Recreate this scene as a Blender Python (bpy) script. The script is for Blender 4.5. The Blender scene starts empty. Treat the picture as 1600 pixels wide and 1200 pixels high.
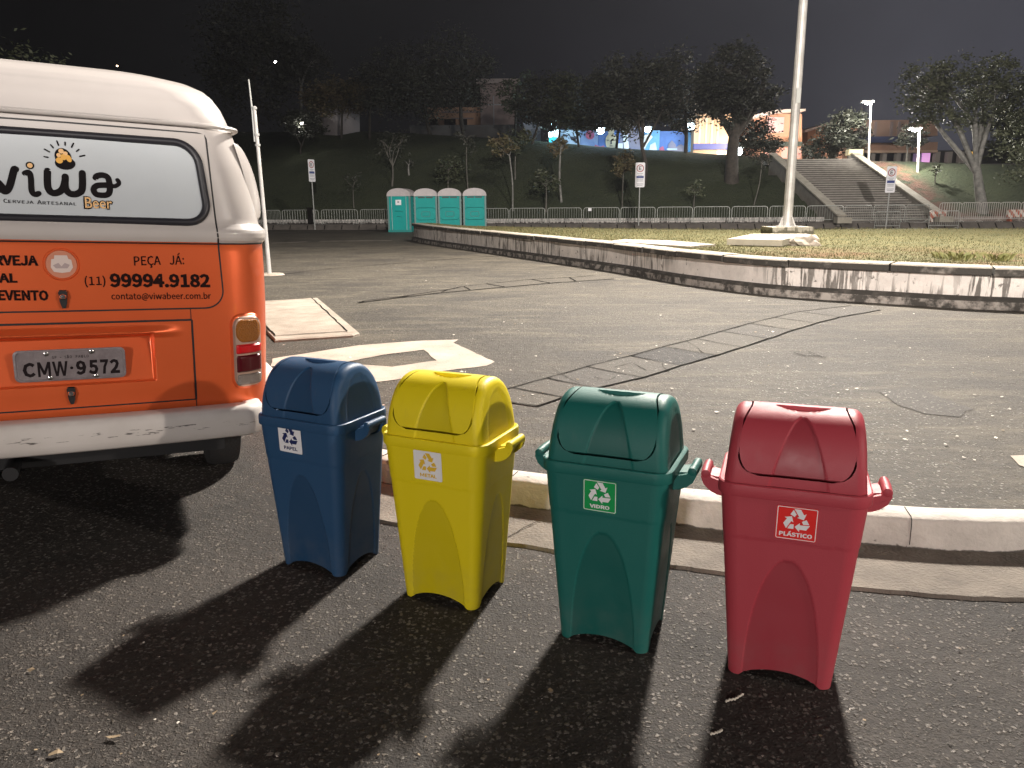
import bpy, bmesh, math, random
from mathutils import Vector, Matrix, noise as mnoise
R = math.radians
sin, cos, pi, sqrt = math.sin, math.cos, math.pi, math.sqrt
S = bpy.context.scene
COL = S.collection
rnd = random.Random(7)

# ------------------------------------------------------------------ camera
F, HC, PITCH, ROLL = 1205.0, 1.45, R(13.4), R(-0.5)
cp, sp_ = cos(PITCH), sin(PITCH)
cr, sr = cos(ROLL), sin(ROLL)
RM = Matrix(((cr, -sr, 0), (sr, cr, 0), (0, 0, 1))) @ Matrix(((1, 0, 0), (0, -sp_, -cp), (0, cp, -sp_)))
CAM = Vector((0, 0, HC))
cam = bpy.data.objects.new('camera', bpy.data.cameras.new('camera'))
COL.objects.link(cam)
M3 = Matrix((RM[0], -Vector(RM[1]), -Vector(RM[2]))).transposed()
cam.matrix_world = Matrix.Translation(CAM) @ M3.to_4x4()
cam.data.sensor_width = 36
cam.data.lens = F / 1600 * 36
cam.data.clip_end = 5000
cam.data.clip_start = 0.05
S.camera = cam

# ------------------------------------------------------------------ night sky
W = bpy.data.worlds.new("World"); S.world = W
W.use_nodes = True
nt = W.node_tree; nt.nodes.clear()
def N(t, ty, **kw):
    n = t.nodes.new(ty)
    for k, v in kw.items(): setattr(n, k, v)
    return n
tc = N(nt, 'ShaderNodeTexCoord'); sx = N(nt, 'ShaderNodeSeparateXYZ')
nt.links.new(tc.outputs['Generated'], sx.inputs[0])
ramp = N(nt, 'ShaderNodeValToRGB')
mr = N(nt, 'ShaderNodeMapRange'); mr.inputs[1].default_value = -0.6; mr.inputs[2].default_value = 0.75
nt.links.new(sx.outputs[0], mr.inputs[0]); nt.links.new(mr.outputs[0], ramp.inputs[0])
e = ramp.color_ramp.elements
e[0].position = 0.12; e[0].color = (.0035, .0034, .0036, 1)
e[1].position = 1.0; e[1].color = (.085, .085, .110, 1)
for p, c in ((.32, (.0050, .0050, .0056, 1)), (.48, (.0105, .0105, .0130, 1)), (.64, (.0235, .0235, .029, 1)), (.8, (.046, .046, .057, 1))):
    q = ramp.color_ramp.elements.new(p); q.color = c
cn = N(nt, 'ShaderNodeTexNoise'); cn.inputs['Scale'].default_value = 2.5; cn.inputs['Detail'].default_value = 4
nt.links.new(tc.outputs['Generated'], cn.inputs['Vector'])
cm = N(nt, 'ShaderNodeMapRange'); cm.inputs[1].default_value = .3; cm.inputs[2].default_value = .7; cm.inputs[3].default_value = .62; cm.inputs[4].default_value = 1.38
nt.links.new(cn.outputs['Fac'], cm.inputs[0])
mx = N(nt, 'ShaderNodeMix', data_type='RGBA', blend_type='MULTIPLY'); mx.inputs[0].default_value = 1
nt.links.new(ramp.outputs[0], mx.inputs[6]); nt.links.new(cm.outputs[0], mx.inputs[7])
bg = N(nt, 'ShaderNodeBackground'); bg.inputs[1].default_value = 0.8
nt.links.new(mx.outputs[2], bg.inputs[0])
wo = N(nt, 'ShaderNodeOutputWorld'); nt.links.new(bg.outputs[0], wo.inputs[0])
S.view_settings.view_transform = 'Standard'
S.view_settings.look = 'None'
S.view_settings.exposure = 0.32
S.view_settings.gamma = 1.0
S.cycles.use_denoising = True
S.cycles.max_bounces = 5
S.cycles.sample_clamp_indirect = 4

# ------------------------------------------------------------------ lamps (mast and car park lamps, plus one added fill)
def lamp(name, kind, loc, power, color, radius=.1, target=None, angle=None, blend=.5):
    d = bpy.data.lights.new(name, kind); d.energy = power; d.color = color
    if kind != 'AREA': d.shadow_soft_size = radius
    if angle: d.spot_size = R(angle); d.spot_blend = blend
    o = bpy.data.objects.new(name, d); COL.objects.link(o); o.location = loc
    if target is not None:
        o.rotation_euler = (Vector(target) - Vector(loc)).to_track_quat('-Z', 'Y').to_euler()
    return o
MAST = Vector((6.82, 19.4, .5)); MAST_H = 14.3
L_MAST = (MAST.x - .35, MAST.y - .9, MAST_H)
lamp('floodlight_mast_lamp', 'SPOT', L_MAST, 37500, (1.0, .915, .82), .55, (0.5, 7.0, 0), 150, 1.0)
lamp('floodlight_mast_spill', 'POINT', (MAST.x, MAST.y + .9, MAST_H), 9500, (1.0, .93, .84), .5)
# other masts of the car park, all outside the picture: one far behind the photographer aimed across the lot, one to the right, and an added unseen fill lamp low behind
cp_ = lamp('car_park_mast_lamp', 'SPOT', (7, -30, 11), 92000, (1.0, .93, .87), .30, (5.1, 0, 11 - 30 * math.tan(R(9.5))), 13.0, .30)
cp_.scale = (5, 1, 1)
lamp('car_park_lamp', 'SPOT', (13.5, -4.4, 5.2), 3200, (1.0, .89, .79), .25, (-1.0, 3.4, .6), 60, .6)
lamp('front_fill_lamp', 'SPOT', (-5.0, -15.0, 3.9), 4700, (1.0, .92, .87), .5, (0, 3.0, .8), 50, .6)

# ------------------------------------------------------------------ pixel <-> place helpers (measurements)
def ray(px, py):
    return RM.transposed() @ Vector(((px - 800) / F, (py - 600) / F, 1))
def gp(px, py, z=0.0):
    d = ray(px, py); return CAM + d * ((z - HC) / d.z)
def zb(y): return .13 - .0074 * (y - 3.5)           # the plaza falls gently away from the kerb
def bp(px, py, dz=0.0):
    d = ray(px, py); t = (.13 + .0074 * 3.5 + dz - HC) / (d.z + .0074 * d.y); return CAM + d * t
def dp(px, py, D):
    d = ray(px, py); return CAM + d * (D / d.y)
def lerp(a, b, t): return a + (b - a) * t
def table(tb, x):
    if x <= tb[0][0]: return tb[0][1]
    for (a, va), (b, vb) in zip(tb, tb[1:]):
        if x <= b: return lerp(va, vb, (x - a) / (b - a))
    return tb[-1][1]
def sstep(a, b, x):
    t = min(1, max(0, (x - a) / (b - a))); return t * t * (3 - 2 * t)

# ------------------------------------------------------------------ objects
def tag(o, label=None, cat=None, group=None, kind=None):
    if label: o['label'] = label
    if cat: o['category'] = cat
    if group: o['group'] = group
    if kind: o['kind'] = kind
    return o
def empty(name, loc=(0, 0, 0), rz=0, label=None, cat=None, group=None):
    o = bpy.data.objects.new(name, None); COL.objects.link(o)
    o.location = loc; o.rotation_euler = (0, 0, rz); o.empty_display_size = .2
    return tag(o, label, cat, group)
def copy_tree(o, parent=None):
    c = o.copy(); COL.objects.link(c)
    if parent is not None: c.parent = parent
    for ch in list(o.children): copy_tree(ch, c)
    return c
class MB:
    def __init__(s): s.v = []; s.f = []; s.m = []
    def add(s, vs, fs, mi=0):
        b = len(s.v); s.v += [tuple(p) for p in vs]
        s.f += [tuple(i + b for i in f) for f in fs]; s.m += [mi] * len(fs)
    def grid(s, rows, mi=0, closed=False, flip=False):
        n = len(rows[0]); vs = [p for r in rows for p in r]; fs = []
        for i in range(len(rows) - 1):
            for j in range(n if closed else n - 1):
                k = (j + 1) % n
                q = (i * n + j, i * n + k, (i + 1) * n + k, (i + 1) * n + j)
                fs.append(q[::-1] if flip else q)
        s.add(vs, fs, mi)
    def box(s, c, d, rz=0, mi=0, tilt=None):
        x, y, z = d[0] / 2, d[1] / 2, d[2] / 2
        vs = [Vector((a * x, b * y, g * z)) for g in (-1, 1) for a, b in ((-1, -1), (1, -1), (1, 1), (-1, 1))]
        m = Matrix.Rotation(rz, 3, 'Z')
        if tilt is not None: m = m @ tilt
        vs = [m @ v + Vector(c) for v in vs]
        s.add(vs, [(3, 2, 1, 0), (4, 5, 6, 7), (0, 1, 5, 4), (1, 2, 6, 5), (2, 3, 7, 6), (3, 0, 4, 7)], mi)
    def bar(s, a, b, w, h, mi=0, up=(0, 0, 1)):
        a, b = Vector(a), Vector(b); d = (b - a).normalized(); u = Vector(up)
        x = d.cross(u); x = x.normalized() if x.length > 1e-5 else Vector((1, 0, 0)); y = x.cross(d)
        vs = [p + x * (i * w / 2) + y * (j * h / 2) for p in (a, b) for i, j in ((-1, -1), (1, -1), (1, 1), (-1, 1))]
        s.add(vs, [(3, 2, 1, 0), (4, 5, 6, 7), (0, 1, 5, 4), (1, 2, 6, 5), (2, 3, 7, 6), (3, 0, 4, 7)], mi)
    def tube(s, pts, rad, n=8, mi=0, flat=1.0, caps=True):
        pts = [Vector(p) for p in pts]; k = len(pts)
        rad = rad if isinstance(rad, (list, tuple)) else [rad] * k
        rows = []; prev = None
        for i, p in enumerate(pts):
            d = (pts[min(i + 1, k - 1)] - pts[max(i - 1, 0)]).normalized()
            if prev is None:
                x = d.cross(Vector((0, 0, 1)))
                if x.length < 1e-3: x = Vector((1, 0, 0))
            else:
                x = prev - d * prev.dot(d)
            x.normalize(); prev = x; y = d.cross(x)
            rows.append([p + x * (cos(2 * pi * j / n) * rad[i]) + y * (sin(2 * pi * j / n) * rad[i] * flat) for j in range(n)])
        s.grid(rows, mi, True, True)
        if caps:
            b = len(s.v)
            s.add(rows[0], [tuple(range(n))], mi); s.add(rows[-1], [tuple(range(n))[::-1]], mi)
    def prism(s, poly, a, b, mi=0):                 # poly: list of points (Vector) at offset a / b vectors
        n = len(poly); a = Vector(a); b = Vector(b)
        vs = [Vector(p) + a for p in poly] + [Vector(p) + b for p in poly]
        s.add(vs, [tuple(range(n))[::-1], tuple(range(n, 2 * n))] + [(i, (i + 1) % n, n + (i + 1) % n, n + i) for i in range(n)], mi)
    def lathe(s, prof, n=20, c=(0, 0, 0), mi=0):
        rows = [[(c[0] + r * cos(2 * pi * j / n), c[1] + r * sin(2 * pi * j / n), c[2] + z) for j in range(n)] for r, z in prof]
        s.grid(rows, mi, True)
    def build(s, name, mats, parent=None, smooth=35, merge=0, recalc=True):
        me = bpy.data.meshes.new(name); me.from_pydata(s.v, [], s.f)
        mats = mats if isinstance(mats, (list, tuple)) else [mats]
        for m in mats: me.materials.append(m)
        me.polygons.foreach_set('material_index', s.m)
        if merge or recalc:
            bm = bmesh.new(); bm.from_mesh(me)
            if merge: bmesh.ops.remove_doubles(bm, verts=bm.verts, dist=merge)
            if recalc: bmesh.ops.recalc_face_normals(bm, faces=bm.faces)
            bm.to_mesh(me); bm.free()
        if smooth:
            me.polygons.foreach_set('use_smooth', [True] * len(me.polygons))
            me.set_sharp_from_angle(angle=R(smooth))
        o = bpy.data.objects.new(name, me); COL.objects.link(o)
        if parent is not None: o.parent = parent
        return o

# ------------------------------------------------------------------ materials
def mat(name, col, rough=.6, metal=0, col2=None, nscale=6, ndetail=6, bump=0, bscale=40, coat=0, emit=0, spec=.5, lo=.35, hi=.65, stretch=None):
    m = bpy.data.materials.new(name); m.use_nodes = True
    t = m.node_tree; b = t.nodes['Principled BSDF']; L = t.links.new
    b.inputs['Base Color'].default_value = (*col, 1); b.inputs['Roughness'].default_value = rough
    b.inputs['Metallic'].default_value = metal; b.inputs['Coat Weight'].default_value = coat
    b.inputs['Specular IOR Level'].default_value = spec
    if emit:
        b.inputs['Emission Color'].default_value = (*col, 1); b.inputs['Emission Strength'].default_value = emit
    tcn = N(t, 'ShaderNodeTexCoord'); vec = tcn.outputs['Object']
    if stretch:
        mp = N(t, 'ShaderNodeMapping'); mp.inputs['Scale'].default_value = stretch; L(vec, mp.inputs[0]); vec = mp.outputs[0]
    if col2:
        n = N(t, 'ShaderNodeTexNoise'); n.inputs['Scale'].default_value = nscale; n.inputs['Detail'].default_value = ndetail; n.inputs['Roughness'].default_value = .65
        L(vec, n.inputs['Vector'])
        r = N(t, 'ShaderNodeMapRange'); r.inputs[1].default_value = lo; r.inputs[2].default_value = hi; L(n.outputs['Fac'], r.inputs[0])
        x = N(t, 'ShaderNodeMix', data_type='RGBA'); x.inputs[6].default_value = (*col, 1); x.inputs[7].default_value = (*col2, 1)
        L(r.outputs[0], x.inputs[0]); L(x.outputs[2], b.inputs['Base Color'])
    if bump:
        n2 = N(t, 'ShaderNodeTexNoise'); n2.inputs['Scale'].default_value = bscale; n2.inputs['Detail'].default_value = 4; L(vec, n2.inputs['Vector'])
        bn = N(t, 'ShaderNodeBump'); bn.inputs['Strength'].default_value = bump; bn.inputs['Distance'].default_value = .02
        L(n2.outputs['Fac'], bn.inputs['Height']); L(bn.outputs[0], b.inputs['Normal'])
    return m
def nodes_of(m):
    t = m.node_tree; return t, t.nodes['Principled BSDF'], t.links.new
def noise_fac(t, vec, scale, lo, hi, detail=5, rough=.6):
    n = N(t, 'ShaderNodeTexNoise'); n.inputs['Scale'].default_value = scale; n.inputs['Detail'].default_value = detail; n.inputs['Roughness'].default_value = rough
    t.links.new(vec, n.inputs['Vector'])
    r = N(t, 'ShaderNodeMapRange'); r.inputs[1].default_value = lo; r.inputs[2].default_value = hi
    t.links.new(n.outputs['Fac'], r.inputs[0]); return r.outputs[0]
def mixc(t, fac, a, b):
    x = N(t, 'ShaderNodeMix', data_type='RGBA')
    if isinstance(fac, (int, float)): x.inputs[0].default_value = fac
    else: t.links.new(fac, x.inputs[0])
    for k, v in ((6, a), (7, b)):
        if isinstance(v, tuple): x.inputs[k].default_value = (*v, 1)
        else: t.links.new(v, x.inputs[k])
    return x.outputs[2]
def mth(t, op, a, b=None):
    n = N(t, 'ShaderNodeMath', operation=op)
    for k, v in ((0, a), (1, b)):
        if v is None: continue
        if isinstance(v, (int, float)): n.inputs[k].default_value = v
        else: t.links.new(v, n.inputs[k])
    return n.outputs[0]

def asphalt(name, dark, light, stone, cell, stone_amt, bump, streak=None, rough=.75, srough=.34):
    m = mat(name, dark, rough, spec=.4); t, b, L = nodes_of(m)
    v = N(t, 'ShaderNodeTexCoord').outputs['Object']
    wob = N(t, 'ShaderNodeTexNoise'); wob.inputs['Scale'].default_value = 75; L(v, wob.inputs['Vector'])
    wv = N(t, 'ShaderNodeVectorMath', operation='MULTIPLY_ADD'); L(wob.outputs['Color'], wv.inputs[0]); wv.inputs[1].default_value = (.022, .022, .022); L(v, wv.inputs[2])
    base = mixc(t, noise_fac(t, v, 1.3, .35, .68, 9, .72), dark, light)
    base = mixc(t, mth(t, 'MULTIPLY', noise_fac(t, v, 48, .42, .72, 4), .75), base, tuple(c * .3 for c in dark))
    def stones(sc, amt):
        vo = N(t, 'ShaderNodeTexVoronoi'); vo.inputs['Scale'].default_value = sc; L(wv.outputs[0], vo.inputs['Vector'])
        sc_ = N(t, 'ShaderNodeSeparateColor'); L(vo.outputs['Color'], sc_.inputs[0])
        pick = mth(t, 'GREATER_THAN', sc_.outputs[0], 1 - amt)
        r = N(t, 'ShaderNodeMapRange'); r.inputs[1].default_value = .46; r.inputs[2].default_value = .30; L(vo.outputs['Distance'], r.inputs[0])
        return mth(t, 'MULTIPLY', pick, r.outputs[0]), sc_, vo
    f1, s1, v1 = stones(cell, stone_amt); f2, s2, v2 = stones(cell * 1.9, stone_amt * 1.1)
    base = mixc(t, mth(t, 'MULTIPLY', f2, mth(t, 'MULTIPLY', s2.outputs[1], .8)), base, tuple(c * .8 for c in stone))
    base = mixc(t, mth(t, 'MULTIPLY', f1, mth(t, 'ADD', .15, mth(t, 'MULTIPLY', s1.outputs[1], .85))), base, stone)
    if streak:
        pale, deep = streak
        base = mixc(t, mth(t, 'MULTIPLY', noise_fac(t, v, .42, .47, .60, 7, .65), .75), base, deep)
        mp = N(t, 'ShaderNodeMapping'); mp.inputs['Scale'].default_value = (.55, 2.6, 1); mp.inputs['Rotation'].default_value = (0, 0, .3); L(v, mp.inputs[0])
        base = mixc(t, mth(t, 'MULTIPLY', noise_fac(t, mp.outputs[0], 1.5, .50, .66, 9, .72), .75), base, pale)
        base = mixc(t, mth(t, 'MULTIPLY', noise_fac(t, mp.outputs[0], 2.6, .53, .68, 9, .75), .7), base, deep)
        base = mixc(t, mth(t, 'MULTIPLY', noise_fac(t, v, 3.5, .60, .70, 8, .7), .45), base, tuple(c * 1.25 for c in pale))
    L(base, b.inputs['Base Color'])
    rr_ = N(t, 'ShaderNodeMapRange'); rr_.inputs[3].default_value = rough; rr_.inputs[4].default_value = srough; L(f1, rr_.inputs[0]); L(rr_.outputs[0], b.inputs['Roughness'])
    h = mth(t, 'ADD', mth(t, 'MULTIPLY', f1, mth(t, 'ADD', .5, s1.outputs[2])), mth(t, 'MULTIPLY', f2, .45))
    h = mth(t, 'ADD', h, mth(t, 'MULTIPLY', noise_fac(t, v, 120, .2, .8, 3), .5))
    h = mth(t, 'ADD', h, mth(t, 'MULTIPLY', noise_fac(t, v, 11, .2, .8, 6), 1.1))
    bn = N(t, 'ShaderNodeBump'); bn.inputs['Strength'].default_value = bump; bn.inputs['Distance'].default_value = .008
    L(h, bn.inputs['Height']); L(bn.outputs[0], b.inputs['Normal'])
    return m
M = {}
M['road'] = asphalt('asphalt_coarse', (.0170, .0140, .0118), (.051, .0425, .0355), (.20, .176, .15), 56, .42, 1.0)
M['plaza'] = asphalt('asphalt_worn', (.050, .0425, .032), (.080, .068, .050), (.27, .245, .20), 50, .26, .9, ((.140, .121, .086), (.030, .0255, .021)))
M['far_road'] = mat('asphalt_far', (.075, .067, .06), .8, col2=(.10, .09, .08), nscale=.8)
M['conc'] = mat('concrete', (.40, .345, .285), .85, col2=(.27, .225, .18), nscale=3.5, bump=.35, bscale=60)
M['gutter'] = mat('gutter_concrete', (.20, .172, .14), .85, col2=(.10, .085, .07), nscale=3.2, bump=.5, bscale=70)
M['paver'] = asphalt('paving', (.054, .046, .035), (.080, .068, .050), (.24, .215, .17), 60, .12, .7)
M['paver_dark'] = asphalt('paving_dark', (.012, .011, .010), (.030, .026, .022), (.14, .12, .10), 45, .30, 1.0)
M['patch'] = asphalt('asphalt_patch', (.036, .031, .026), (.056, .048, .038), (.27, .24, .195), 55, .2, .7)
M['crack'] = mat('joint_dark', (.010, .009, .008), .95, spec=.05)
M['black'] = mat('black_rubber', (.012, .012, .013), .5)
M['steel'] = mat('galvanised', (.52, .50, .48), .55, .3, col2=(.36, .35, .33), nscale=3)
M['galv_thin'] = mat('galvanised_thin', (.34, .345, .33), .5, .2)
M['ledge_dark'] = mat('shaded_ledge', (.040, .035, .029), .9, col2=(.12, .105, .09), nscale=5, ndetail=9, lo=.5, hi=.7)  # dark colour paints the shadow line along the ledge
M['lawn'] = mat('lawn_soil', (.165, .150, .048), .95, col2=(.105, .112, .036), nscale=2.2, bump=.6, bscale=45)
M['hillgrass'] = mat('hill_grass', (.030, .038, .016), .95, col2=(.018, .024, .010), nscale=.7, bump=.6, bscale=6)
M['soil'] = mat('red_soil', (.16, .065, .035), .95, col2=(.07, .06, .025), nscale=1.5)
M['bark'] = mat('bark', (.065, .055, .045), .9, col2=(.035, .03, .026), nscale=5)
M['bark_pale'] = mat('bark_pale', (.26, .25, .23), .9, col2=(.12, .12, .11), nscale=4)
M['bark_grey'] = mat('bark_grey', (.15, .14, .12), .9, col2=(.08, .075, .065), nscale=4)
def leafmat(name, c, c2):
    m = mat(name, c, .6, col2=c2, nscale=.9, lo=.4, hi=.6); t, b, L = nodes_of(m)
    return m
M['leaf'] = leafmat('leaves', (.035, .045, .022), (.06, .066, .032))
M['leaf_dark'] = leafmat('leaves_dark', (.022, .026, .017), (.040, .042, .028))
M['leaf_lit'] = leafmat('leaves_lit', (.06, .072, .038), (.12, .13, .075))  # paler copy of the leaf colour, painting crowns as lamplit
M['leaf_brown'] = leafmat('leaves_dry_warm_lit', (.12, .085, .045), (.075, .07, .03))
M['white'] = mat('white_paint', (.72, .69, .65), .6, col2=(.58, .55, .51), nscale=8)
M['sign_white'] = mat('sign_white', (.75, .74, .76), .5)
M['sign_red'] = mat('sign_ring', (.30, .03, .035), .5)
M['ink'] = mat('ink', (.010, .008, .009), .75, spec=.12)
M['ink_blue'] = mat('ink_blue', (.04, .06, .20), .5)
M['ink_grey'] = mat('ink_grey', (.30, .31, .34), .5)

def lerp_(a, b, t): return a + (b - a) * t
def stained_wall(name, paint, dirt, zlow, drips=True):
    """painted masonry: peeled, mildewed, with drip stains; heights in the wall's own space"""
    m = mat(name, paint, .85); t, b, L = nodes_of(m)
    v = N(t, 'ShaderNodeTexCoord').outputs['Object']
    base = mixc(t, noise_fac(t, v, 2.2, .3, .7, 6), paint, tuple(c * .78 for c in paint))
    mp = N(t, 'ShaderNodeMapping'); mp.inputs['Scale'].default_value = (8.5, 8.5, .8); L(v, mp.inputs[0])
    if drips:
        region = noise_fac(t, v, .5, .42, .55, 3)
        base = mixc(t, mth(t, 'MULTIPLY', mth(t, 'MULTIPLY', noise_fac(t, mp.outputs[0], 1.9, .50, .56, 5), region), .92), base, dirt)
    base = mixc(t, mth(t, 'MULTIPLY', noise_fac(t, v, 4.2, .46, .72, 9, .75), .5), base, tuple(lerp_(a, d, .55) for a, d in zip(paint, dirt)))
    spots = noise_fac(t, v, 8.5, .63, .67, 5)
    base = mixc(t, mth(t, 'MULTIPLY', spots, .85), base, dirt)
    sz = N(t, 'ShaderNodeSeparateXYZ'); L(v, sz.inputs[0])
    hh = mth(t, 'ADD', sz.outputs[2], mth(t, 'MULTIPLY', mth(t, 'SUBTRACT', noise_fac(t, v, 6, .25, .75, 6), .5), zlow * 1.6))
    low = N(t, 'ShaderNodeMapRange'); low.inputs[1].default_value = zlow * 1.15; low.inputs[2].default_value = zlow * .85; L(hh, low.inputs[0])
    base = mixc(t, mth(t, 'MULTIPLY', low.outputs[0], .93), base, dirt)
    L(base, b.inputs['Base Color'])
    bn = N(t, 'ShaderNodeBump'); bn.inputs['Strength'].default_value = .4; bn.inputs['Distance'].default_value = .01
    L(noise_fac(t, v, 30, .2, .8, 4), bn.inputs['Height']); L(bn.outputs[0], b.inputs['Normal'])
    return m
M['kerb_paint'] = stained_wall('kerb_paint', (.70, .65, .59), (.07, .06, .05), .018, False)
M['isl_wall'] = stained_wall('island_wall_paint', (.74, .675, .615), (.085, .074, .062), .03)
M['isl_foot'] = mat('island_wall_foot', (.36, .32, .28), .9, col2=(.06, .053, .045), nscale=5.5, ndetail=9, lo=.42, hi=.56, bump=.5, bscale=30)
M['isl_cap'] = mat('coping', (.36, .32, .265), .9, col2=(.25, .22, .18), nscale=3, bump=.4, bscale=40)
M['isl_edge'] = mat('coping_edge', (.050, .044, .037), .9, col2=(.26, .23, .20), nscale=3.2, ndetail=9, lo=.54, hi=.70, bump=.5, bscale=40)

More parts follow.
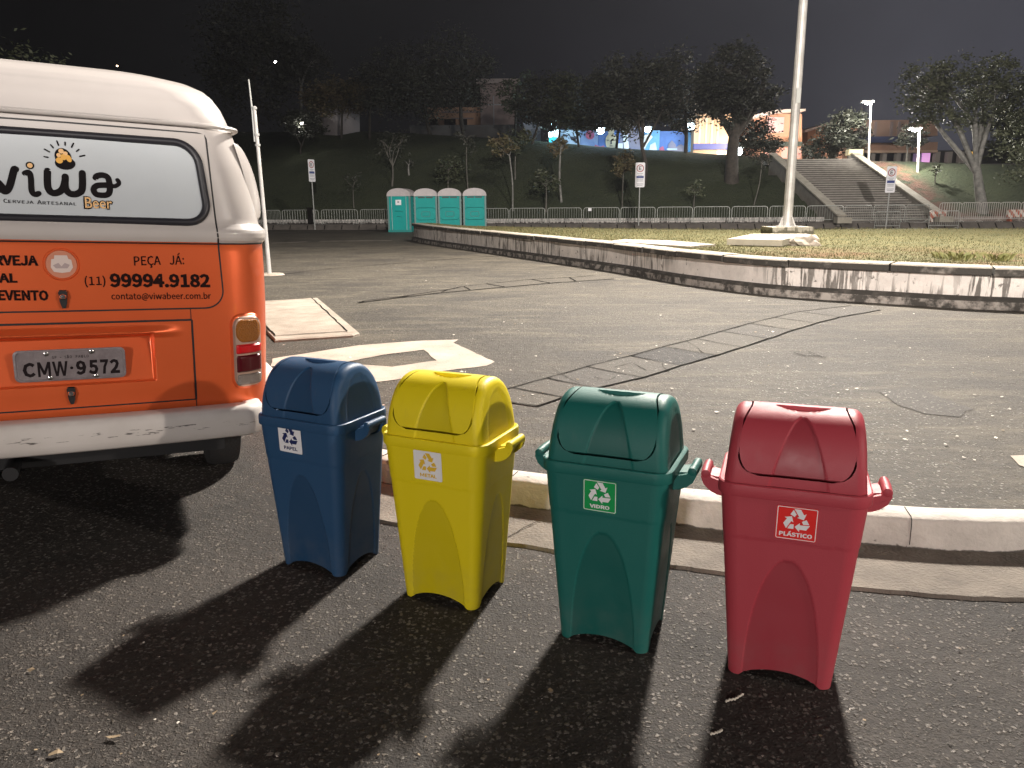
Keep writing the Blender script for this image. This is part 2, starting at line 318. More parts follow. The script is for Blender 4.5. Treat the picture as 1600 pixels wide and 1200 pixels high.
# ------------------------------------------------------------------ glyph outlines (advance | x y ... | triangles ...), 400 units per em
GLYPH = {
'rA': '85|51 104 87 -2 70 -2 60 30 25 30 15 -2 -2 -2 34 104 51 57 46 74 41 91 43 91 39 74 33 57 29 43 56 43|6 10 7 10 0 7 10 11 0 11 1 0 6 12 10 12 9 10 12 9 11 9 1 11 8 1 9 6 13 12 15 1 8 6 14 13 6 4 14 4 15 14 4 3 15 3 1 15 6 5 4 2 1 3',
'rC': '89|20 92 53 106 71 102 84 92 75 81 65 89 54 91 32 81 23 52 31 22 54 11 66 14 77 23 87 13 71 1 53 -3 20 11 6 51|0 2 1 0 3 2 0 6 3 6 5 3 5 4 3 17 7 0 7 6 0 17 8 7 17 9 8 16 9 17 11 13 12 16 10 9 10 13 11 10 14 13 16 14 10 15 14 16',
'rE': '82|75 104 75 90 29 90 29 61 68 61 68 47 29 47 29 13 76 13 76 -2 13 -2 13 104|10 2 11 2 0 11 2 1 0 10 3 2 10 6 3 6 4 3 6 5 4 10 7 6 10 8 7 10 9 8',
'rJ': '75|14 23 23 14 32 11 43 16 47 32 47 104 63 104 63 30 56 6 33 -4 16 1 2 15|4 6 5 4 7 6 3 7 4 3 8 7 11 1 0 2 8 3 10 1 11 10 2 1 10 8 2 10 9 8',
'rL': '76|29 104 29 13 74 13 74 -2 13 -2 13 104|4 0 5 4 1 0 4 2 1 4 3 2',
'rN': '101|28 104 66 39 77 18 75 18 74 33 73 49 73 104 89 104 89 -2 73 -2 35 64 24 84 26 84 27 70 28 54 28 -2 13 -2 13 104|16 11 17 11 0 17 11 12 0 12 1 0 5 7 6 5 8 7 16 13 11 13 10 11 13 10 12 10 1 12 16 14 13 9 1 10 16 15 14 4 8 5 9 3 1 3 2 1 3 8 4 9 8 3',
'rO': '104|19 92 52 106 85 92 97 52 85 11 52 -4 19 11 6 52 73 81 52 91 31 81 23 52 31 22 52 11 73 22 81 52|0 2 1 7 10 0 10 9 0 9 2 0 9 8 2 8 3 2 7 11 10 15 3 8 6 11 7 15 4 3 6 12 11 14 4 15 6 13 12 13 4 14 13 5 4 5 13 6',
'rP': '89|44 104 72 97 84 73 73 47 44 39 29 39 29 -2 13 -2 13 104 61 58 67 73 61 87 42 91 29 91 29 53 42 53|7 13 8 13 0 8 13 1 0 13 12 1 12 11 1 11 2 1 7 14 13 10 2 11 10 3 2 9 3 10 15 3 9 7 5 14 5 15 14 5 3 15 5 4 3 7 6 5',
'rR': '89|62 60 67 74 62 87 44 91 29 91 29 56 44 56 29 42 29 -2 13 -2 13 104 46 104 73 98 84 74 77 54 61 44 88 -2 70 -2 45 42|9 4 10 4 11 10 4 12 11 4 3 12 3 2 12 2 13 12 9 5 4 1 13 2 1 14 13 0 14 1 6 14 0 9 7 5 7 6 5 7 14 6 7 15 14 7 18 15 18 16 15 9 8 7 17 16 18',
'rS': '83|14 24 28 14 43 11 57 15 63 26 58 37 46 43 32 50 17 59 10 77 20 98 44 106 61 102 76 92 68 81 56 89 44 91 31 88 26 78 31 68 42 63 57 56 73 46 79 27 69 5 43 -3 22 1 4 13|10 12 11 10 13 12 9 17 10 17 16 10 16 13 10 16 15 13 15 14 13 9 18 17 9 19 18 8 19 9 8 20 19 8 21 20 7 21 8 7 22 21 6 22 7 6 23 22 5 23 6 4 23 5 4 24 23 3 24 4 27 1 0 2 24 3 27 2 1 26 2 27 26 24 2 26 25 24',
'rT': '84|3 90 3 104 81 104 81 90 50 90 50 -2 34 -2 34 90|0 2 1 0 3 2 7 3 0 6 4 7 4 3 7 6 5 4',
'rV': '81|15 104 32 48 37 31 42 15 40 15 44 31 49 48 66 104 83 104 49 -2 32 -2 -2 104|10 0 11 10 1 0 6 8 7 6 9 8 10 2 1 5 9 6 10 4 2 4 3 2 4 9 5 10 9 4',
'rÇ': '89|51 -25 54 -21 52 -18 42 -15 48 -2 19 12 6 51 20 92 53 106 71 102 84 92 75 81 65 89 54 91 32 81 23 52 31 22 54 11 66 14 77 23 87 13 73 2 59 -3 57 -9 64 -13 68 -21 60 -33 39 -37 37 -28|7 9 8 7 10 9 7 13 10 13 12 10 12 11 10 6 14 7 14 13 7 6 15 14 6 16 15 5 16 6 18 20 19 5 17 16 17 20 18 17 21 20 4 17 5 4 21 17 4 22 21 3 22 4 3 23 22 3 24 23 3 25 24 2 25 3 1 25 2 1 26 25 0 26 1 28 26 0 27 26 28',
'rÁ': '85|51 104 87 -2 70 -2 60 30 25 30 15 -2 -2 -2 34 104 51 57 46 74 41 91 43 91 39 74 33 57 29 43 56 43 56 138 66 127 40 107 32 116|19 17 16 19 18 17 6 10 7 10 0 7 10 11 0 11 1 0 6 12 10 12 9 10 12 9 11 9 1 11 8 1 9 6 13 12 15 1 8 6 14 13 6 4 14 4 15 14 4 3 15 3 1 15 6 5 4 2 1 3',
'r1': '78|34 12 34 86 15 86 15 97 28 100 38 104 50 104 50 12 70 12 70 -2 11 -2 11 12|4 6 5 4 1 6 1 7 6 3 1 4 2 1 3 0 7 1 10 0 11 10 7 0 10 8 7 10 9 8',
'r(': '47|17 82 33 117 43 112 29 78 25 44 29 9 43 -25 33 -30 17 5 11 44|0 2 1 0 3 2 9 3 0 9 4 3 8 4 9 8 5 4 8 6 5 7 6 8',
'r)': '47|18 9 22 44 18 78 4 112 15 117 31 82 36 44 31 5 15 -30 4 -25|3 5 4 2 5 3 2 6 5 1 6 2 1 7 6 0 7 1 9 7 0 9 8 7',
'r.': '39|12 16 19 19 27 16 30 8 27 0 19 -4 12 0 9 8|0 2 1 7 2 0 7 3 2 6 3 7 6 4 3 6 5 4',
'r:': '39|12 16 19 19 27 16 30 8 27 0 19 -4 12 0 9 8 12 73 19 76 27 73 30 64 27 56 19 53 12 56 9 64|8 10 9 15 10 8 15 11 10 15 12 11 14 12 15 14 13 12 0 2 1 7 2 0 7 3 2 6 3 7 6 4 3 6 5 4',
'r@': '132|26 83 73 103 112 88 126 49 116 17 93 6 81 9 76 18 77 18 69 11 58 7 43 13 37 31 46 57 69 69 77 67 82 61 81 61 82 68 94 68 87 35 87 22 94 18 107 26 114 49 103 79 72 91 35 75 19 32 32 -2 64 -14 77 -12 90 -7 95 -17 79 -24 63 -26 23 -11 6 32 77 51 74 56 69 57 56 49 51 32 54 22 60 19 66 21 73 28|0 26 1 26 2 1 0 27 26 25 2 26 25 3 2 37 27 0 24 3 25 37 28 27 13 15 14 17 19 18 17 16 19 16 20 19 13 16 15 13 40 16 40 39 16 39 38 16 38 20 16 13 41 40 12 41 13 46 20 38 24 4 3 23 4 24 12 42 41 46 21 20 37 29 28 36 29 37 12 43 42 11 43 12 45 21 46 22 4 23 11 44 43 45 22 21 44 22 45 11 7 44 7 22 44 7 8 22 8 4 22 11 6 7 9 4 8 9 6 4 6 5 4 10 9 11 9 6 11 36 30 29 31 33 32 35 30 36 30 33 31 35 33 30 35 34 33',
'ra': '79|18 40 53 49 50 60 39 66 27 63 16 57 9 69 24 76 41 80 63 71 69 47 69 -2 56 -2 55 8 56 8 44 0 30 -3 13 3 6 20 53 38 29 31 22 20 26 13 34 10 44 13 53 19|7 9 8 6 9 7 6 3 9 3 2 9 2 10 9 5 4 6 4 3 6 1 10 2 0 10 1 0 19 10 19 11 10 18 20 0 20 19 0 25 11 19 18 21 20 18 22 21 17 22 18 24 14 25 14 11 25 17 23 22 23 14 24 17 13 23 13 14 23 17 15 13 15 12 13 15 11 14 16 15 17 12 11 15',
'rb': '87|26 6 24 -2 11 -2 11 113 27 113 27 81 27 70 36 76 49 80 73 69 81 39 71 8 47 -4 35 -1 24 6 60 58 46 66 37 63 27 56 27 18 36 12 44 11 59 18 64 39|2 4 3 2 5 4 2 6 5 7 9 8 6 9 7 2 18 6 18 17 6 17 16 6 16 9 6 16 15 9 15 10 9 23 10 15 2 19 18 23 11 10 22 11 23 21 11 22 2 14 19 14 20 19 14 21 20 14 11 21 14 0 11 0 12 11 2 13 14 1 13 0 13 12 0 2 1 13',
'rc': '71|17 69 44 80 57 77 68 69 60 58 52 64 45 66 29 58 22 38 28 18 44 11 53 13 62 19 70 7 57 -1 43 -3 16 7 6 38|0 2 1 0 3 2 0 6 3 6 5 3 5 4 3 17 7 0 7 6 0 17 8 7 16 8 17 16 9 8 11 13 12 16 10 9 10 13 11 16 13 10 15 13 16 15 14 13',
're': '78|17 68 41 80 65 69 73 42 73 38 73 33 22 33 29 17 45 10 55 12 65 17 71 5 58 -1 44 -3 17 7 6 38 54 61 42 66 28 60 22 46 58 46|0 2 1 0 17 2 17 16 2 16 3 2 15 18 0 18 17 0 20 3 16 15 19 18 15 20 19 15 3 20 15 4 3 15 5 4 14 6 15 6 5 15 14 7 6 14 8 7 9 11 10 8 11 9 14 11 8 13 11 14 13 12 11',
'ri': '39|12 107 19 110 27 108 30 100 27 93 19 90 12 93 9 100 27 78 27 -2 11 -2 11 78|10 8 11 10 9 8 0 2 1 0 3 2 7 3 0 7 4 3 6 4 7 5 4 6',
'rn': '85|25 78 26 67 24 67 36 76 51 80 69 71 75 48 75 -2 59 -2 59 46 56 61 46 65 37 62 27 54 27 -2 11 -2 11 78|3 5 4 15 0 16 15 2 0 2 1 0 2 5 3 2 11 5 11 10 5 10 6 5 15 13 2 13 12 2 12 11 2 9 6 10 15 14 13 9 7 6 8 7 9',
'ro': '85|17 69 42 80 68 69 79 38 68 7 42 -4 17 7 6 38 57 58 42 65 28 58 22 38 28 18 42 11 57 18 63 38|0 2 1 7 10 0 10 9 0 9 2 0 9 8 2 8 3 2 7 11 10 15 3 8 14 3 15 7 12 11 6 12 7 14 4 3 13 4 14 6 13 12 6 4 13 5 4 6',
'rr': '54|25 78 26 64 24 64 34 75 46 80 51 79 56 77 53 63 49 65 45 65 36 61 27 48 27 -2 11 -2 11 78|3 5 4 3 6 5 13 0 14 13 2 0 2 1 0 3 7 6 2 9 3 9 8 3 8 7 3 2 10 9 13 11 2 11 10 2 13 12 11',
'rt': '53|14 64 2 64 2 77 14 78 16 99 29 99 29 78 50 78 50 64 29 64 29 23 32 14 40 10 44 11 49 13 53 0 44 -3 36 -3 19 4 14 23|3 5 4 3 6 5 3 7 6 3 8 7 2 8 3 1 8 2 0 8 1 19 9 0 9 8 0 19 10 9 18 10 19 18 11 10 18 12 11 13 15 14 12 15 13 18 15 12 17 15 18 17 16 15',
'rv': '73|16 78 31 33 34 22 38 12 36 12 39 22 43 33 57 78 73 78 45 -2 28 -2 0 78|10 0 11 10 1 0 6 8 7 6 9 8 10 2 1 5 9 6 4 3 5 3 9 5 10 3 2 10 9 3',
'rw': '112|18 78 30 32 32 22 34 13 32 13 34 22 37 32 49 78 64 78 76 32 79 22 81 13 79 13 81 22 84 32 95 78 111 78 89 -2 71 -2 60 41 57 51 55 61 57 61 55 51 52 40 41 -2 24 -2 2 78|26 0 27 26 1 0 6 8 7 6 21 8 21 22 8 22 9 8 14 16 15 14 17 16 6 23 21 23 20 21 23 20 22 20 9 22 19 9 20 6 24 23 18 9 19 6 25 24 18 10 9 5 25 6 13 17 14 26 2 1 18 12 10 12 11 10 4 3 5 3 25 5 12 17 13 26 3 2 26 25 3 18 17 12',
'rm': '130|25 78 26 67 24 67 35 76 49 80 63 75 70 66 81 75 95 80 113 71 119 48 119 -2 103 -2 103 46 100 61 91 65 83 63 73 54 73 -2 57 -2 57 46 54 61 45 65 37 63 27 54 27 -2 11 -2 11 78|7 9 8 3 5 4 26 0 27 26 2 0 2 1 0 2 5 3 2 6 5 6 9 7 6 15 9 15 14 9 14 10 9 26 24 2 24 23 2 23 22 2 22 6 2 22 15 6 22 16 15 21 16 22 21 17 16 20 17 21 13 10 14 26 25 24 20 18 17 13 11 10 19 18 20 12 11 13',
'bU': '101|7 109 33 109 33 43 39 22 51 17 62 22 68 43 68 109 94 109 94 41 82 3 51 -9 19 3 7 41|13 1 0 13 2 1 6 8 7 6 9 8 5 9 6 13 3 2 12 3 13 5 10 9 4 10 5 12 4 3 12 10 4 12 11 10',
'bA': '85|55 109 94 -7 66 -7 56 25 29 25 19 -7 -9 -7 30 109 46 55 41 73 37 85 47 85 44 73 38 55 36 48 49 48|6 10 7 10 0 7 10 11 0 11 1 0 6 9 10 12 1 11 6 13 9 13 8 9 13 8 12 8 1 12 15 1 8 6 14 13 6 15 14 6 4 15 4 3 15 3 1 15 6 5 4 2 1 3',
'bC': '89|16 95 53 112 73 107 92 93 76 74 63 84 55 86 36 77 29 52 36 26 54 17 63 19 78 31 94 12 73 -4 52 -9 15 7 1 51|0 2 1 0 3 2 17 7 0 7 6 0 6 3 0 6 5 3 5 4 3 17 8 7 17 9 8 16 9 17 11 13 12 16 10 9 10 13 11 16 13 10 16 14 13 15 14 16',
'bD': '96|41 109 81 95 95 52 81 8 42 -7 7 -7 7 109 60 27 68 52 60 77 37 85 34 85 34 17 37 17|5 11 6 11 0 6 11 1 0 11 10 1 10 9 1 9 2 1 5 12 11 8 2 9 8 3 2 7 3 8 13 3 7 5 13 12 5 3 13 5 4 3',
'bE': '82|80 109 80 85 34 85 34 66 73 66 73 42 34 42 34 18 82 18 82 -7 7 -7 7 109|10 2 11 2 0 11 2 1 0 10 3 2 10 6 3 6 4 3 6 5 4 10 7 6 10 8 7 10 9 8',
'bI': '41|34 109 34 -7 7 -7 7 109|2 0 3 2 1 0',
'bJ': '75|15 30 26 18 31 17 39 20 42 32 42 109 68 109 68 29 60 2 34 -9 13 -4 -5 15|4 6 5 4 7 6 3 7 4 11 1 0 3 8 7 2 8 3 11 2 1 11 8 2 10 8 11 10 9 8',
'bL': '76|34 109 34 18 79 18 79 -7 7 -7 7 109|4 0 5 4 1 0 4 2 1 4 3 2',
'bM': '114|31 104 51 48 55 38 58 28 56 28 59 38 63 48 83 104 101 104 101 -2 86 -2 86 57 87 72 87 86 90 86 82 63 62 9 51 9 31 63 24 86 26 86 27 72 27 57 27 -2 13 -2 13 104|24 19 25 19 0 25 19 20 0 20 1 0 6 13 7 13 8 7 13 14 8 14 9 8 24 21 19 21 18 19 21 1 20 6 12 13 15 12 14 12 9 14 6 15 12 15 11 12 24 22 21 18 1 21 6 16 15 17 1 18 24 23 22 17 2 1 5 16 6 17 4 2 4 3 2 4 16 5 17 16 4',
'bN': '101|31 109 71 41 80 24 69 24 69 33 68 49 68 109 94 109 94 -7 70 -7 30 62 21 79 32 79 33 70 33 54 33 -7 7 -7 7 109|16 11 17 11 0 17 11 12 0 12 1 0 5 7 6 5 2 7 2 8 7 16 10 11 13 1 12 14 1 13 16 14 10 14 9 10 16 15 14 9 4 14 4 1 14 4 2 5 4 2 1 9 3 4 9 2 3 9 8 2',
'bO': '104|15 95 52 112 89 95 103 52 89 8 52 -9 15 8 1 52 68 77 52 86 36 77 28 52 36 26 52 17 68 26 75 52|0 2 1 7 10 0 10 9 0 9 2 0 9 8 2 8 3 2 7 11 10 15 3 8 6 11 7 15 4 3 6 12 11 14 4 15 6 13 12 13 4 14 6 4 13 6 5 4',
'bP': '89|44 109 76 102 89 73 76 43 45 34 34 34 34 -7 7 -7 7 109 57 62 62 72 57 82 41 85 34 85 34 58 41 58|7 13 8 13 0 8 13 1 0 13 12 1 12 11 1 11 2 1 7 14 13 10 2 11 10 3 2 9 3 10 15 3 9 7 15 14 7 5 15 5 3 15 5 4 3 7 6 5',
'bR': '89|58 65 62 74 58 82 44 85 34 85 34 61 43 61 34 37 34 -7 7 -7 7 109 47 109 77 102 89 74 81 50 68 42 97 -7 67 -7 42 37|9 4 10 4 11 10 4 12 11 4 3 12 3 2 12 2 13 12 9 5 4 1 13 2 1 14 13 0 14 1 6 14 0 9 6 5 9 7 6 7 14 6 7 15 14 7 18 15 18 16 15 9 8 7 17 16 18',
'bS': '83|13 31 30 19 43 17 54 20 57 26 54 33 44 38 29 45 13 56 4 78 16 102 43 112 64 107 84 93 69 75 54 84 44 86 35 83 32 78 35 72 45 67 60 61 77 49 85 27 73 1 43 -9 20 -4 -3 12|10 12 11 10 13 12 9 16 10 16 13 10 16 15 13 15 14 13 9 17 16 9 18 17 9 19 18 8 19 9 8 20 19 8 21 20 8 22 21 7 22 8 7 23 22 6 23 7 5 23 6 4 23 5 27 1 0 4 24 23 3 24 4 2 24 3 27 2 1 27 24 2 26 24 27 26 25 24',
'bT': '84|-2 85 -2 109 86 109 86 85 55 85 55 -7 29 -7 29 85|0 2 1 0 3 2 7 3 0 6 4 7 4 3 7 6 5 4',
'bV': '81|19 109 37 49 42 32 45 20 36 20 40 32 44 49 62 109 90 109 53 -7 28 -7 -9 109|10 0 11 10 1 0 6 8 7 6 9 8 10 4 1 4 5 1 5 2 1 5 2 6 2 3 6 3 9 6 10 3 4 10 9 3',
'bW': '123|19 106 31 47 34 31 36 16 32 16 35 31 39 47 54 106 70 106 85 47 89 31 92 16 88 16 90 31 93 47 104 106 123 106 100 -3 80 -3 64 61 61 73 59 82 64 82 62 73 59 61 43 -3 23 -3 0 106|26 0 27 26 1 0 6 8 7 6 21 8 21 22 8 22 9 8 14 16 15 14 17 16 6 20 21 23 9 22 6 24 20 24 19 20 24 19 23 19 9 23 18 9 19 6 25 24 5 25 6 18 10 9 26 2 1 13 17 14 18 12 10 12 11 10 4 3 5 3 25 5 26 3 2 12 17 13 26 25 3 18 17 12',
'bÁ': '85|57 146 73 126 39 100 24 116 55 109 94 -7 66 -7 56 25 29 25 19 -7 -9 -7 30 109 46 55 41 73 37 85 47 85 44 73 38 55 36 48 49 48|3 1 0 3 11 1 11 2 1 2 11 3 10 14 11 14 4 11 14 15 4 15 5 4 10 13 14 16 5 15 10 17 13 17 12 13 17 12 16 12 5 16 19 5 12 10 18 17 10 19 18 10 8 19 8 7 19 7 5 19 10 9 8 6 5 7',
'bÃ': '85|30 116 26 107 9 109 16 130 31 136 46 130 54 125 55 126 58 135 76 134 69 113 54 106 39 112 31 117 53 107 91 -4 68 -4 58 27 27 27 17 -4 -6 -4 32 107 49 56 43 73 39 88 45 88 41 73 36 56 33 46 52 46|3 5 4 7 9 8 7 10 9 3 6 5 2 13 3 13 6 3 6 10 7 13 10 6 2 0 13 12 10 13 2 1 0 12 14 10 14 11 10 11 14 12 20 24 21 24 14 21 24 25 14 25 15 14 20 26 24 26 23 24 26 23 25 23 15 25 22 15 23 20 27 26 29 15 22 20 28 27 20 18 28 18 29 28 18 17 29 17 15 29 20 19 18 16 15 17',
'b1': '78|28 17 28 80 10 80 10 101 27 105 37 109 55 109 55 17 75 17 75 -7 6 -7 6 17|4 6 5 4 7 6 3 1 4 1 7 4 2 1 3 0 7 1 10 0 11 10 7 0 10 8 7 10 9 8',
'b2': '78|36 48 46 74 43 83 34 87 26 85 13 73 -5 90 16 107 36 112 63 102 73 74 61 40 42 18 34 18 42 18 78 18 78 -7 -1 -7 -1 10|7 9 8 6 9 7 6 3 9 3 10 9 5 4 6 4 3 6 2 10 3 1 10 2 1 11 10 0 11 1 18 11 0 18 13 11 13 12 11 13 15 14 13 16 15 18 16 13 17 16 18',
'b4': '78|-4 21 -4 39 42 109 66 109 66 45 80 45 80 21 66 21 66 -7 41 -7 41 21 41 80 41 82 52 82 50 78 45 70 29 45 41 45 41 70|1 3 2 1 12 3 12 13 3 13 4 3 1 11 12 14 4 13 1 18 11 15 4 14 1 16 18 16 17 18 16 4 15 1 4 16 1 5 4 1 6 5 0 6 1 10 6 0 9 7 10 7 6 10 9 8 7',
'b5': '78|9 30 23 19 35 16 46 20 50 33 46 45 35 49 29 48 19 43 5 51 9 109 72 109 72 85 33 85 32 73 29 72 40 73 66 64 78 33 65 2 37 -9 14 -4 -6 10|9 13 10 13 11 10 13 12 11 9 15 13 15 14 13 15 17 16 9 17 15 9 6 17 6 18 17 8 7 9 7 6 9 5 18 6 4 18 5 4 19 18 3 19 4 22 1 0 2 19 3 22 2 1 22 19 2 21 19 22 21 20 19',
'b7': '78|0 85 0 109 78 109 78 93 54 49 47 -7 20 -7 29 52 46 85|0 2 1 0 3 2 0 8 3 8 4 3 7 4 8 6 4 7 6 5 4',
'b8': '78|6 47 18 57 18 52 9 61 4 79 14 102 40 111 65 102 75 77 69 59 61 50 61 55 72 45 79 24 67 0 39 -9 11 0 -1 25 47 84 39 87 33 85 30 79 35 69 44 64 48 69 50 76 46 35 33 42 28 36 25 27 29 19 39 15 49 18 52 25|5 7 6 4 7 5 4 19 7 19 8 7 4 20 19 18 8 19 4 21 20 25 8 18 3 21 4 3 22 21 25 9 8 24 9 25 3 23 22 23 9 24 3 9 23 2 1 3 1 9 3 1 11 9 11 10 9 0 11 1 0 12 11 17 27 0 27 12 0 27 13 12 17 28 27 26 13 27 17 29 28 33 13 26 17 30 29 16 30 17 32 13 33 32 14 13 16 31 30 31 14 32 16 14 31 15 14 16',
'b9': '78|14 26 26 17 31 16 44 23 47 33 50 36 34 32 8 42 -1 71 9 100 36 112 66 97 77 56 65 7 34 -9 16 -5 -2 8 29 83 25 71 29 60 37 56 44 58 50 64 45 82 36 87|9 11 10 8 24 9 24 11 9 24 23 11 23 12 11 8 17 24 8 18 17 22 12 23 7 18 8 7 19 18 21 12 22 7 20 19 20 12 21 20 5 12 5 13 12 7 5 20 6 5 7 4 13 5 3 13 4 16 1 0 2 13 3 16 2 1 16 13 2 15 13 16 15 14 13',
'b.': '39|8 20 19 25 31 20 36 8 31 -4 19 -9 8 -4 3 8|0 2 1 7 2 0 7 3 2 6 3 7 6 4 3 6 5 4',
'b-': '49|49 51 49 28 0 28 0 51|2 0 3 2 1 0',
}
GLYPH_OUTLINE = {'bM': (350, [(22, 0), (80, 0), (80, 178), (146, 40), (200, 40), (266, 178), (266, 0), (324, 0), (324, 293), (258, 293), (173, 118), (88, 293), (22, 293)]),
                 'bW': (400, [(4, 293), (66, 293), (108, 86), (158, 293), (222, 293), (272, 86), (314, 293), (376, 293), (304, 0), (240, 0), (190, 196), (140, 0), (76, 0)])}
def glyph_text(body, bold, space):
    vs, fs, x = [], [], 0
    for ch in body:
        if ch == ' ': x += 110; continue
        key = ('b' if bold > .015 else 'r') + ch
        if key not in GLYPH: key = ('r' if key[0] == 'b' else 'b') + ch
        if key in GLYPH_OUTLINE:
            adv, q = GLYPH_OUTLINE[key]; b = len(vs); vs += [(x + a * 0.396, -7 + c * 0.396) for a, c in q]; fs.append(tuple(range(b, b + len(q)))); x += adv * 0.396 * space; continue
        adv, p, f = GLYPH[key].split('|'); p = [int(v) for v in p.split()]; f = [int(v) for v in f.split()]; b = len(vs)
        vs += [(x + p[i], p[i + 1]) for i in range(0, len(p), 2)]
        fs += [tuple(b + q for q in f[i:i + 3]) for i in range(0, len(f), 3)]
        x += int(adv) * space
    return vs, fs
# ------------------------------------------------------------------ text
def text2d(body, bold=0.0, space=1.0, hand=False):
    """returns (points2d, faces) of a filled text normalised to its own bounding box (0..w/h, 0..1)"""
    if not hand: vs, fs = glyph_text(body, bold, space)
    else:
        c = bpy.data.curves.new('lettering', 'FONT'); c.body = body; c.offset = bold; c.resolution_u = 4; c.space_character = space
        c.fill_mode = 'FRONT'
        o = bpy.data.objects.new('lettering', c); COL.objects.link(o)
        dg = bpy.context.evaluated_depsgraph_get(); dg.update()
        me = bpy.data.meshes.new_from_object(o.evaluated_get(dg))
        vs = [(v.co.x, v.co.y) for v in me.vertices]; fs = [tuple(p.vertices) for p in me.polygons]
        bpy.data.objects.remove(o); bpy.data.curves.remove(c); bpy.data.meshes.remove(me)
    x0 = min(v[0] for v in vs); x1 = max(v[0] for v in vs); y0 = min(v[1] for v in vs); y1 = max(v[1] for v in vs)
    return [((x - x0) / (x1 - x0), (y - y0) / (y1 - y0)) for x, y in vs], fs
def add_text(mb, body, fmap, bold=0.0, mi=0, space=1.0, hand=False):
    vs, fs = text2d(body, bold, space, hand)
    mb.add([fmap(x, y) for x, y in vs], fs, mi)
def smooth_path(pts, n=6):
    P = [Vector(p) for p in pts]; out = []
    for i in range(len(P) - 1):
        a, b, c, d = P[max(i - 1, 0)], P[i], P[i + 1], P[min(i + 2, len(P) - 1)]
        for k in range(n):
            t = k / n
            out.append(.5 * ((2 * b) + (c - a) * t + (2 * a - 5 * b + 4 * c - d) * t * t + (3 * b - 3 * c + d - a) * t ** 3))
    out.append(P[-1]); return out
def stroke2d(pts, w, cap=6):
    """closed outline (list of 2-D points) of a round-capped stroke, as quads strip + fans"""
    P = [Vector((p[0], p[1])) for p in pts]; n = len(P)
    ws = w if isinstance(w, (list, tuple)) else [w] * n
    vs = []; fs = []
    for i, p in enumerate(P):
        d = (P[min(i + 1, n - 1)] - P[max(i - 1, 0)]).normalized(); q = Vector((-d.y, d.x))
        vs += [p + q * ws[i], p - q * ws[i]]
    for i in range(n - 1): fs.append((2 * i, 2 * i + 1, 2 * i + 3, 2 * i + 2))
    for end, i, j in ((0, 0, 1), (1, n - 1, n - 2)):
        d = (P[i] - P[j]).normalized(); q = Vector((-d.y, d.x)); b = len(vs)
        arc = [P[i] + q * (ws[i] * cos(pi * k / cap)) + d * (ws[i] * sin(pi * k / cap)) for k in range(1, cap)]
        vs += arc; fs.append((2 * i,) + tuple(range(b, b + len(arc))) + (2 * i + 1,))
    return vs, fs
def disc2d(c, rx, ry=None, n=20):
    ry = ry or rx
    return [Vector((c[0] + rx * cos(2 * pi * k / n), c[1] + ry * sin(2 * pi * k / n))) for k in range(n)], [tuple(range(n))]

# ------------------------------------------------------------------ near ground: road, kerb, plaza
VU = Vector((.8912, .4510)); VN = Vector((-.4515, .8923))     # the van's right and forward directions on the ground
def zf(x, y):
    s = -((x + 1.62) * VU.x + (y - 4.3) * VU.y)
    s = min(max(s, 0), 3.0)
    return .048 * (s * s / .3 * .5 if s < .3 else s - .15)
KERB = [(40, 3.8), (16, 3.15), (8, 2.97), (4, 2.90), (2.115, 2.94), (1.49, 3.03), (.85, 3.205), (.18, 3.42), (-.25, 3.60), (-.62, 3.78), (-.95, 4.02), (-1.25, 4.45),
        (-1.62, 5.15), (-2.2, 6.3), (-3.5, 8.8), (-5.9, 13.4), (-10, 21), (-22, 44)]
def offset_path(P, d):
    out = []
    for i, p in enumerate(P):
        a = Vector(P[max(i - 1, 0)]); b = Vector(P[min(i + 1, len(P) - 1)]); t = (b - a).normalized()
        out.append((p[0] + t.y * d, p[1] - t.x * d))
    return out
KH = .135
def kz(p): return max(KH, zb(p[1]) + .012) if p[1] < 4.4 else zb(p[1]) + .03
back = offset_path(KERB, .15)
# road in front and under the van (a gentle bank rises under the van's left side)
xs = [-40, -20, -12] + [-9 + .3 * i for i in range(45)] + [6, 9, 14, 25, 40]; ys = [-40, -20, -8, -3] + [-1 + .3 * i for i in range(40)] + [12, 15]
mb = MB(); mb.grid([[(x, y, zf(x, y) if y < 9 else min(zf(x, y), zb(y) - .06)) for x in xs] for y in ys])
tag(mb.build('road', M['road'], smooth=60), kind='structure')
mb = MB(); mb.add([(x, y, zb(y)) for x, y in back] + [(-40, 60, zb(60)), (60, 60, zb(60)), (60, 3.6, zb(3.6))], [tuple(range(len(back) + 3))])
tag(mb.build('plaza', M['plaza'], smooth=0), kind='structure')
mb = MB(); mb.add([(-2500, -2500, -1.6), (2500, -2500, -1.6), (2500, 2500, -1.6), (-2500, 2500, -1.6)], [(0, 1, 2, 3)])
tag(mb.build('ground', M['far_road'], smooth=0), kind='structure')

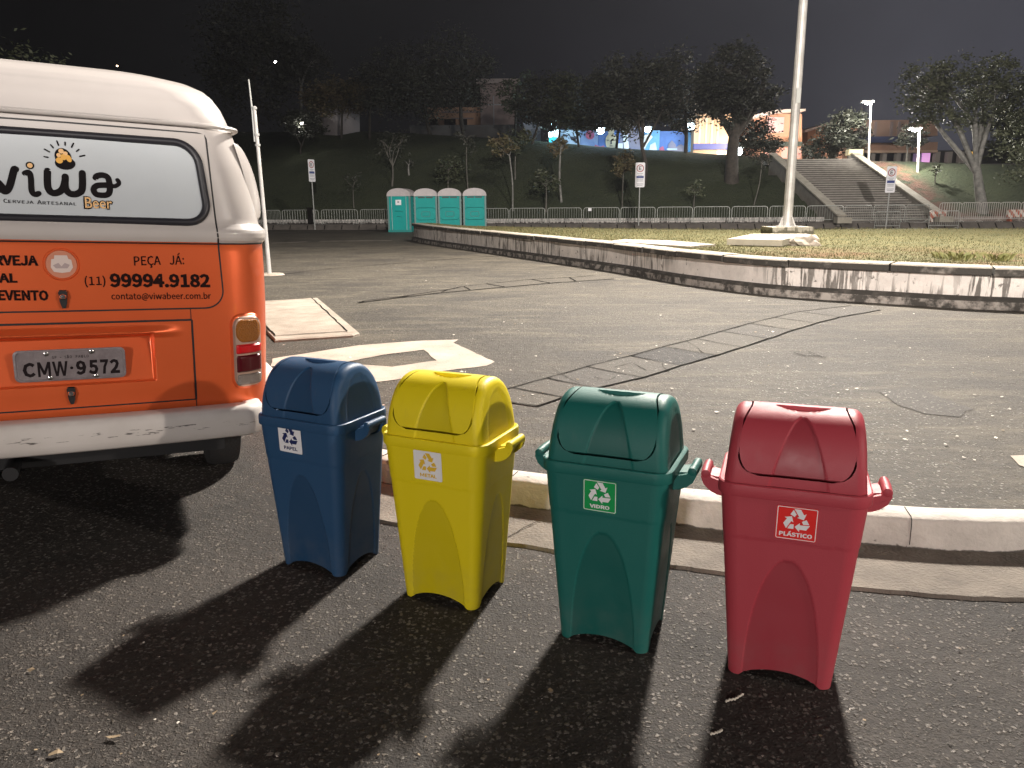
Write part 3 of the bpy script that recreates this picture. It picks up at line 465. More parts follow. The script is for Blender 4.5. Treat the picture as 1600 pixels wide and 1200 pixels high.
# kerb, laid as individual stones in one run: finely sampled so that the edge is a little uneven
kp = [Vector((*p, 0)) for p in KERB[2:15]]
kp = [v.to_2d() for v in smooth_path(kp, 14)]
mb = MB(); rows = []
acc = 0
for i, p in enumerate(kp):
    a = kp[max(i - 1, 0)]; b = kp[min(i + 1, len(kp) - 1)]; t = (b - a).normalized(); nrm = Vector((t.y, -t.x))   # towards the plaza
    if i: acc += (p - kp[i - 1]).length
    h = kz(p); w = .006 * mnoise.noise((p.x * 3, p.y * 3, 0)); w2 = .004 * mnoise.noise((p.x * 9, p.y * 9, 5))
    z0 = zf(p.x, p.y) - .03
    prof = [(0, z0), (.004 + w2, .02 + z0 + .03), (.001 + w2, .05), (.007 + w, h - .030), (.011 + w, h - .012), (.022 + w, h - .002 + w2), (.13, h + w2), (.152, h - .004), (.155, zb(p.y) - .03)]
    rows.append([(p.x + nrm.x * o, p.y + nrm.y * o, z) for o, z in prof])
mb.grid(rows, 0, False, True)
tag(mb.build('kerb', M['kerb_paint'], smooth=50), kind='structure')
# narrow joints between the kerb stones
mb = MB()
for s in range(11, len(kp) - 8, 13):
    p = kp[s]; t = (kp[s + 1] - kp[s - 1]).normalized(); nrm = Vector((t.y, -t.x)); h = kz(p)
    pts = [(-.001, .03), (.004, h - .030), (.008, h - .010), (.022, h + .000), (.13, h + .001)]
    for a, b in zip(pts, pts[1:]):
        mb.bar((p.x + nrm.x * a[0], p.y + nrm.y * a[0], a[1]), (p.x + nrm.x * b[0], p.y + nrm.y * b[0], b[1]), .0025, .0025)
tag(mb.build('kerb_joints', M['crack'], smooth=0), kind='structure')
# concrete gutter strip at its foot
mb = MB(); rows = []
for i, p in enumerate(kp[:103]):
    t = (kp[i + 1] - kp[max(i - 1, 0)]).normalized(); nrm = Vector((t.y, -t.x))
    w = .405 + .018 * mnoise.noise((p.x * 4, p.y * 4, 2)) + .012 * mnoise.noise((p.x * 17, p.y * 17, 2))
    rows.append([(p.x - nrm.x * o, p.y - nrm.y * o, zf(p.x, p.y) + z) for o, z in ((-.02, .012), (.16, .010), (w - .012, .014), (w, -.01))])
mb.grid(rows, 0, False, False)
tag(mb.build('gutter', M['gutter'], smooth=40), kind='structure')
GUT = mb

def ribbon(mb, pts, w, dz, zfun=zb, jitter=0, mi=0):
    rows = []
    for i, p in enumerate(pts):
        a = Vector(pts[max(i - 1, 0)][:2]); b = Vector(pts[min(i + 1, len(pts) - 1)][:2]); t = (b - a).normalized()
        ww = w * (1 + jitter * mnoise.noise((p[0] * 11, p[1] * 11, 3)))
        rows.append([(p[0] + t.y * s * ww / 2, p[1] - t.x * s * ww / 2, zfun(p[1]) + dz) for s in (-1, 1)])
    mb.grid(rows, mi)
def wobble(pts, amp, step=.12, seed=0):
    out = []
    for a, b in zip(pts, pts[1:]):
        a = Vector(a[:2]); b = Vector(b[:2]); n = max(1, int((b - a).length / step)); d = (b - a).normalized()
        for k in range(n):
            p = a + (b - a) * (k / n); j = amp * mnoise.noise((p.x * 3.1, p.y * 3.1, seed)) + amp * .5 * mnoise.noise((p.x * 13, p.y * 13, seed))
            out.append((p.x - d.y * j, p.y + d.x * j))
    out.append(tuple(pts[-1][:2])); return out
def flat_poly(mb, pts, dz, zfun=zb, mi=0):
    mb.add([(p[0], p[1], zfun(p[1]) + dz) for p in pts], [tuple(range(len(pts)))], mi)
# strip of paving slabs let into the plaza, and its joints
U0, U1, D0, D1 = bp(800, 606), bp(1372, 479), bp(930, 618), bp(1385, 482)
mb = MB(); mc = MB()
cuts = [0, .10, .17, .30, .44, .52, .60, .70, .80, .90, 1.0]
cu = [(740, 622, 840, 636), (800, 607, 880, 622), (855, 592, 930, 608), (917, 574, 1005, 591), (985, 557, 1064, 572), (1037, 542.5, 1120, 556), (1087, 530, 1160, 543.5), (1127, 518.5, 1200, 530), (1172, 506, 1240, 516.5), (1210, 496.5, 1275, 506), (1250, 487.5, 1312, 496), (1330, 478, 1376, 485)]
for k, (a, b) in enumerate(zip(cu, cu[1:])):
    q = [bp(a[0], a[1]), bp(a[2], a[3]), bp(b[2], b[3]), bp(b[0], b[1])]
    flat_poly(mb, q, .004, mi=(2, 0, 3, 0, 1, 2, 0, 3, 2, 0, 3)[k])
    ribbon(mc, wobble([q[0], q[1]], .012), .013, .009, jitter=.9)
    ribbon(mc, wobble([q[0], q[3]], .014), .016, .0085, jitter=.8)
    ribbon(mc, wobble([q[1], q[2]], .014), .016, .0082, jitter=.8)
for a, b, c in (((860, 575), (890, 590), (905, 600)), ((1000, 560), (1030, 568), (1045, 582)), ((1072, 532), (1090, 545), (1100, 553)), ((960, 575), (985, 568), (1010, 580)), ((1262, 550), (1280, 557), (1292, 559)), ((930, 590), (950, 596), (962, 590))):
    ribbon(mc, wobble([bp(*a), bp(*b), bp(*c)], .04), .0045, .0078, jitter=.9)
# the farther, thinner line of slabs
far = [(560, 474, 570, 471), (620, 466, 640, 462), (690, 458, 700, 453), (735, 454, 725, 448), (790, 449, 760, 444), (860, 443, 830, 437), (900, 440, 890, 434), (960, 436, 930, 431)]
for a, b in zip(far, far[1:]):
    q = [bp(a[0], a[1]), bp(a[2], a[3]), bp(b[2], b[3]), bp(b[0], b[1])]
    flat_poly(mb, q, .004)
    for s, t_ in ((0, 3), (1, 2), (0, 1)): ribbon(mc, wobble([q[s], q[t_]], .02), .032, .009, jitter=.9)
for P in ([(424, 430), (450, 428), (520, 420), (560, 417), (640, 410), (720, 404), (800, 399)], [(440, 396), (520, 392), (600, 388)]):
    ribbon(mc, wobble([bp(*p) for p in P], .04, .4), .032, .009, jitter=.9)
ribbon(mc, wobble([bp(1242, 552), bp(1258, 557), bp(1278, 557), bp(1291, 560)], .03), .02, .009, jitter=.9)
for P in ([(792, 846), (812, 833), (832, 822), (845, 818)],):
    ribbon(mc, wobble([gp(*q) for q in P], .03, .03), .0045, .0165, lambda y: 0, .9)
ribbon(mc, wobble([bp(790, 606), bp(700, 636), bp(640, 655)], .03), .02, .009, jitter=.9)
tag(mb.build('paving', [M['paver'], M['paver_dark'], asphalt('paving_warm', (.058, .049, .036), (.086, .073, .052), (.26, .23, .18), 60, .14, .7), asphalt('paving_grey', (.044, .038, .031), (.066, .057, .045), (.22, .195, .16), 60, .16, .7)], smooth=0), kind='structure')
tag(mc.build('paving_joints', M['crack'], smooth=0), kind='structure')

# worn white paint: the arrow, the two bay lines, the patch at the right edge
def paint_mat():
    m = mat('road_paint', (.56, .49, .42), .85); t, b, L = nodes_of(m)
    v = N(t, 'ShaderNodeTexCoord').outputs['Object']
    c = mixc(t, noise_fac(t, v, 3, .35, .7, 7), (.50, .44, .37), (.33, .285, .235))
    c = mixc(t, mth(t, 'MULTIPLY', noise_fac(t, v, 60, .58, .72, 4), .8), c, (.12, .10, .085))
    L(c, b.inputs['Base Color']); return m
M['paint'] = paint_mat()
mb = MB()
def rag(pp, amp):
    P = [bp(*p) for p in pp]; return wobble(P + [P[0]], amp, .08, 4)[:-1]
flat_poly(mb, rag([(425, 561), (560, 540), (660, 533), (717, 531), (708, 536), (772, 566), (760, 572), (690, 581), (620, 594), (560, 601), (520, 585), (560, 570), (612, 574), (682, 564), (662, 547), (600, 555), (540, 566), (425, 573)], .018), .005)
mb2 = MB()
for a, b, w in (((424, 380), (480, 378), .16), ((500, 377), (612, 376), .16), ((655, 379), (676, 379), .2)):
    ribbon(mb2, wobble([bp(*a), bp(*b)], .03, .3), w, .005, jitter=.5)
flat_poly(mb2, rag([(1578, 713), (1620, 712), (1620, 738), (1592, 728)], .02), .005)
tag(mb.build('arrow_marking', M['paint'], smooth=0), kind='structure')
tag(mb2.build('line_marking', M['paint'], smooth=0), kind='structure')
# patched asphalt on the right: a thin darker lens with a broken edge
mb = MB(); flat_poly(mb, rag([(1372, 612), (1412, 607), (1440, 611), (1490, 628), (1520, 640), (1500, 652), (1450, 646), (1400, 634)], .05), .004)
tag(mb.build('road_patch', M['patch'], smooth=0), kind='structure')

# raised concrete island beside the van: a slab inside a kerb of its own
isl = [bp(*p) for p in ((405, 477), (487, 469), (543, 523), (430, 530), (405, 500))]
rim = [bp(*p) for p in ((400, 474), (496, 468), (562, 524), (552, 527), (430, 535), (400, 503))]
def slab(mb, pts, z0, z1, mi=0, bev=.012):
    c = sum((Vector(p[:2]) for p in pts), Vector((0, 0))) / len(pts)
    def ring(z, s): return [((p[0] - c.x) * s + c.x, (p[1] - c.y) * s + c.y, zb(p[1]) + z) for p in pts]
    r0, r1, r2 = ring(z0, 1), ring(z1 - bev, 1), ring(z1, 1 - bev * 1.5)
    n = len(pts); vs = r0 + r1 + r2
    fs = [(i, (i + 1) % n, n + (i + 1) % n, n + i) for i in range(n)] + [(n + i, n + (i + 1) % n, 2 * n + (i + 1) % n, 2 * n + i) for i in range(n)] + [tuple(range(2 * n, 3 * n))]
    mb.add(vs, fs, mi)
mb = MB(); slab(mb, rim, -.05, .030); slab(mb, isl, 0, .036)
for a, b in ((0, 1), (1, 2), (2, 3), (3, 4)):
    ribbon(mb, wobble([isl[a], isl[b]], .02, .15),   .018, .038, jitter=.9, mi=1)
tag(mb.build('traffic_island', [M['conc'], M['crack']], smooth=0), 'low raised concrete slab with a cracked edge beside the orange van', 'traffic island')

# paper scraps, dry leaves and chips scattered about
mb = MB()
def chip(p, z, s, mi):
    a = rnd.uniform(0, 6.3); n = rnd.choice((3, 4, 5)); st = rnd.uniform(.3, 1); zz = z + .006
    mb.add([(p[0] + cos(a) * s * cos(2 * pi * k / n) - sin(a) * s * st * sin(2 * pi * k / n), p[1] + sin(a) * s * cos(2 * pi * k / n) + cos(a) * s * st * sin(2 * pi * k / n), zz + rnd.uniform(0, .5) * s) for k in range(n)], [tuple(range(n))], mi)
for i in range(520):
    px, py = rnd.uniform(440, 1600), 400 + 400 * rnd.random() ** .7
    p = bp(px, py)
    if p.y < (3.75 if p.x > 1 else 4.3): continue
    chip(p, zb(p.y), rnd.uniform(.004, .013) * (1 + p.y * .06), rnd.choice((0, 0, 0, 1)))
for i in range(170):
    px, py = rnd.uniform(0, 1600), rnd.uniform(730, 1200); p = gp(px, py)
    if p.y > 2.5 and p.x > -1.2: continue
    chip(p, zf(p.x, p.y), rnd.uniform(.002, .006), rnd.choice((0, 1, 1, 2)))
for px, py, s in ((180, 1168, .022), (336, 1123, .012), (52, 1066, .014), (90, 1197, .02), (860, 1082, .012), (1499, 1017, .012)):
    p = gp(px, py); chip(p, zf(p.x, p.y), s, 1)
tag(mb.build('litter', [mat('paper_scrap', (.75, .70, .62), .7), mat('dry_leaf', (.28, .21, .13), .8), mat('stone_chip', (.30, .27, .23), .6)], smooth=0), kind='stuff')
# two pale curled twigs in the red bin's shadow
for pts, lab in (([(1134, 1100), (1140, 1097), (1148, 1096), (1154, 1092), (1161, 1088)], 'longer pale curled twig on the asphalt just below the red bin'), ([(1110, 1151), (1118, 1149), (1124, 1147), (1128, 1144)], 'shorter pale twig at the edge of the red bin shadow')):
    mb = MB(); P = [gp(*p) for p in pts]; mb.tube([Vector((p.x, p.y, .006 + .004 * (i % 2))) for i, p in enumerate(smooth_path(P, 3))], .0035, 5)
    tag(mb.build('twig', mat('pale_twig', (.55, .50, .42), .8), smooth=60), lab, 'twig')
# ------------------------------------------------------------------ recycling bins
def rrect(w, d, r, nf=40, nsd=34, nc=7):
    """perimeter from the front-left going right: (x, y, face, s along face)"""
    out = []
    hw, hd = w / 2 - r, d / 2 - r
    for k in range(nf): s = -1 + 2 * k / nf; out.append((s * hw, -d / 2, 0, s * hw))
    for k in range(nc): a = -pi / 2 + pi / 2 * k / nc; out.append((hw + r * cos(a), -hd + r * sin(a), 9, 0))
    for k in range(nsd): s = -1 + 2 * k / nsd; out.append((w / 2, s * hd, 1, s * hd))
    for k in range(nc): a = pi / 2 * k / nc; out.append((hw + r * cos(a), hd + r * sin(a), 9, 0))
    for k in range(nf): s = 1 - 2 * k / nf; out.append((s * hw, d / 2, 2, s * hw))
    for k in range(nc): a = pi / 2 + pi / 2 * k / nc; out.append((-hw + r * cos(a), hd + r * sin(a), 9, 0))
    for k in range(nsd): s = 1 - 2 * k / nsd; out.append((-w / 2, s * hd, 3, s * hd))
    for k in range(nc): a = pi + pi / 2 * k / nc; out.append((-hw + r * cos(a), -hd + r * sin(a), 9, 0))
    return out
FN = {0: (0, -1), 1: (1, 0), 2: (0, 1), 3: (-1, 0)}
ZL, HH, DL = .634, .208, .150              # hood base height, rise, half depth
def bin_body():
    mb = MB(); rows = []
    nz = 100
    for j in range(nz + 1):
        t = j / nz; row = []
        for x0, y0, fc, s0 in rrect(1, 1, .1):
            pass
        base = rrect(.3025, .268, .030, 90, 76); top = rrect(.404, .320, .046, 90, 76)
        for (bx, by, fc, bs), (tx, ty, _, ts) in zip(base, top):
            A = .117 if fc in (0, 2) else .100
            z0 = 0
            if fc in FN and abs(bs) < A: z0 = .036 * (1 - (bs / A) ** 2) ** .75
            z = z0 + (.606 - z0) * t; k = z / .606
            x, y, s = lerp(bx, tx, k), lerp(by, ty, k), lerp(bs, ts, k)
            o = .0016 * sstep(.4695, .4705, z)
            if fc in FN:
                aw = (.108, .086, .108, .086)[fc]
                if 0 <= z < .412:
                    lim = aw * (max(0, 1 - (z / .412) ** 2.0)) ** .5
                    o -= .0030 * sstep(-.0016, .0016, lim - abs(s))
                nx, ny = FN[fc]; x += nx * o; y += ny * o
            else:
                l = sqrt(x * x + y * y); x += x / l * o; y += y / l * o
            row.append((x, y, z))
        rows.append(row)
    mb.grid(rows, 0, True)
    per = rrect(.3025, .268, .030, 90, 76); pert = rrect(.404, .320, .046, 90, 76); n = len(per)
    for q in range(len(mb.f)):
        i, j = divmod(q, n); k = (j + 1) % n
        if per[j][2] not in FN: continue
        z = (rows[i][j][2] + rows[i + 1][k][2]) / 2; sx_ = lerp((per[j][3] + (per[k][3] if per[k][2] == per[j][2] else per[j][3])) / 2, (pert[j][3] + (pert[k][3] if per[k][2] == per[j][2] else pert[j][3])) / 2, z / .606)
        aw = (.108, .086, .108, .086)[per[j][2]]
        if z < .412 and aw * (1 - (z / .412) ** 2) ** .5 > abs(sx_): mb.m[q] = 1
    bot = rows[0]; inner = [(x * .93, y * .93, z + .004) for x, y, z in bot]
    mb.grid([inner, bot], 0, True)
    fl = [(x * .92, y * .92, .05) for x, y, z in bot]
    mb.grid([fl, inner], 0, True); mb.add(fl, [tuple(range(len(fl)))])
    return mb
def bin_rim():
    mb = MB(); rows = []
    for w, d, r, z in ((.400, .316, .045, .598), (.4215, .3325, .054, .600), (.4254, .3364, .056, .604), (.4254, .3364, .056, .628), (.4225, .3335, .055, .636), (.414, .326, .052, .6385), (.392, .304, .042, .636), (.385, .296, .04, .630)):
        rows.append([(x, y, z) for x, y, _, _ in rrect(w, d, r, 24, 20, 8)])
    mb.grid(rows, 0, True); return mb
def arch_d(th, k=1.0, inset=0.0):
    c, s = cos(th), sin(th); p = 2 / 2.25
    d = -(DL - inset) * (abs(c) ** p) * (1 if c > 0 else -1); h = (HH - inset) * abs(s) ** p
    return d, h
def arch_n(th):
    a, b = arch_d(max(th - .01, 0)), arch_d(min(th + .01, pi)); t = Vector((b[0] - a[0], b[1] - a[1])).normalized()
    return Vector((-t.y, t.x))
XF = [(.030, .098), (.034, .118), (.042, .134), (.055, .146), (.075, .155), (.10, .160), (.13, .1605), (.16, .156), (.185, .147), (.20, .138), (.208, .132)]
def th_for(h):
    lo, hi = 0, pi / 2
    for _ in range(40):
        m = (lo + hi) / 2
        if arch_d(m)[1] < h: lo = m
        else: hi = m
    return lo
TH0 = th_for(.030)
CX = .012
def flap_arch(x, z):                       # >0 inside the pressed arch
    if z > .826: return -1
    return .0735 * sqrt(max(0, (.826 - z) / .158)) - abs(x - CX)
def bin_hood():
    mb = MB(); rr = .030
    ths = [TH0 * k / 8 for k in range(9)] + [TH0 + (pi - 2 * TH0) * k / 72 for k in range(1, 73)] + [pi - TH0 + TH0 * k / 8 for k in range(1, 9)]
    def hwE(h): return .1955 - .0155 * (h / HH)
    def ptx(x, th, inset=0):
        d, h = arch_d(th, 1, inset); return (x, d, ZL + h)
    gap = .003
    for sgn in (-1, 1):
        rows = []
        for th in ths:
            d, h = arch_d(th); row = []
            hm = max(h, .030); xf = table(XF, hm) + gap
            xe = hwE(h) - rr
            for k in range(7): row.append(ptx(sgn * lerp(xf, xe, k / 6), th))
            for k in range(1, 8):
                a = pi / 2 * k / 7; row.append(ptx(sgn * (xe + rr * sin(a)), th, rr * (1 - cos(a))))
            D2, H2 = arch_d(th, 1, rr)
            for k in range(1, 21):
                q = 1 - k / 20; dd, hh = D2 * q, H2 * q
                dep = .0035 * sstep(-.003, .003, .088 * sqrt(max(0, 1 - (hh / .165) ** 2)) - abs(dd)) if hh < .165 else 0
                row.append((sgn * (hwE(hh) - dep), dd, ZL + hh))
            rows.append(row)
        mb.grid(rows, 0, False, sgn > 0)
    for lo, hi in ((0, TH0), (pi - TH0, pi)):
        rows = []
        xf0 = table(XF, .030) + gap
        for k in range(9):
            th = lerp(lo, hi, k / 8); n = arch_n(th); row = []
            for j in range(61):
                x = lerp(-xf0, xf0, j / 60); p = Vector(ptx(x, th))
                dep = .0030 * sstep(-.002, .002, flap_arch(x, p.z)) if th < 1 else 0
                if j in (0, 60): dep = 0
                row.append((p.x, p.y - n.x * dep, p.z - n.y * dep))
            rows.append(row)
        mb.grid(rows)
    # a lining a little below the skin, seen only in the gap round the flap
    return mb
def bin_flap():
    mb = MB(); rows = []
    n = 120; e1 = TH0 + .012
    ths = []
    for k in range(n + 1): ths.append(e1 + (pi - 2 * e1) * k / n)
    # cumulative arc length from the ridge towards the front
    def arc(th):
        s = 0; a = arch_d(th); steps = 24
        for k in range(1, steps + 1):
            b = arch_d(lerp(th, pi / 2, k / steps)); s += sqrt((a[0] - b[0]) ** 2 + (a[1] - b[1]) ** 2); a = b
        return s
    for i, th in enumerate(ths):
        d, h = arch_d(th); nn = arch_n(th); xf = table(XF, h) - .0015; row = []
        front = th < pi / 2; s = arc(th) if front else -arc(th)
        zed = ZL + h
        edge_t = min(i, n - i)
        for j in range(141):
            a = -1 + 2 * j / 140; a = a * (1 + .12 * (1 - a * a)) ; x = a * xf
            o = .0016
            if front:
                o -= .0032 * sstep(-.002, .002, flap_arch(x, zed))
                xx = (x - CX) / .079
                if abs(xx) < 1:
                    low = -.006 + .046 * sqrt(1 - xx * xx)
                    ins = min(low - s, s + .006) if s > -.006 else -1
                    o -= .016 * sstep(-.0012, .0030, ins)
                    o += .0022 * math.exp(-((low - s) / .0028) ** 2) if s < low + .006 and s > -.004 else 0
            ed = min(xf - abs(x), 9)
            o -= .012 * (1 - sstep(0, .0022, ed)) if j in (0, 140) else 0
            if edge_t == 0: o -= .010
            row.append((x, d + nn.x * o, ZL + h + nn.y * o))
        rows.append(row)
    mb.grid(rows)
    for q in range(len(mb.f)):
        c = sum((Vector(mb.v[v]) for v in mb.f[q]), Vector((0, 0, 0))) / 4
        if c.y < 0 and flap_arch(c.x, c.z) > 0: mb.m[q] = 1
    return mb
def bin_handle(sgn):
    mb = MB()
    mb.tube([(sgn * .256, -.056, .6185), (sgn * .256, -.054, .6185), (sgn * .257, 0, .6195), (sgn * .256, .054, .6185), (sgn * .256, .056, .6185)], [.010, .0138, .0145, .0138, .010], 14)
    for c in (-.045, .045):
        poly = [(.195, .600), (.222, .604), (.240, .610), (.250, .632), (.264, .628), (.270, .608), (.260, .584), (.240, .566), (.218, .556), (.195, .552)]
        mb.prism([Vector((sgn * x, 0, z)) for x, z in poly], (0, c - .010, 0), (0, c + .010, 0))
        mb.tube([(sgn * .250, c - .012, .590), (sgn * .250, c + .012, .590)], .0048, 8)
    poly = [(.195, .606), (.244, .612), (.252, .606), (.247, .590), (.234, .572), (.195, .558)]
    mb.prism([Vector((sgn * x, 0, z)) for x, z in poly], (0, -.038, 0), (0, .038, 0))
    return mb
def face_map(xc, zc, out):
    k = (.160 - .134) / .606
    up = Vector((0, -k, 1)).normalized(); nrm = Vector((0, -1, -k)).normalized()
    o = Vector((xc, -(.134 + k * zc) - .0030, zc))
    return lambda x, y, e=0: o + Vector((1, 0, 0)) * x + up * y + nrm * (out + e)
def recycle_polys():
    """three chasing arrows round a triangle: each a short tail, a fold at the corner and an arrow-headed band"""
    nr, dr, nl, dl = Vector((.866, .5)), Vector((.5, -.866)), Vector((-.866, .5)), Vector((.5, .866))
    r = lambda n, s: tuple(nr * n + dr * s)
    l = lambda n, s: tuple(nl * n + dl * s)
    head = [(-.196, .82), r(.58, -.61), r(.58, -.20), r(.75, -.20), r(.42, .10), r(.11, -.20), r(.26, -.20), r(.26, -.41)]
    tail = [l(.58, .16), l(.58, .53), l(.26, .37), l(.26, .16)]
    out = []
    for k in range(3):
        a = -2 * pi / 3 * k
        for q in (head, tail): out.append([(x * cos(a) - y * sin(a), x * sin(a) + y * cos(a)) for x, y in q])
    return out
def rounded(w, h, r, n=6):
    P = []
    for cx, cy, a0 in ((w / 2 - r, h / 2 - r, 0), (-w / 2 + r, h / 2 - r, pi / 2), (-w / 2 + r, -h / 2 + r, pi), (w / 2 - r, -h / 2 + r, 3 * pi / 2)):
        P += [(cx + r * cos(a0 + pi / 2 * k / n), cy + r * sin(a0 + pi / 2 * k / n)) for k in range(n + 1)]
    return P
def sticker(parent, bg, fg, border, word, xc, zc, w, h, roll):
    fm0 = face_map(xc, zc, .0)
    ca, sa = cos(roll), sin(roll)
    def fm(x, y, e): return fm0(x * ca - y * sa, x * sa + y * ca, e)
    mb = MB(); P = rounded(w, h, .005)
    a = [fm(x, y, .0002) for x, y in P]; b = [fm(x, y, .0012) for x, y in P]; n = len(P)
    mb.add(a + b, [tuple(range(n, 2 * n))] + [(i, (i + 1) % n, n + (i + 1) % n, n + i) for i in range(n)])
    o = mb.build('sticker', bg, parent, smooth=0)
    mb = MB()
    for q in recycle_polys(): mb.add([fm(x * h * .43, y * h * .43 + h * .085, .0017) for x, y in q], [tuple(range(len(q)))])
    tw = w * (.80 if len(word) > 6 else .56 if len(word) == 6 else .60)
    add_text(mb, word, lambda x, y: fm((x - .5) * tw, -h * .40 + y * h * (.17 if 'Á' in word else .125), .0017), bold=.035)
    if border:
        O = rounded(w * .965, h * .965, .0045); I = rounded(w * .925, h * .925, .003); n = len(O)
        mb.add([fm(x, y, .0017) for x, y in O] + [fm(x, y, .0017) for x, y in I], [(i, (i + 1) % n, n + (i + 1) % n, n + i) for i in range(n)])
    mb.build('emblem', fg, o, smooth=0)
def plastic(name, c, smoother=0.0):
    m = mat(name, c, .45, bump=.09 if not smoother else .03, bscale=300, spec=.38); t, b, L = nodes_of(m)
    v = N(t, 'ShaderNodeTexCoord').outputs['Object']
    r = N(t, 'ShaderNodeMapRange'); r.inputs[3].default_value = .44 - smoother; r.inputs[4].default_value = .64 - smoother
    L(noise_fac(t, v, 9, .3, .7, 6), r.inputs[0]); L(r.outputs[0], b.inputs['Roughness'])
    sc = noise_fac(t, v, 34, .70, .78, 3)                                     # dusty scuffs
    sz = N(t, 'ShaderNodeSeparateXYZ'); L(v, sz.inputs[0])
    lowr = N(t, 'ShaderNodeMapRange'); lowr.inputs[1].default_value = .22; lowr.inputs[2].default_value = .0; L(sz.outputs[2], lowr.inputs[0])
    spots = mth(t, 'MULTIPLY', noise_fac(t, v, 95, .74, .80, 2), .22)
    mps = N(t, 'ShaderNodeMapping'); mps.inputs['Scale'].default_value = (34, 34, 3.2); L(v, mps.inputs[0])
    runs = mth(t, 'MULTIPLY', noise_fac(t, mps.outputs[0], 1.0, .62, .80, 4), .09)
    dust = mth(t, 'ADD', mth(t, 'ADD', mth(t, 'ADD', spots, runs), mth(t, 'MULTIPLY', sc, .16)), mth(t, 'MULTIPLY', mth(t, 'MULTIPLY', lowr.outputs[0], noise_fac(t, v, 14, .4, .75, 5)), .22))
    col = mixc(t, dust, c, (.20, .18, .16))
    L(col, b.inputs['Base Color']); return m
wht = mat('sticker_white', (.78, .77, .78), .35)
BINS = [('blue', (-.758, 2.978), -26.9, (.017, .064, .145), wht, mat('sticker_navy', (.012, .02, .10), .4), False, 'PAPEL', -.031, .559, .113, .112, R(-1), 'dark blue swing-lid recycling bin with a white PAPEL sticker, next to the van'),
        ('yellow', (-.222, 2.711), -24.7, (.72, .58, .004), wht, mat('sticker_yellow', (.72, .46, .03), .4), False, 'METAL', -.010, .543, .112, .108, R(0), 'bright yellow swing-lid recycling bin with a white METAL sticker'),
        ('green', (.345, 2.424), -23.3, (.007, .118, .100), mat('sticker_green', (.0, .30, .07), .4), wht, True, 'VIDRO', -.009, .539, .109, .106, R(-.3), 'dark green swing-lid recycling bin with a green VIDRO sticker'),
        ('red', (.856, 2.221), -19.7, (.40, .046, .064), mat('sticker_red', (.72, .015, .012), .4), wht, True, 'PLÁSTICO', .0145, .535, .113, .104, R(-.5), 'dark red swing-lid recycling bin with a red PLÁSTICO sticker')]
shape = {}
for nm, (x, y), yaw, colr, bgm, fgm, brd, word, xc, zc, w, h, roll, lab in BINS:
    root = empty('recycling_bin', (x, y, .002), R(yaw), lab, 'recycling bin', 'recycling bins lined up along the kerb')
    pm = [plastic(nm + '_plastic', colr), plastic(nm + '_plastic_smooth', tuple(c * .80 for c in colr), .07)]
    for part, fn in (('body', bin_body), ('rim', bin_rim), ('hood', bin_hood), ('flap', bin_flap), ('handle', lambda: bin_handle(-1)), ('handle', lambda: bin_handle(1))):
        key = part + str(len([c for c in root.children if c.name.startswith('handle')]) if part == 'handle' else '')
        if key not in shape:
            o = fn().build(part, pm, root, smooth=38, merge=.00008)
            shape[key] = o.data
        else:
            me = shape[key].copy(); me.materials[0], me.materials[1] = pm
            o = bpy.data.objects.new(part, me); COL.objects.link(o); o.parent = root
    sticker(root, bgm, fgm, brd, word, xc, zc, w, h, roll)
# ------------------------------------------------------------------ van
VO = Vector((-1.826, 3.1315, .8025)) - .77 * Vector((.04276, .02164, .99885))
VR = Matrix(((.89123, -.45152, .04276), (.45100, .89226, .02164), (-.04793, 0, .99885)))
van = empty('van', label='orange and white vintage delivery van seen from behind with black lettering', cat='van')
van.matrix_world = Matrix.Translation(VO) @ VR.to_4x4()
ZT = [  # z, half width, rear y, corner radius
    (.40, .775, .06, .17), (.46, .790, .035, .18), (.55, .803, .012, .19), (.65, .810, .004, .20), (.80, .815, 0, .20), (1.00, .818, .0, .20), (1.15, .817, .004, .20), (1.266, .813, .008, .20),
    (1.277, .816, .004, .20), (1.286, .826, -.005, .205), (1.298, .831, -.010, .21), (1.320, .831, -.010, .21), (1.334, .825, -.004, .205), (1.346, .812, .006, .20), (1.36, .801, .014, .20),
    (1.45, .785, .030, .20), (1.60, .752, .056, .20), (1.70, .722, .074, .20), (1.755, .706, .083, .20), (1.775, .698, .089, .20), (1.80, .690, .096, .20), (1.86, .668, .114, .22), (1.91, .640, .140, .25), (1.94, .612, .168, .27), (1.965, .572, .212, .30), (1.985, .510, .285, .32), (2.0, .41, .42, .32), (2.012, .25, .68, .24), (2.016, .08, 1.0, .07)]
def vt(z):
    if z <= ZT[0][0]: return ZT[0][1:]
    for a, b in zip(ZT, ZT[1:]):
        if z <= b[0]:
            t = (z - a[0]) / (b[0] - a[0]); return tuple(lerp(a[i], b[i], t) for i in (1, 2, 3))
    return ZT[-1][1:]
CROWN = .022
def vsurf(x, z, off=0.0):
    """point on the rear / corner skin of the van"""
    w, y0, r = vt(z); a = abs(x)
    def yy(a):
        if a <= w - r: return y0 + CROWN * (a / w) ** 2
        q = min(1, (a - (w - r)) / r); return y0 + CROWN * ((w - r) / w) ** 2 + r * (1 - sqrt(max(0, 1 - q * q)))
    y = yy(a)
    if not off: return Vector((x, y, z))
    e = .004
    dyx = (yy(min(a + e, w)) - yy(max(a - e, 0))) / (2 * e) * (1 if x >= 0 else -1)
    w2, y2, r2 = vt(z + .01); w1, y1, r1 = vt(z - .01)
    dyz = (y2 - y1) / .02
    n = Vector((dyx, -1, dyz)).normalized()
    return Vector((x, y, z)) + n * off
LEN = 4.35
mb = MB(); rows = []
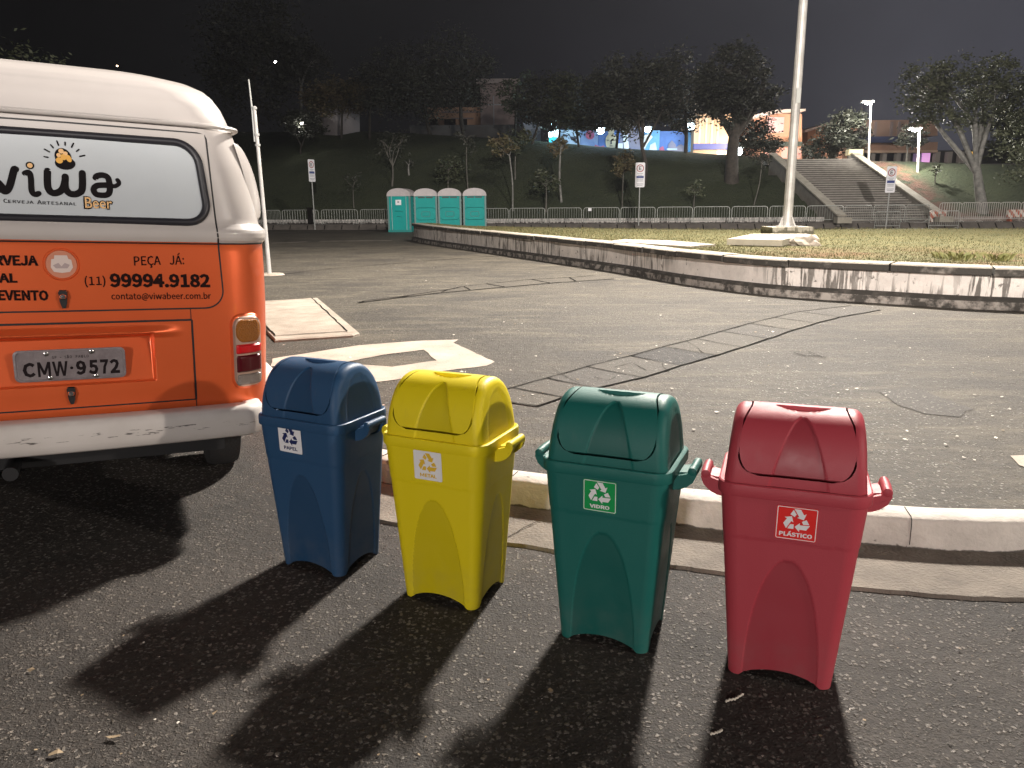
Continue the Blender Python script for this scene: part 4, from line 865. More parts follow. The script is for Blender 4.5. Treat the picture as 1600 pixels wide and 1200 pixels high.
zs = sorted(set([r[0] for r in ZT] + [lerp(a[0], b[0], k / 4) for a, b in zip(ZT, ZT[1:]) for k in range(1, 4)]))
def slice_pts(z):
    w, y0, r = vt(z); P = []
    for k in range(25):
        x = lerp(-(w - r), w - r, k / 24); P.append((x, y0 + CROWN * (x / w) ** 2, z))
    yc = y0 + CROWN * ((w - r) / w) ** 2
    for k in range(1, 13):
        a = pi / 2 * k / 12; P.append((w - r + r * sin(a), yc + r * (1 - cos(a)), z))
    for k in range(1, 8): P.append((w, lerp(yc + r, LEN - y0 * .6 - .35, k / 8), z))
    for k in range(0, 9):
        a = pi / 2 * k / 8; P.append((w - .35 + .35 * cos(a), LEN - y0 * .6 - .35 + .35 * sin(a), z))
    Q = [(-x, y, zz) for x, y, zz in P[25:]][::-1]
    return P + Q
for z in zs: rows.append(slice_pts(z))
orange = mat('orange_metallic_paint', (.82, .145, .038), .38, .45, coat=.4, bump=.02, bscale=500, col2=(.76, .125, .032), nscale=1.2)
vanwhite = mat('van_white_paint', (.52, .483, .458), .34, coat=.25, col2=(.475, .44, .415), nscale=1.5, spec=.5)
n = len(rows[0])
vs = [p for r in rows for p in r]; mb.v = vs
for i in range(len(rows) - 1):
    zc = (rows[i][0][2] + rows[i + 1][0][2]) / 2
    for j in range(n):
        k = (j + 1) % n
        if j < 24 and all(abs(rows[a][b][0]) < .462 and .60 < rows[a][b][2] < .93 for a in (i, i + 1) for b in (j, k)): continue      # opening behind the engine lid
        mb.f.append((i * n + j, i * n + k, (i + 1) * n + k, (i + 1) * n + j)); mb.m.append(0 if zc < 1.273 else 1)
mb.f.append(tuple(range(n))[::-1]); mb.m.append(2)
mb.f.append(tuple(range((len(rows) - 1) * n, len(rows) * n))); mb.m.append(1)
mb.build('body', [orange, vanwhite, M['black']], van, smooth=50)

def vpatch(x0, x1, z0, z1, nx, nz, off, disp=None, rad=0.0, mi=0, mb=None):
    """skin-following panel with rounded corners (row-conforming)"""
    mb = mb or MB(); rows = []
    for i in range(nz + 1):
        z = lerp(z0, z1, i / nz); row = []
        e = min(z - z0, z1 - z); inset = 0
        if rad and e < rad: inset = rad - sqrt(max(0, rad * rad - (rad - e) ** 2))
        a, b = x0 + inset, x1 - inset
        for j in range(nx + 1):
            x = lerp(a, b, j / nx); row.append(vsurf(x, z, off + (disp(x, z) if disp else 0)))
        rows.append(row)
    mb.grid(rows, mi); return mb
def vline(mb, pts, w=.0065, off=.0016, mi=0):
    rows = []
    for i, p in enumerate(pts):
        a = Vector(pts[max(i - 1, 0)]); b = Vector(pts[min(i + 1, len(pts) - 1)]); t = (b - a).normalized()
        rows.append([vsurf(p[0] - t.y * s * w / 2, p[1] + t.x * s * w / 2, off) for s in (-1, 1)])
    mb.grid(rows, mi)
def dens(pts, step=.02):
    out = []
    for a, b in zip(pts, pts[1:]):
        k = max(1, int(math.hypot(b[0] - a[0], b[1] - a[1]) / step))
        out += [(lerp(a[0], b[0], q / k), lerp(a[1], b[1], q / k)) for q in range(k)]
    return out + [pts[-1]]
# shut lines
seam = MB()
tgx = lambda z: lerp(.612, .572, (z - 1.0) / .74)
c = [(tgx(1.08) - .0 - .075 * (1 - sin(a)) , 0.993 + .075 * (1 - cos(a))) for a in [pi / 2 * k / 8 for k in range(9)]]
for sg in (-1, 1):
    P = [(0, 1.0 - .007), (.53, 1.0 - .007)] + c[1:] + [(tgx(1.25), 1.25), (tgx(1.5), 1.5), (.575, 1.715), (.567, 1.731), (.54, 1.737), (0, 1.739)]
    P = dens([(sg * a, b) for a, b in P]); vline(seam, P)
    vline(seam, dens([(sg * .470, 1.0), (sg * .470, .945)]), .003)
    vline(seam, dens([(sg * .473, .943), (sg * .475, .584)]), .0075)
    vline(seam, dens([(sg * .475, .584), (sg * .475, .47)]), .004)
vline(seam, dens([(-.473, .943), (.473, .943)]), .009)
vline(seam, dens([(-.475, .584), (.475, .584)]), .0065)
vline(seam, dens([(-.8, 1.273), (.80, 1.273)], .01), .007)
seam.build('seam', M['black'], van, smooth=0)

# engine lid with its eyebrow crease and plate recess
def lid_disp(x, z):
    ax = abs(x); amp = .034 * sstep(.455, .25, ax)
    d = 0
    if .868 <= z <= .93: d += amp * (sstep(.930, .897, z) if z > .895 else sstep(.868, .895, z))
    rec = sstep(.318, .308, ax) * sstep(.680, .688, z) * sstep(.898, .884, z)
    d -= rec * lerp(.016, .050, min(1, max(0, (z - .688) / .2)))
    d += .010 * sstep(.905, .93, z) * sstep(.944, .935, z) * 0
    return d
lid = vpatch(-.468, .468, .588, .939, 220, 150, .004, lid_disp).build('engine_lid', orange, van, smooth=60)
# tailgate skin
tg = MB(); rows = []
for i in range(61):
    z = lerp(.997, 1.734, i / 60); e = z - .997; ins = 0
    if e < .075: ins = .075 - sqrt(max(0, .075 ** 2 - (.075 - e) ** 2))
    xx = tgx(z) - .004 - ins
    rows.append([vsurf(lerp(-xx, xx, j / 40), z, .003) for j in range(41)])
tg.v = [p for r in rows for p in r]
for i in range(60):
    for j in range(40):
        zc = (rows[i][0].z + rows[i + 1][0].z) / 2
        tg.f.append((i * 41 + j, i * 41 + j + 1, (i + 1) * 41 + j + 1, (i + 1) * 41 + j)); tg.m.append(0 if zc < 1.273 else 1)
tgate = tg.build('tailgate', [orange, vanwhite], van, smooth=60)
vline_mb = MB(); vline(vline_mb, dens([(-.60, 1.273), (.60, 1.273)]), .008, .0040)
vline_mb.build('seam', M['black'], tgate, smooth=0)

# rear window: rubber seal round a glass covered with pale film
film = mat('window_film', (.56, .60, .625), .28, coat=.3, col2=(.52, .56, .585), nscale=2)
wx, wz0, wz1, wr = .548, 1.358, 1.691, .09
def wedge(t):                                            # seal centre line
    P = rounded(2 * wx, wz1 - wz0, wr, 8); return P
P = wedge(0); zc_ = (wz0 + wz1) / 2
win = vpatch(-wx, wx, wz0, wz1, 60, 40, .0045, None, wr).build('rear_window', film, tgate, smooth=60)
sealp = [vsurf(x * (1.0 - .03 * (y / .15)), zc_ + y, .006) for x, y in P]; sealp.append(sealp[0]); sealp.append(sealp[1])
mb = MB(); mb.tube(sealp, .0165, 10, caps=False); mb.build('window_seal', mat('seal_rubber', (.018, .017, .022), .42), tgate, smooth=60)

# pixel measurements carried on to the van's own rear surface
VRI = VR.transposed()
def vxz(px, py):
    d = VRI @ ray(px, py); o = VRI @ (CAM - VO); y = .02
    for _ in range(4):
        t = (y - o.y) / d.y; p = o + d * t; y = vsurf(max(-.8, min(.8, p.x)), p.z).y
    return (p.x, p.z)
def logo(cx, cy): return vxz(cx / 7.2727, 190 + cy / 7.2727)
def on(poly_pts, off): return [vsurf(p[0], p[1], off) for p in poly_pts]
lm = MB(); lay = [.0062]
def put(shape, mi, mb=lm):
    lay[0] += .00004
    vs, fs = shape; mb.add(on(vs, lay[0]), fs, mi)
def lstroke(pts, w, mi=0, nsm=8):
    Q = smooth_path([(*logo(*p), 0) for p in pts], nsm); pass
    put(stroke2d([(q.x, q.y) for q in Q], w * .000345), mi)
wv = 37
lstroke([(-130, 560), (-60, 700), (5, 760), (62, 795), (110, 740), (160, 560), (176, 545)][2:], wv)
lstroke([(-170, 560), (-100, 660), (-30, 690), (20, 740), (62, 795)], wv)
lstroke([(285, 590), (330, 582), (352, 640), (358, 760), (375, 815), (410, 832), (440, 820)], 30)
lstroke([(540, 565), (540, 690), (550, 760), (590, 810), (650, 812), (710, 770), (738, 690), (742, 630)], wv)
lstroke([(738, 690), (750, 770), (800, 822), (870, 825), (925, 790), (938, 720), (936, 590)], wv)
lstroke([(1085, 640), (1110, 618), (1170, 612), (1225, 640), (1245, 720), (1245, 800), (1215, 835), (1150, 840), (1090, 825), (1065, 775), (1095, 735), (1160, 725), (1240, 728)], 33)
lstroke([(1240, 722), (1300, 738), (1345, 715), (1350, 690), (1335, 668)], 24)
put(disc2d(logo(342, 502), .0145), 0)
put(disc2d(logo(342, 502), .0095), 1)
# hop cone
def ell(c, rx, ry, rot=0, n=18):
    x0, z0 = logo(*c); k = .000345
    return [Vector((x0 + k * (rx * cos(2 * pi * q / n) * cos(rot) - ry * sin(2 * pi * q / n) * sin(rot)), z0 + k * (rx * cos(2 * pi * q / n) * sin(rot) + ry * sin(2 * pi * q / n) * cos(rot)))) for q in range(n)], [tuple(range(n))]
put(ell((742, 478), 104, 74), 0); put(ell((718, 405), 84, 100, .30), 0)
for c, rx, ry, ro in (((695, 340), 27, 28, .2), ((743, 368), 24, 24, .6), ((667, 385), 22, 24, .1), ((722, 408), 30, 34, .4), ((676, 445), 36, 34, -.4), ((783, 425), 27, 42, .35)):
    put(ell(c, rx, ry, ro), 2 if ry > 30 else 1)
for a, b in (((503, 402), (545, 410)), ((508, 318), (562, 348)), ((578, 268), (606, 302)), ((648, 225), (666, 274)), ((741, 240), (741, 272)), ((836, 252), (814, 296)), ((898, 322), (870, 342)), ((964, 388), (908, 400))):
    lstroke([a, b], 8)
def vtext(mb, s, l, r, base_l, base_r, h, bold=0, off=.0066, mi=0, space=1.0, hand=False):
    """text between pixel x = l..r on a base line, h pixels tall"""
    A, B = vxz(l, base_l), vxz(r, base_r); T = vxz(l, base_l - h); hh = T[1] - A[1]
    add_text(mb, s, lambda x, y: vsurf(lerp(A[0], B[0], x), lerp(A[1], B[1], x) + y * hh, off), bold, mi, space, hand)
vtext(lm, 'C', 5.8, 12.4, 317.2, 317.6, 6.4, .0); vtext(lm, 'ERVEJA', 13.5, 53, 317.5, 319.2, 5.0, .0, space=1.15)
vtext(lm, 'A', 58.5, 66, 319.4, 319.7, 6.4, .0); vtext(lm, 'RTESANAL', 67, 119.5, 319.8, 321.6, 5.0, .0, space=1.15)
vtext(lm, 'Beer', 131.5, 177.5, 327.4, 328.8, 20.5, .055, .0082, hand=True); vtext(lm, 'Beer', 133.5, 175.5, 325.6, 327, 17.2, .008, .0088, 1, hand=True)
lm.build('lettering', [M['ink'], mat('logo_peach', (.82, .50, .22), .5), mat('logo_amber', (.80, .42, .07), .5)], win, smooth=0)

# lettering on the orange tailgate
O = .0052; ld = mat('lettering_dark', (.016, .005, .004), .75, spec=.12)
tm = MB(); vtext(tm, 'CERVEJA', -38, 60.5, 414.5, 415.5, 17, .02, O); tm.build('lettering', ld, tgate, smooth=0)
tm = MB(); vtext(tm, 'ARTESANAL', -110, 28, 442, 442, 16, .02, O); tm.build('lettering', ld, tgate, smooth=0)
tm = MB(); vtext(tm, 'EVENTO', -2, 76.5, 469.5, 469.8, 17, .02, O); tm.build('lettering', ld, tgate, smooth=0)
tm = MB(); vtext(tm, 'PEÇA JÁ:', 210, 288, 419.5, 417.5, 23.5, 0, O); tm.build('lettering', ld, tgate, smooth=0)
tm = MB(); vtext(tm, '(11)', 133, 165.5, 449.2, 448.6, 18.5, -.004, O); tm.build('lettering', ld, tgate, smooth=0)
tm = MB(); vtext(tm, '99994.9182', 172, 328.5, 449.0, 449.2, 22.5, .032, O); tm.build('lettering', ld, tgate, smooth=0)
tm = MB(); vtext(tm, 'contato@viwabeer.com.br', 174.5, 329.5, 470, 469, 13, 0, O); tm.build('lettering', ld, tgate, smooth=0)

# round lock cover, handles
chrome = mat('chrome', (.6, .58, .56), .22, 1.0, bump=.05, bscale=60)
def vdisc(cx, cz, r0, r1, off0, off1, n=28):
    mb = MB(); rows = []
    for r, o in ((r0, off0), (r0 * .93, off1), (r1 * 1.05, off1), (r1, off0 + .001)):
        rows.append([vsurf(cx + r * cos(2 * pi * k / n), cz + r * sin(2 * pi * k / n), o) for k in range(n)])
    mb.grid(rows, 0, True); return mb, rows[-1]
cx, cz = vxz(96, 413)
mb, inner = vdisc(cx, cz, .066, .055, .003, .009); o = mb.build('badge_ring', orange, tgate, smooth=50)
mb = MB(); mb.add([vsurf(cx + .055 * cos(2 * pi * k / 28), cz + .055 * sin(2 * pi * k / 28), .0034) for k in range(28)], [tuple(range(28))], 0)
mb.add([vsurf(cx + x, cz + z, .0046) for x, z in ((-.038, -.012), (-.034, .02), (-.024, .022), (-.022, .036), (.022, .036), (.026, .022), (.036, .018), (.04, -.012), (.028, -.03), (.0, -.034), (-.028, -.03))], [tuple(range(11))], 1)
mb.add([vsurf(cx + x, cz + z, .0052) for x, z in ((-.03, -.004), (-.01, .006), (.0, -.008), (.012, .006), (.03, -.002), (.02, -.016), (-.02, -.016))], [tuple(range(7))], 2)
mb.build('badge', [mat('badge_salmon', (.55, .22, .13), .5), mat('badge_white', (.66, .55, .50), .5), mat('badge_grey', (.42, .33, .32), .5)], tgate, smooth=0)
def latch(parent, px, py, s=1.0):
    x, z = vxz(px, py)
    mb = MB(); P = [(-.017, .024), (-.012, .034), (.012, .034), (.017, .024), (.013, -.02), (.006, -.042), (-.006, -.042), (-.013, -.02)]
    ring0 = [vsurf(x + a * s, z + b * s, .002) for a, b in P]; ring1 = [vsurf(x + a * s * .9, z + b * s * .92, .016) for a, b in P]; n = len(P)
    mb.add(ring0 + ring1, [tuple(range(n, 2 * n))] + [(i, (i + 1) % n, n + (i + 1) % n, n + i) for i in range(n)])
    h = mb.build('latch', M['black'], parent, smooth=0)
    mb = MB(); c = vsurf(x, z + .008 * s, .016); mb.lathe([(.0125 * s, 0), (.0125 * s, .008), (.009 * s, .013), (0.0001, .014)], 16)
    mb.v = [(c.x + a, c.y - b2, c.z + b) for a, b, b2 in mb.v]; mb.build('latch_button', chrome, parent, smooth=40)
latch(tgate, 99, 466); latch(lid, 112, 616)

# number plate
pl = empty('number_plate'); pl.parent = van; pl.location = (0, -.002, .772); pl.rotation_euler = (R(3), 0, 0)
mb = MB(); Pp = rounded(.404, .132, .022)
def ring(s, y): return [(x * s[0], y, z * s[1]) for x, z in Pp]
r = [ring((1, 1), 0), ring((1, 1), -.004), ring((.985, .96), -.006), ring((.955, .88), -.006), ring((.945, .86), -.0038)]
mb.grid(r, 0, True); mb.add(r[-1], [tuple(range(len(Pp)))])
pg = mat('plate_grey', (.27, .235, .24), .42, .25, col2=(.20, .17, .175), nscale=14, bump=.2, bscale=60)
pb = mb.build('plate', pg, pl, smooth=40)
mb = MB()
xs_ = [-.173, -.120, -.062, None, .012, .060, .108, .145]
for ch, a, b in (('C', -.172, -.128), ('M', -.120, -.074), ('W', -.068, -.012), ('9', .016, .054), ('5', .062, .098), ('7', .106, .136), ('2', .141, .178)):
    add_text(mb, ch, lambda x, y: (lerp(a, b, x), -.0046, -.046 + y * .062), .03)
vs, fs = disc2d((.001, -.014), .006); mb.add([(v.x, -.0046, v.y) for v in vs], fs)
add_text(mb, 'SP - SÃO PAULO', lambda x, y: (lerp(-.066, .066, x), -.0046, .027 + y * .015), .012, 0, 1.25)
mb.build('lettering', mat('plate_black', (.016, .011, .012), .75, spec=.1), pl, smooth=0)
for bx, bz in ((-.085, .050), (.078, .052), (-.078, -.052), (.088, -.052)):
    mb = MB(); c = MB(); c.lathe([(.009, 0), (.009, .004), (.005, .006), (.0001, .006)], 12); mb.add([(bx + a, -.006 - cc, bz + b) for a, b, cc in c.v], c.f)
    mb.build('bolt', chrome, pl, smooth=40)

# bumper
bw = mat('bumper_white', (.60, .56, .525), .42, col2=(.54, .50, .465), nscale=3, coat=.15); t, b, L = nodes_of(bw)
v = N(t, 'ShaderNodeTexCoord').outputs['Object']; mp = N(t, 'ShaderNodeMapping'); mp.inputs['Scale'].default_value = (9, 9, 70); L(v, mp.inputs[0])
szb = N(t, 'ShaderNodeSeparateXYZ'); L(v, szb.inputs[0])
band = mth(t, 'LESS_THAN', mth(t, 'ABSOLUTE', mth(t, 'SUBTRACT', szb.outputs[2], .485)), .014)
sc = mth(t, 'MULTIPLY', noise_fac(t, mp.outputs[0], 1.6, .60, .64, 4), band)
L(mixc(t, sc, mixc(t, noise_fac(t, v, 3, .35, .65, 5), (.60, .56, .525), (.53, .49, .455)), (.11, .10, .09)), b.inputs['Base Color'])
prof = [(.06, .420), (.018, .416), (.004, .426), (-.004, .456), (-.008, .494), (-.004, .530), (.006, .548), (.022, .556), (.085, .556)]
path = []
for k in range(31):
    x = lerp(-.66, .66, k / 30); path.append((x, -.105 + .03 * (x / .66) ** 2, 0, -1))
for k in range(1, 11):
    a = pi / 2 * k / 10; path.append((.66 + .10 * sin(a), -.075 + .10 * (1 - cos(a)), sin(a), -cos(a)))
for k in range(1, 4): path.append((.76, .025 + .09 * k, 1, 0))
path = [(-x, y, -nx, ny) for x, y, nx, ny in path[31:]][::-1] + path
mb = MB(); mb.grid([[(x - nx * o, y - ny * o, z) for o, z in prof] for x, y, nx, ny in path])
mb.build('bumper', bw, van, smooth=50)
mb = MB(); mb.box((0, .05, .47), (1.3, .16, .10)); mb.box((0, .5, .36), (1.2, .7, .12)); mb.tube([(-.25, -.02, .33), (-.25, .6, .33)], .03, 10)
mb.build('underbody', M['black'], van, smooth=40)

# gutter, air scoops, tail lights, wheels, side windows
mb = MB()
w, y0, r = vt(1.770)
gp_ = [((-1 if k < 0 else 1) * 0, 0, 0) for k in range(0)]
P = [p for p in slice_pts(1.770)]
P = P[25 + 18:] + P[:25 + 18]
def outset(p): 
    q = Vector((p[0], p[1] - 2.1, 0)); return (p[0] + (.020 if p[0] > 0 else -.020) * min(1, abs(p[0]) / .5), p[1] - (.020 if p[1] < .3 else -.02 if p[1] > 3.9 else 0), p[2])
G_ = [outset(p) for p in P]; mb.tube(G_ + [G_[0]], .0125, 8, flat=.8)
mb.build('gutter', vanwhite, van, smooth=50)
for sg in (-1, 1):
    mb = MB(); rows = []
    for i in range(15):
        a = pi * i / 14; z = lerp(1.715, 1.375, (1 - cos(a)) / 2); w = vt(z)[0]; bul = .050 * sin(a) ** .6
        rows.append([(sg * (w - .02 + (bul + .02) * sin(pi * j / 12) ** .7), lerp(.17, .50, j / 12) , z) for j in range(13)])
    mb.grid(rows); mb.build('air_scoop', vanwhite, van, smooth=60)
amber, redl, dred, clear = mat('lens_amber', (.30, .10, .010), .25, coat=.2, bump=.5, bscale=160, spec=.3), mat('lens_red', (.55, .006, .010), .25, coat=.2, spec=.3), mat('lens_dark_red', (.07, .0015, .005), .25, coat=.2, spec=.3), mat('lens_clear', (.20, .165, .14), .25, coat=.2, bump=.4, bscale=140)
hous = mat('lamp_housing', (.50, .34, .27), .3, .5)
for sg in (-1, 1):
    tl = empty('tail_light'); tl.parent = van
    cxx, z0, z1, hw = .700, .628, .952, .060
    def tp(u, z, o, hw=hw):
        return vsurf(sg * (cxx + u * hw), z, o)
    def pad(hw, z0, z1, rad, offs, nm, m, parent, split=None):
        mb = MB(); rows = []; nz = 48
        for i in range(nz + 1):
            z = lerp(z0, z1, i / nz); e = min(z - z0, z1 - z); ins = 0 if e > rad else rad - sqrt(max(0, rad * rad - (rad - e) ** 2))
            row = []
            for j in range(13):
                u = -1 + j / 6; x = cxx + u * (hw - ins)
                edge = min((1 - abs(u)) * hw, e); k = sstep(0, .012, edge + .0001)
                row.append(vsurf(sg * x, z, lerp(offs[0], offs[1], k)))
            rows.append(row)
        if split is None: mb.grid(rows)
        else:
            for i in range(nz):
                zc = (rows[i][0].z + rows[i + 1][0].z) / 2; mi = sum(zc > s for s in split)
                mb.grid([rows[i], rows[i + 1]], mi)
        return mb.build(nm, m, parent, smooth=50, merge=.00005)
    pad(.074, .612, .966, .055, (-.004, .012), 'lamp_recess', orange, tl)
    pad(.0645, .624, .955, .05, (.008, .022), 'housing', hous, tl)
    pad(.054, .634, .692, .016, (.019, .029), 'lens', clear, tl)
    pad(.054, .694, .778, .004, (.020, .031), 'lens', dred, tl)
    pad(.054, .780, .828, .004, (.020, .033), 'lens', redl, tl)
    pad(.054, .830, .944, .046, (.019, .030), 'lens', amber, tl)
tyre_m = mat('tyre', (.014, .013, .013), .85, bump=.4, bscale=60)
for x, y in ((.66, .92), (-.66, .92), (.66, 3.3), (-.66, 3.3)):
    w_ = empty('wheel'); w_.parent = van; w_.location = (x, y, .325 + (.012 if x < 0 else .0)); w_.rotation_euler = (0, R(90), 0)
    mb = MB(); mb.lathe([(.20, -.075), (.27, -.088), (.315, -.078), (.328, -.05), (.330, 0), (.328, .05), (.315, .078), (.27, .088), (.20, .075)], 40); mb.build('tyre', tyre_m, w_, smooth=50)
    mb = MB(); mb.lathe([(.001, -.06), (.20, -.06), (.205, -.075), (.205, .075), (.19, .06), (.12, .045), (.07, .06), (.001, .065)], 32); mb.build('rim', vanwhite, w_, smooth=40)
for sg in (-1, 1):
    for y0, y1 in ((.62, 1.5), (1.6, 2.55), (2.65, 3.5)):
        mb = MB(); rows = []
        for i in range(9):
            z = lerp(1.40, 1.68, i / 8); rows.append([(sg * (vt(z)[0] + .004), lerp(y0, y1, j / 8), z) for j in range(9)])
        mb.grid(rows); mb.build('side_window', mat('dark_glass', (.02, .022, .025), .08), van, smooth=40)
# ------------------------------------------------------------------ raised lawn, its retaining wall, the floodlight mast
IW = [(26.4, 5.68), (14.2, 7.1), (9.62, 8.26), (6.23, 9.32), (4.96, 10.16), (3.75, 11.24), (2.88, 13.02), (2.07, 15.56), (.6, 19.28), (-.75, 22.64), (-2.09, 25.98), (-3.19, 28.91), (-3.93, 31.44)]
wp = [v.to_2d() for v in smooth_path([(*p, 0) for p in IW], 12)]
def wn(P, i):
    t = (P[min(i + 1, len(P) - 1)] - P[max(i - 1, 0)]).normalized(); return Vector((t.y, -t.x)), t     # towards the lawn
LZ = .60
isl = empty('lawn_wall', label='long white painted retaining wall with peeling stains and a grey coping round the lawn', cat='retaining wall')
def wsec(name, prof, m, sm=40):
    mb = MB(); rows = []
    for i, p in enumerate(wp):
        n, t = wn(wp, i); j = .012 * mnoise.noise((p.x * 2, p.y * 2, 1)); g = zb(p.y)
        rows.append([(p.x + n.x * (o + j), p.y + n.y * (o + j), z if ab else g + z + .0 * j) for o, z, ab in prof])
    mb.grid(rows, 0, False, True); return mb.build(name, m, isl, smooth=sm)
wsec('wall', [(.045, .145, 0), (.05, .16, 0), (.05, LZ - .10, 1)], M['isl_wall'])
wsec('footing', [(-.035, -.1, 0), (-.035, .02, 0), (-.03, .10, 0)], M['isl_foot'])
wsec('ledge', [(-.030, .10, 0), (-.026, .118, 0), (.01, .148, 0), (.06, .158, 0)], M['ledge_dark'])
# coping stones, each slightly out of line with its neighbour
mb = MB(); step = 0; i = 0
rr = random.Random(3)
while i < len(wp) - 2:
    L_ = 0; j = i
    want = rr.uniform(.95, 1.25)
    while j < len(wp) - 1 and L_ < want: L_ += (wp[j + 1] - wp[j]).length; j += 1
    dz, do = rr.uniform(-.006, .006), rr.uniform(-.018, .012)
    rows = []
    for k in range(0, 9):
        q = i + (j - i) * (.012 + .976 * k / 8); a = int(q); f = q - a; p = wp[a].lerp(wp[min(a + 1, len(wp) - 1)], f); n, t = wn(wp, a)
        rag_ = .008 * mnoise.noise((p.x * 7, p.y * 7, 2))
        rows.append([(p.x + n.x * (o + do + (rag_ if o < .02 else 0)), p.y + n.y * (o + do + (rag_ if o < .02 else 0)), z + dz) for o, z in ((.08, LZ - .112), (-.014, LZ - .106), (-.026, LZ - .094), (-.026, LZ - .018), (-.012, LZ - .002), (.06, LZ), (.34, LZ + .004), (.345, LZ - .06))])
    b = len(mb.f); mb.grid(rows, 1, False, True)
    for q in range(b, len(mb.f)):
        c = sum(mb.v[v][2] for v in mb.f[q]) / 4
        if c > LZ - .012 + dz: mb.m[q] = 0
    for r_ in (rows[0], rows[-1]): mb.add(r_, [tuple(range(len(r_)))], 1)
    i = j
mb.build('coping', [M['isl_cap'], M['isl_edge']], isl, smooth=40)
# two wider flat slabs lying behind the coping
for P in (((950, 377.5), (975, 374.5), (1048, 376.5), (1118, 382.5), (1078, 386)),):
    mb = MB(); q = [gp(*p, LZ) for p in P]; mb.prism([Vector((v.x, v.y, 0)) for v in q], (0, 0, LZ - .05), (0, 0, LZ + .012)); mb.build('slab', M['isl_cap'], isl, smooth=0)
# lawn
edge = [(p + wn(wp, i)[0] * .30) for i, p in enumerate(wp)]
FAR = [(-3.2, 31.3), (-.5, 27.0), (5.7, 23.4), (15.3, 22.3), (33, 21.9)]
mb = MB(); rows = []
farp = [v.to_2d() for v in smooth_path([(*p, 0) for p in FAR[::-1]], 40)]
n = 80
for k in range(n + 1):
    a = edge[int(k / n * (len(edge) - 1))]; f_ = farp[int(k / n * (len(farp) - 1))]
    rows.append([(lerp(a.x, f_.x, s), lerp(a.y, f_.y, s), LZ - .03 + .05 * mnoise.noise((lerp(a.x, f_.x, s) * .35, lerp(a.y, f_.y, s) * .35, 9)) * min(1, 4 * s * (1 - s) * 2) - (.4 if s == 1 else 0)) for s in [q / 24 for q in range(25)]])
mb.grid(rows)
def lawn_mat():
    m = mat('lawn', (.15, .14, .045), .95); t, b, L = nodes_of(m)
    v = N(t, 'ShaderNodeTexCoord').outputs['Object']
    c = mixc(t, noise_fac(t, v, 1.6, .35, .65, 7), (.130, .118, .042), (.080, .084, .030))
    c = mixc(t, mth(t, 'MULTIPLY', noise_fac(t, v, 30, .4, .7, 3), .5), c, (.15, .12, .055))
    sp = N(t, 'ShaderNodeSeparateXYZ'); L(v, sp.inputs[0])
    near = N(t, 'ShaderNodeMapRange'); near.inputs[1].default_value = 14.5; near.inputs[2].default_value = 11.0; L(sp.outputs[1], near.inputs[0])
    c = mixc(t, mth(t, 'MULTIPLY', mth(t, 'MULTIPLY', noise_fac(t, v, .8, .45, .6, 6), near.outputs[0]), .9), c, (.17, .075, .032))
    L(c, b.inputs['Base Color'])
    bn = N(t, 'ShaderNodeBump'); bn.inputs['Strength'].default_value = .9; bn.inputs['Distance'].default_value = .03
    L(noise_fac(t, v, 38, .2, .8, 4), bn.inputs['Height']); L(bn.outputs[0], b.inputs['Normal']); return m
M['lawn_full'] = lawn_mat()
tag(mb.build('lawn', M['lawn_full'], smooth=60), kind='structure')
def lawn_pt():
    while True:
        k = rnd.random(); q = k * (len(edge) - 1.001); a = edge[int(q)].lerp(edge[int(q) + 1], q % 1); q = k * (len(farp) - 1.001); f_ = farp[int(q)].lerp(farp[int(q) + 1], q % 1); s = rnd.random() ** 1.6
        x, y = lerp(a.x, f_.x, s), lerp(a.y, f_.y, s)
        if x < y * .72 + .5: return x, y
mb = MB()
for i in range(60000):
    x, y = lawn_pt(); h = rnd.uniform(.012, .034) * (1 + (rnd.random() < .02) * 1.2); a = rnd.uniform(0, 6.3); w = rnd.uniform(.003, .006) * (1 + y * .03); l = rnd.uniform(.2, .9) * h
    z = LZ - .025 + .05 * mnoise.noise((x * .35, y * .35, 9)) * .6
    b = rnd.uniform(0, 6.3)
    mb.add([(x + cos(a) * w, y + sin(a) * w, z), (x - cos(a) * w, y - sin(a) * w, z), (x + cos(b) * l, y + sin(b) * l, z + h)], [(0, 1, 2)], rnd.choice((0, 0, 1, 2)))
tag(mb.build('grass', [mat('blade_olive', (.108, .096, .032), .8), mat('blade_green', (.066, .076, .024), .8), mat('blade_straw', (.165, .13, .058), .8)], smooth=0, recalc=False), kind='stuff')
for i, (px, py, s, lab) in enumerate(((1500, 403, .16, 'leafy grass clump at the lawn edge, the biggest one above the wall joint'), (1478, 400, .11, 'low grass clump on the bare soil left of the biggest clump'), (1556, 404, .14, 'spreading grass clump on the lawn edge near the end coping stones'), (1242, 379, .10, 'small green tuft growing between the mast slab and the broken stone'))):
    p = gp(px, py, LZ); mb = MB()
    for k in range(60):
        a = rnd.uniform(0, 6.3); r0 = rnd.random() * s; h = rnd.uniform(.4, 1.0) * s * .8; b = a + rnd.uniform(-.5, .5); w = .005
        x, y = p.x + cos(a) * r0 * 1.6, p.y + sin(a) * r0
        mb.add([(x + w, y, LZ - .04), (x - w, y, LZ - .04), (x + cos(b) * h * .4 - w, y + sin(b) * h * .4, LZ + h * .6), (x + cos(b) * h, y + sin(b) * h, LZ + h * .75)], [(0, 1, 2), (0, 2, 3)])
    tag(mb.build('grass_clump', mat('clump_leaf', (.20, .22, .075), .6, col2=(.28, .25, .10), nscale=12), smooth=0, recalc=False), lab, 'grass clump', 'grass clumps along the lawn edge')

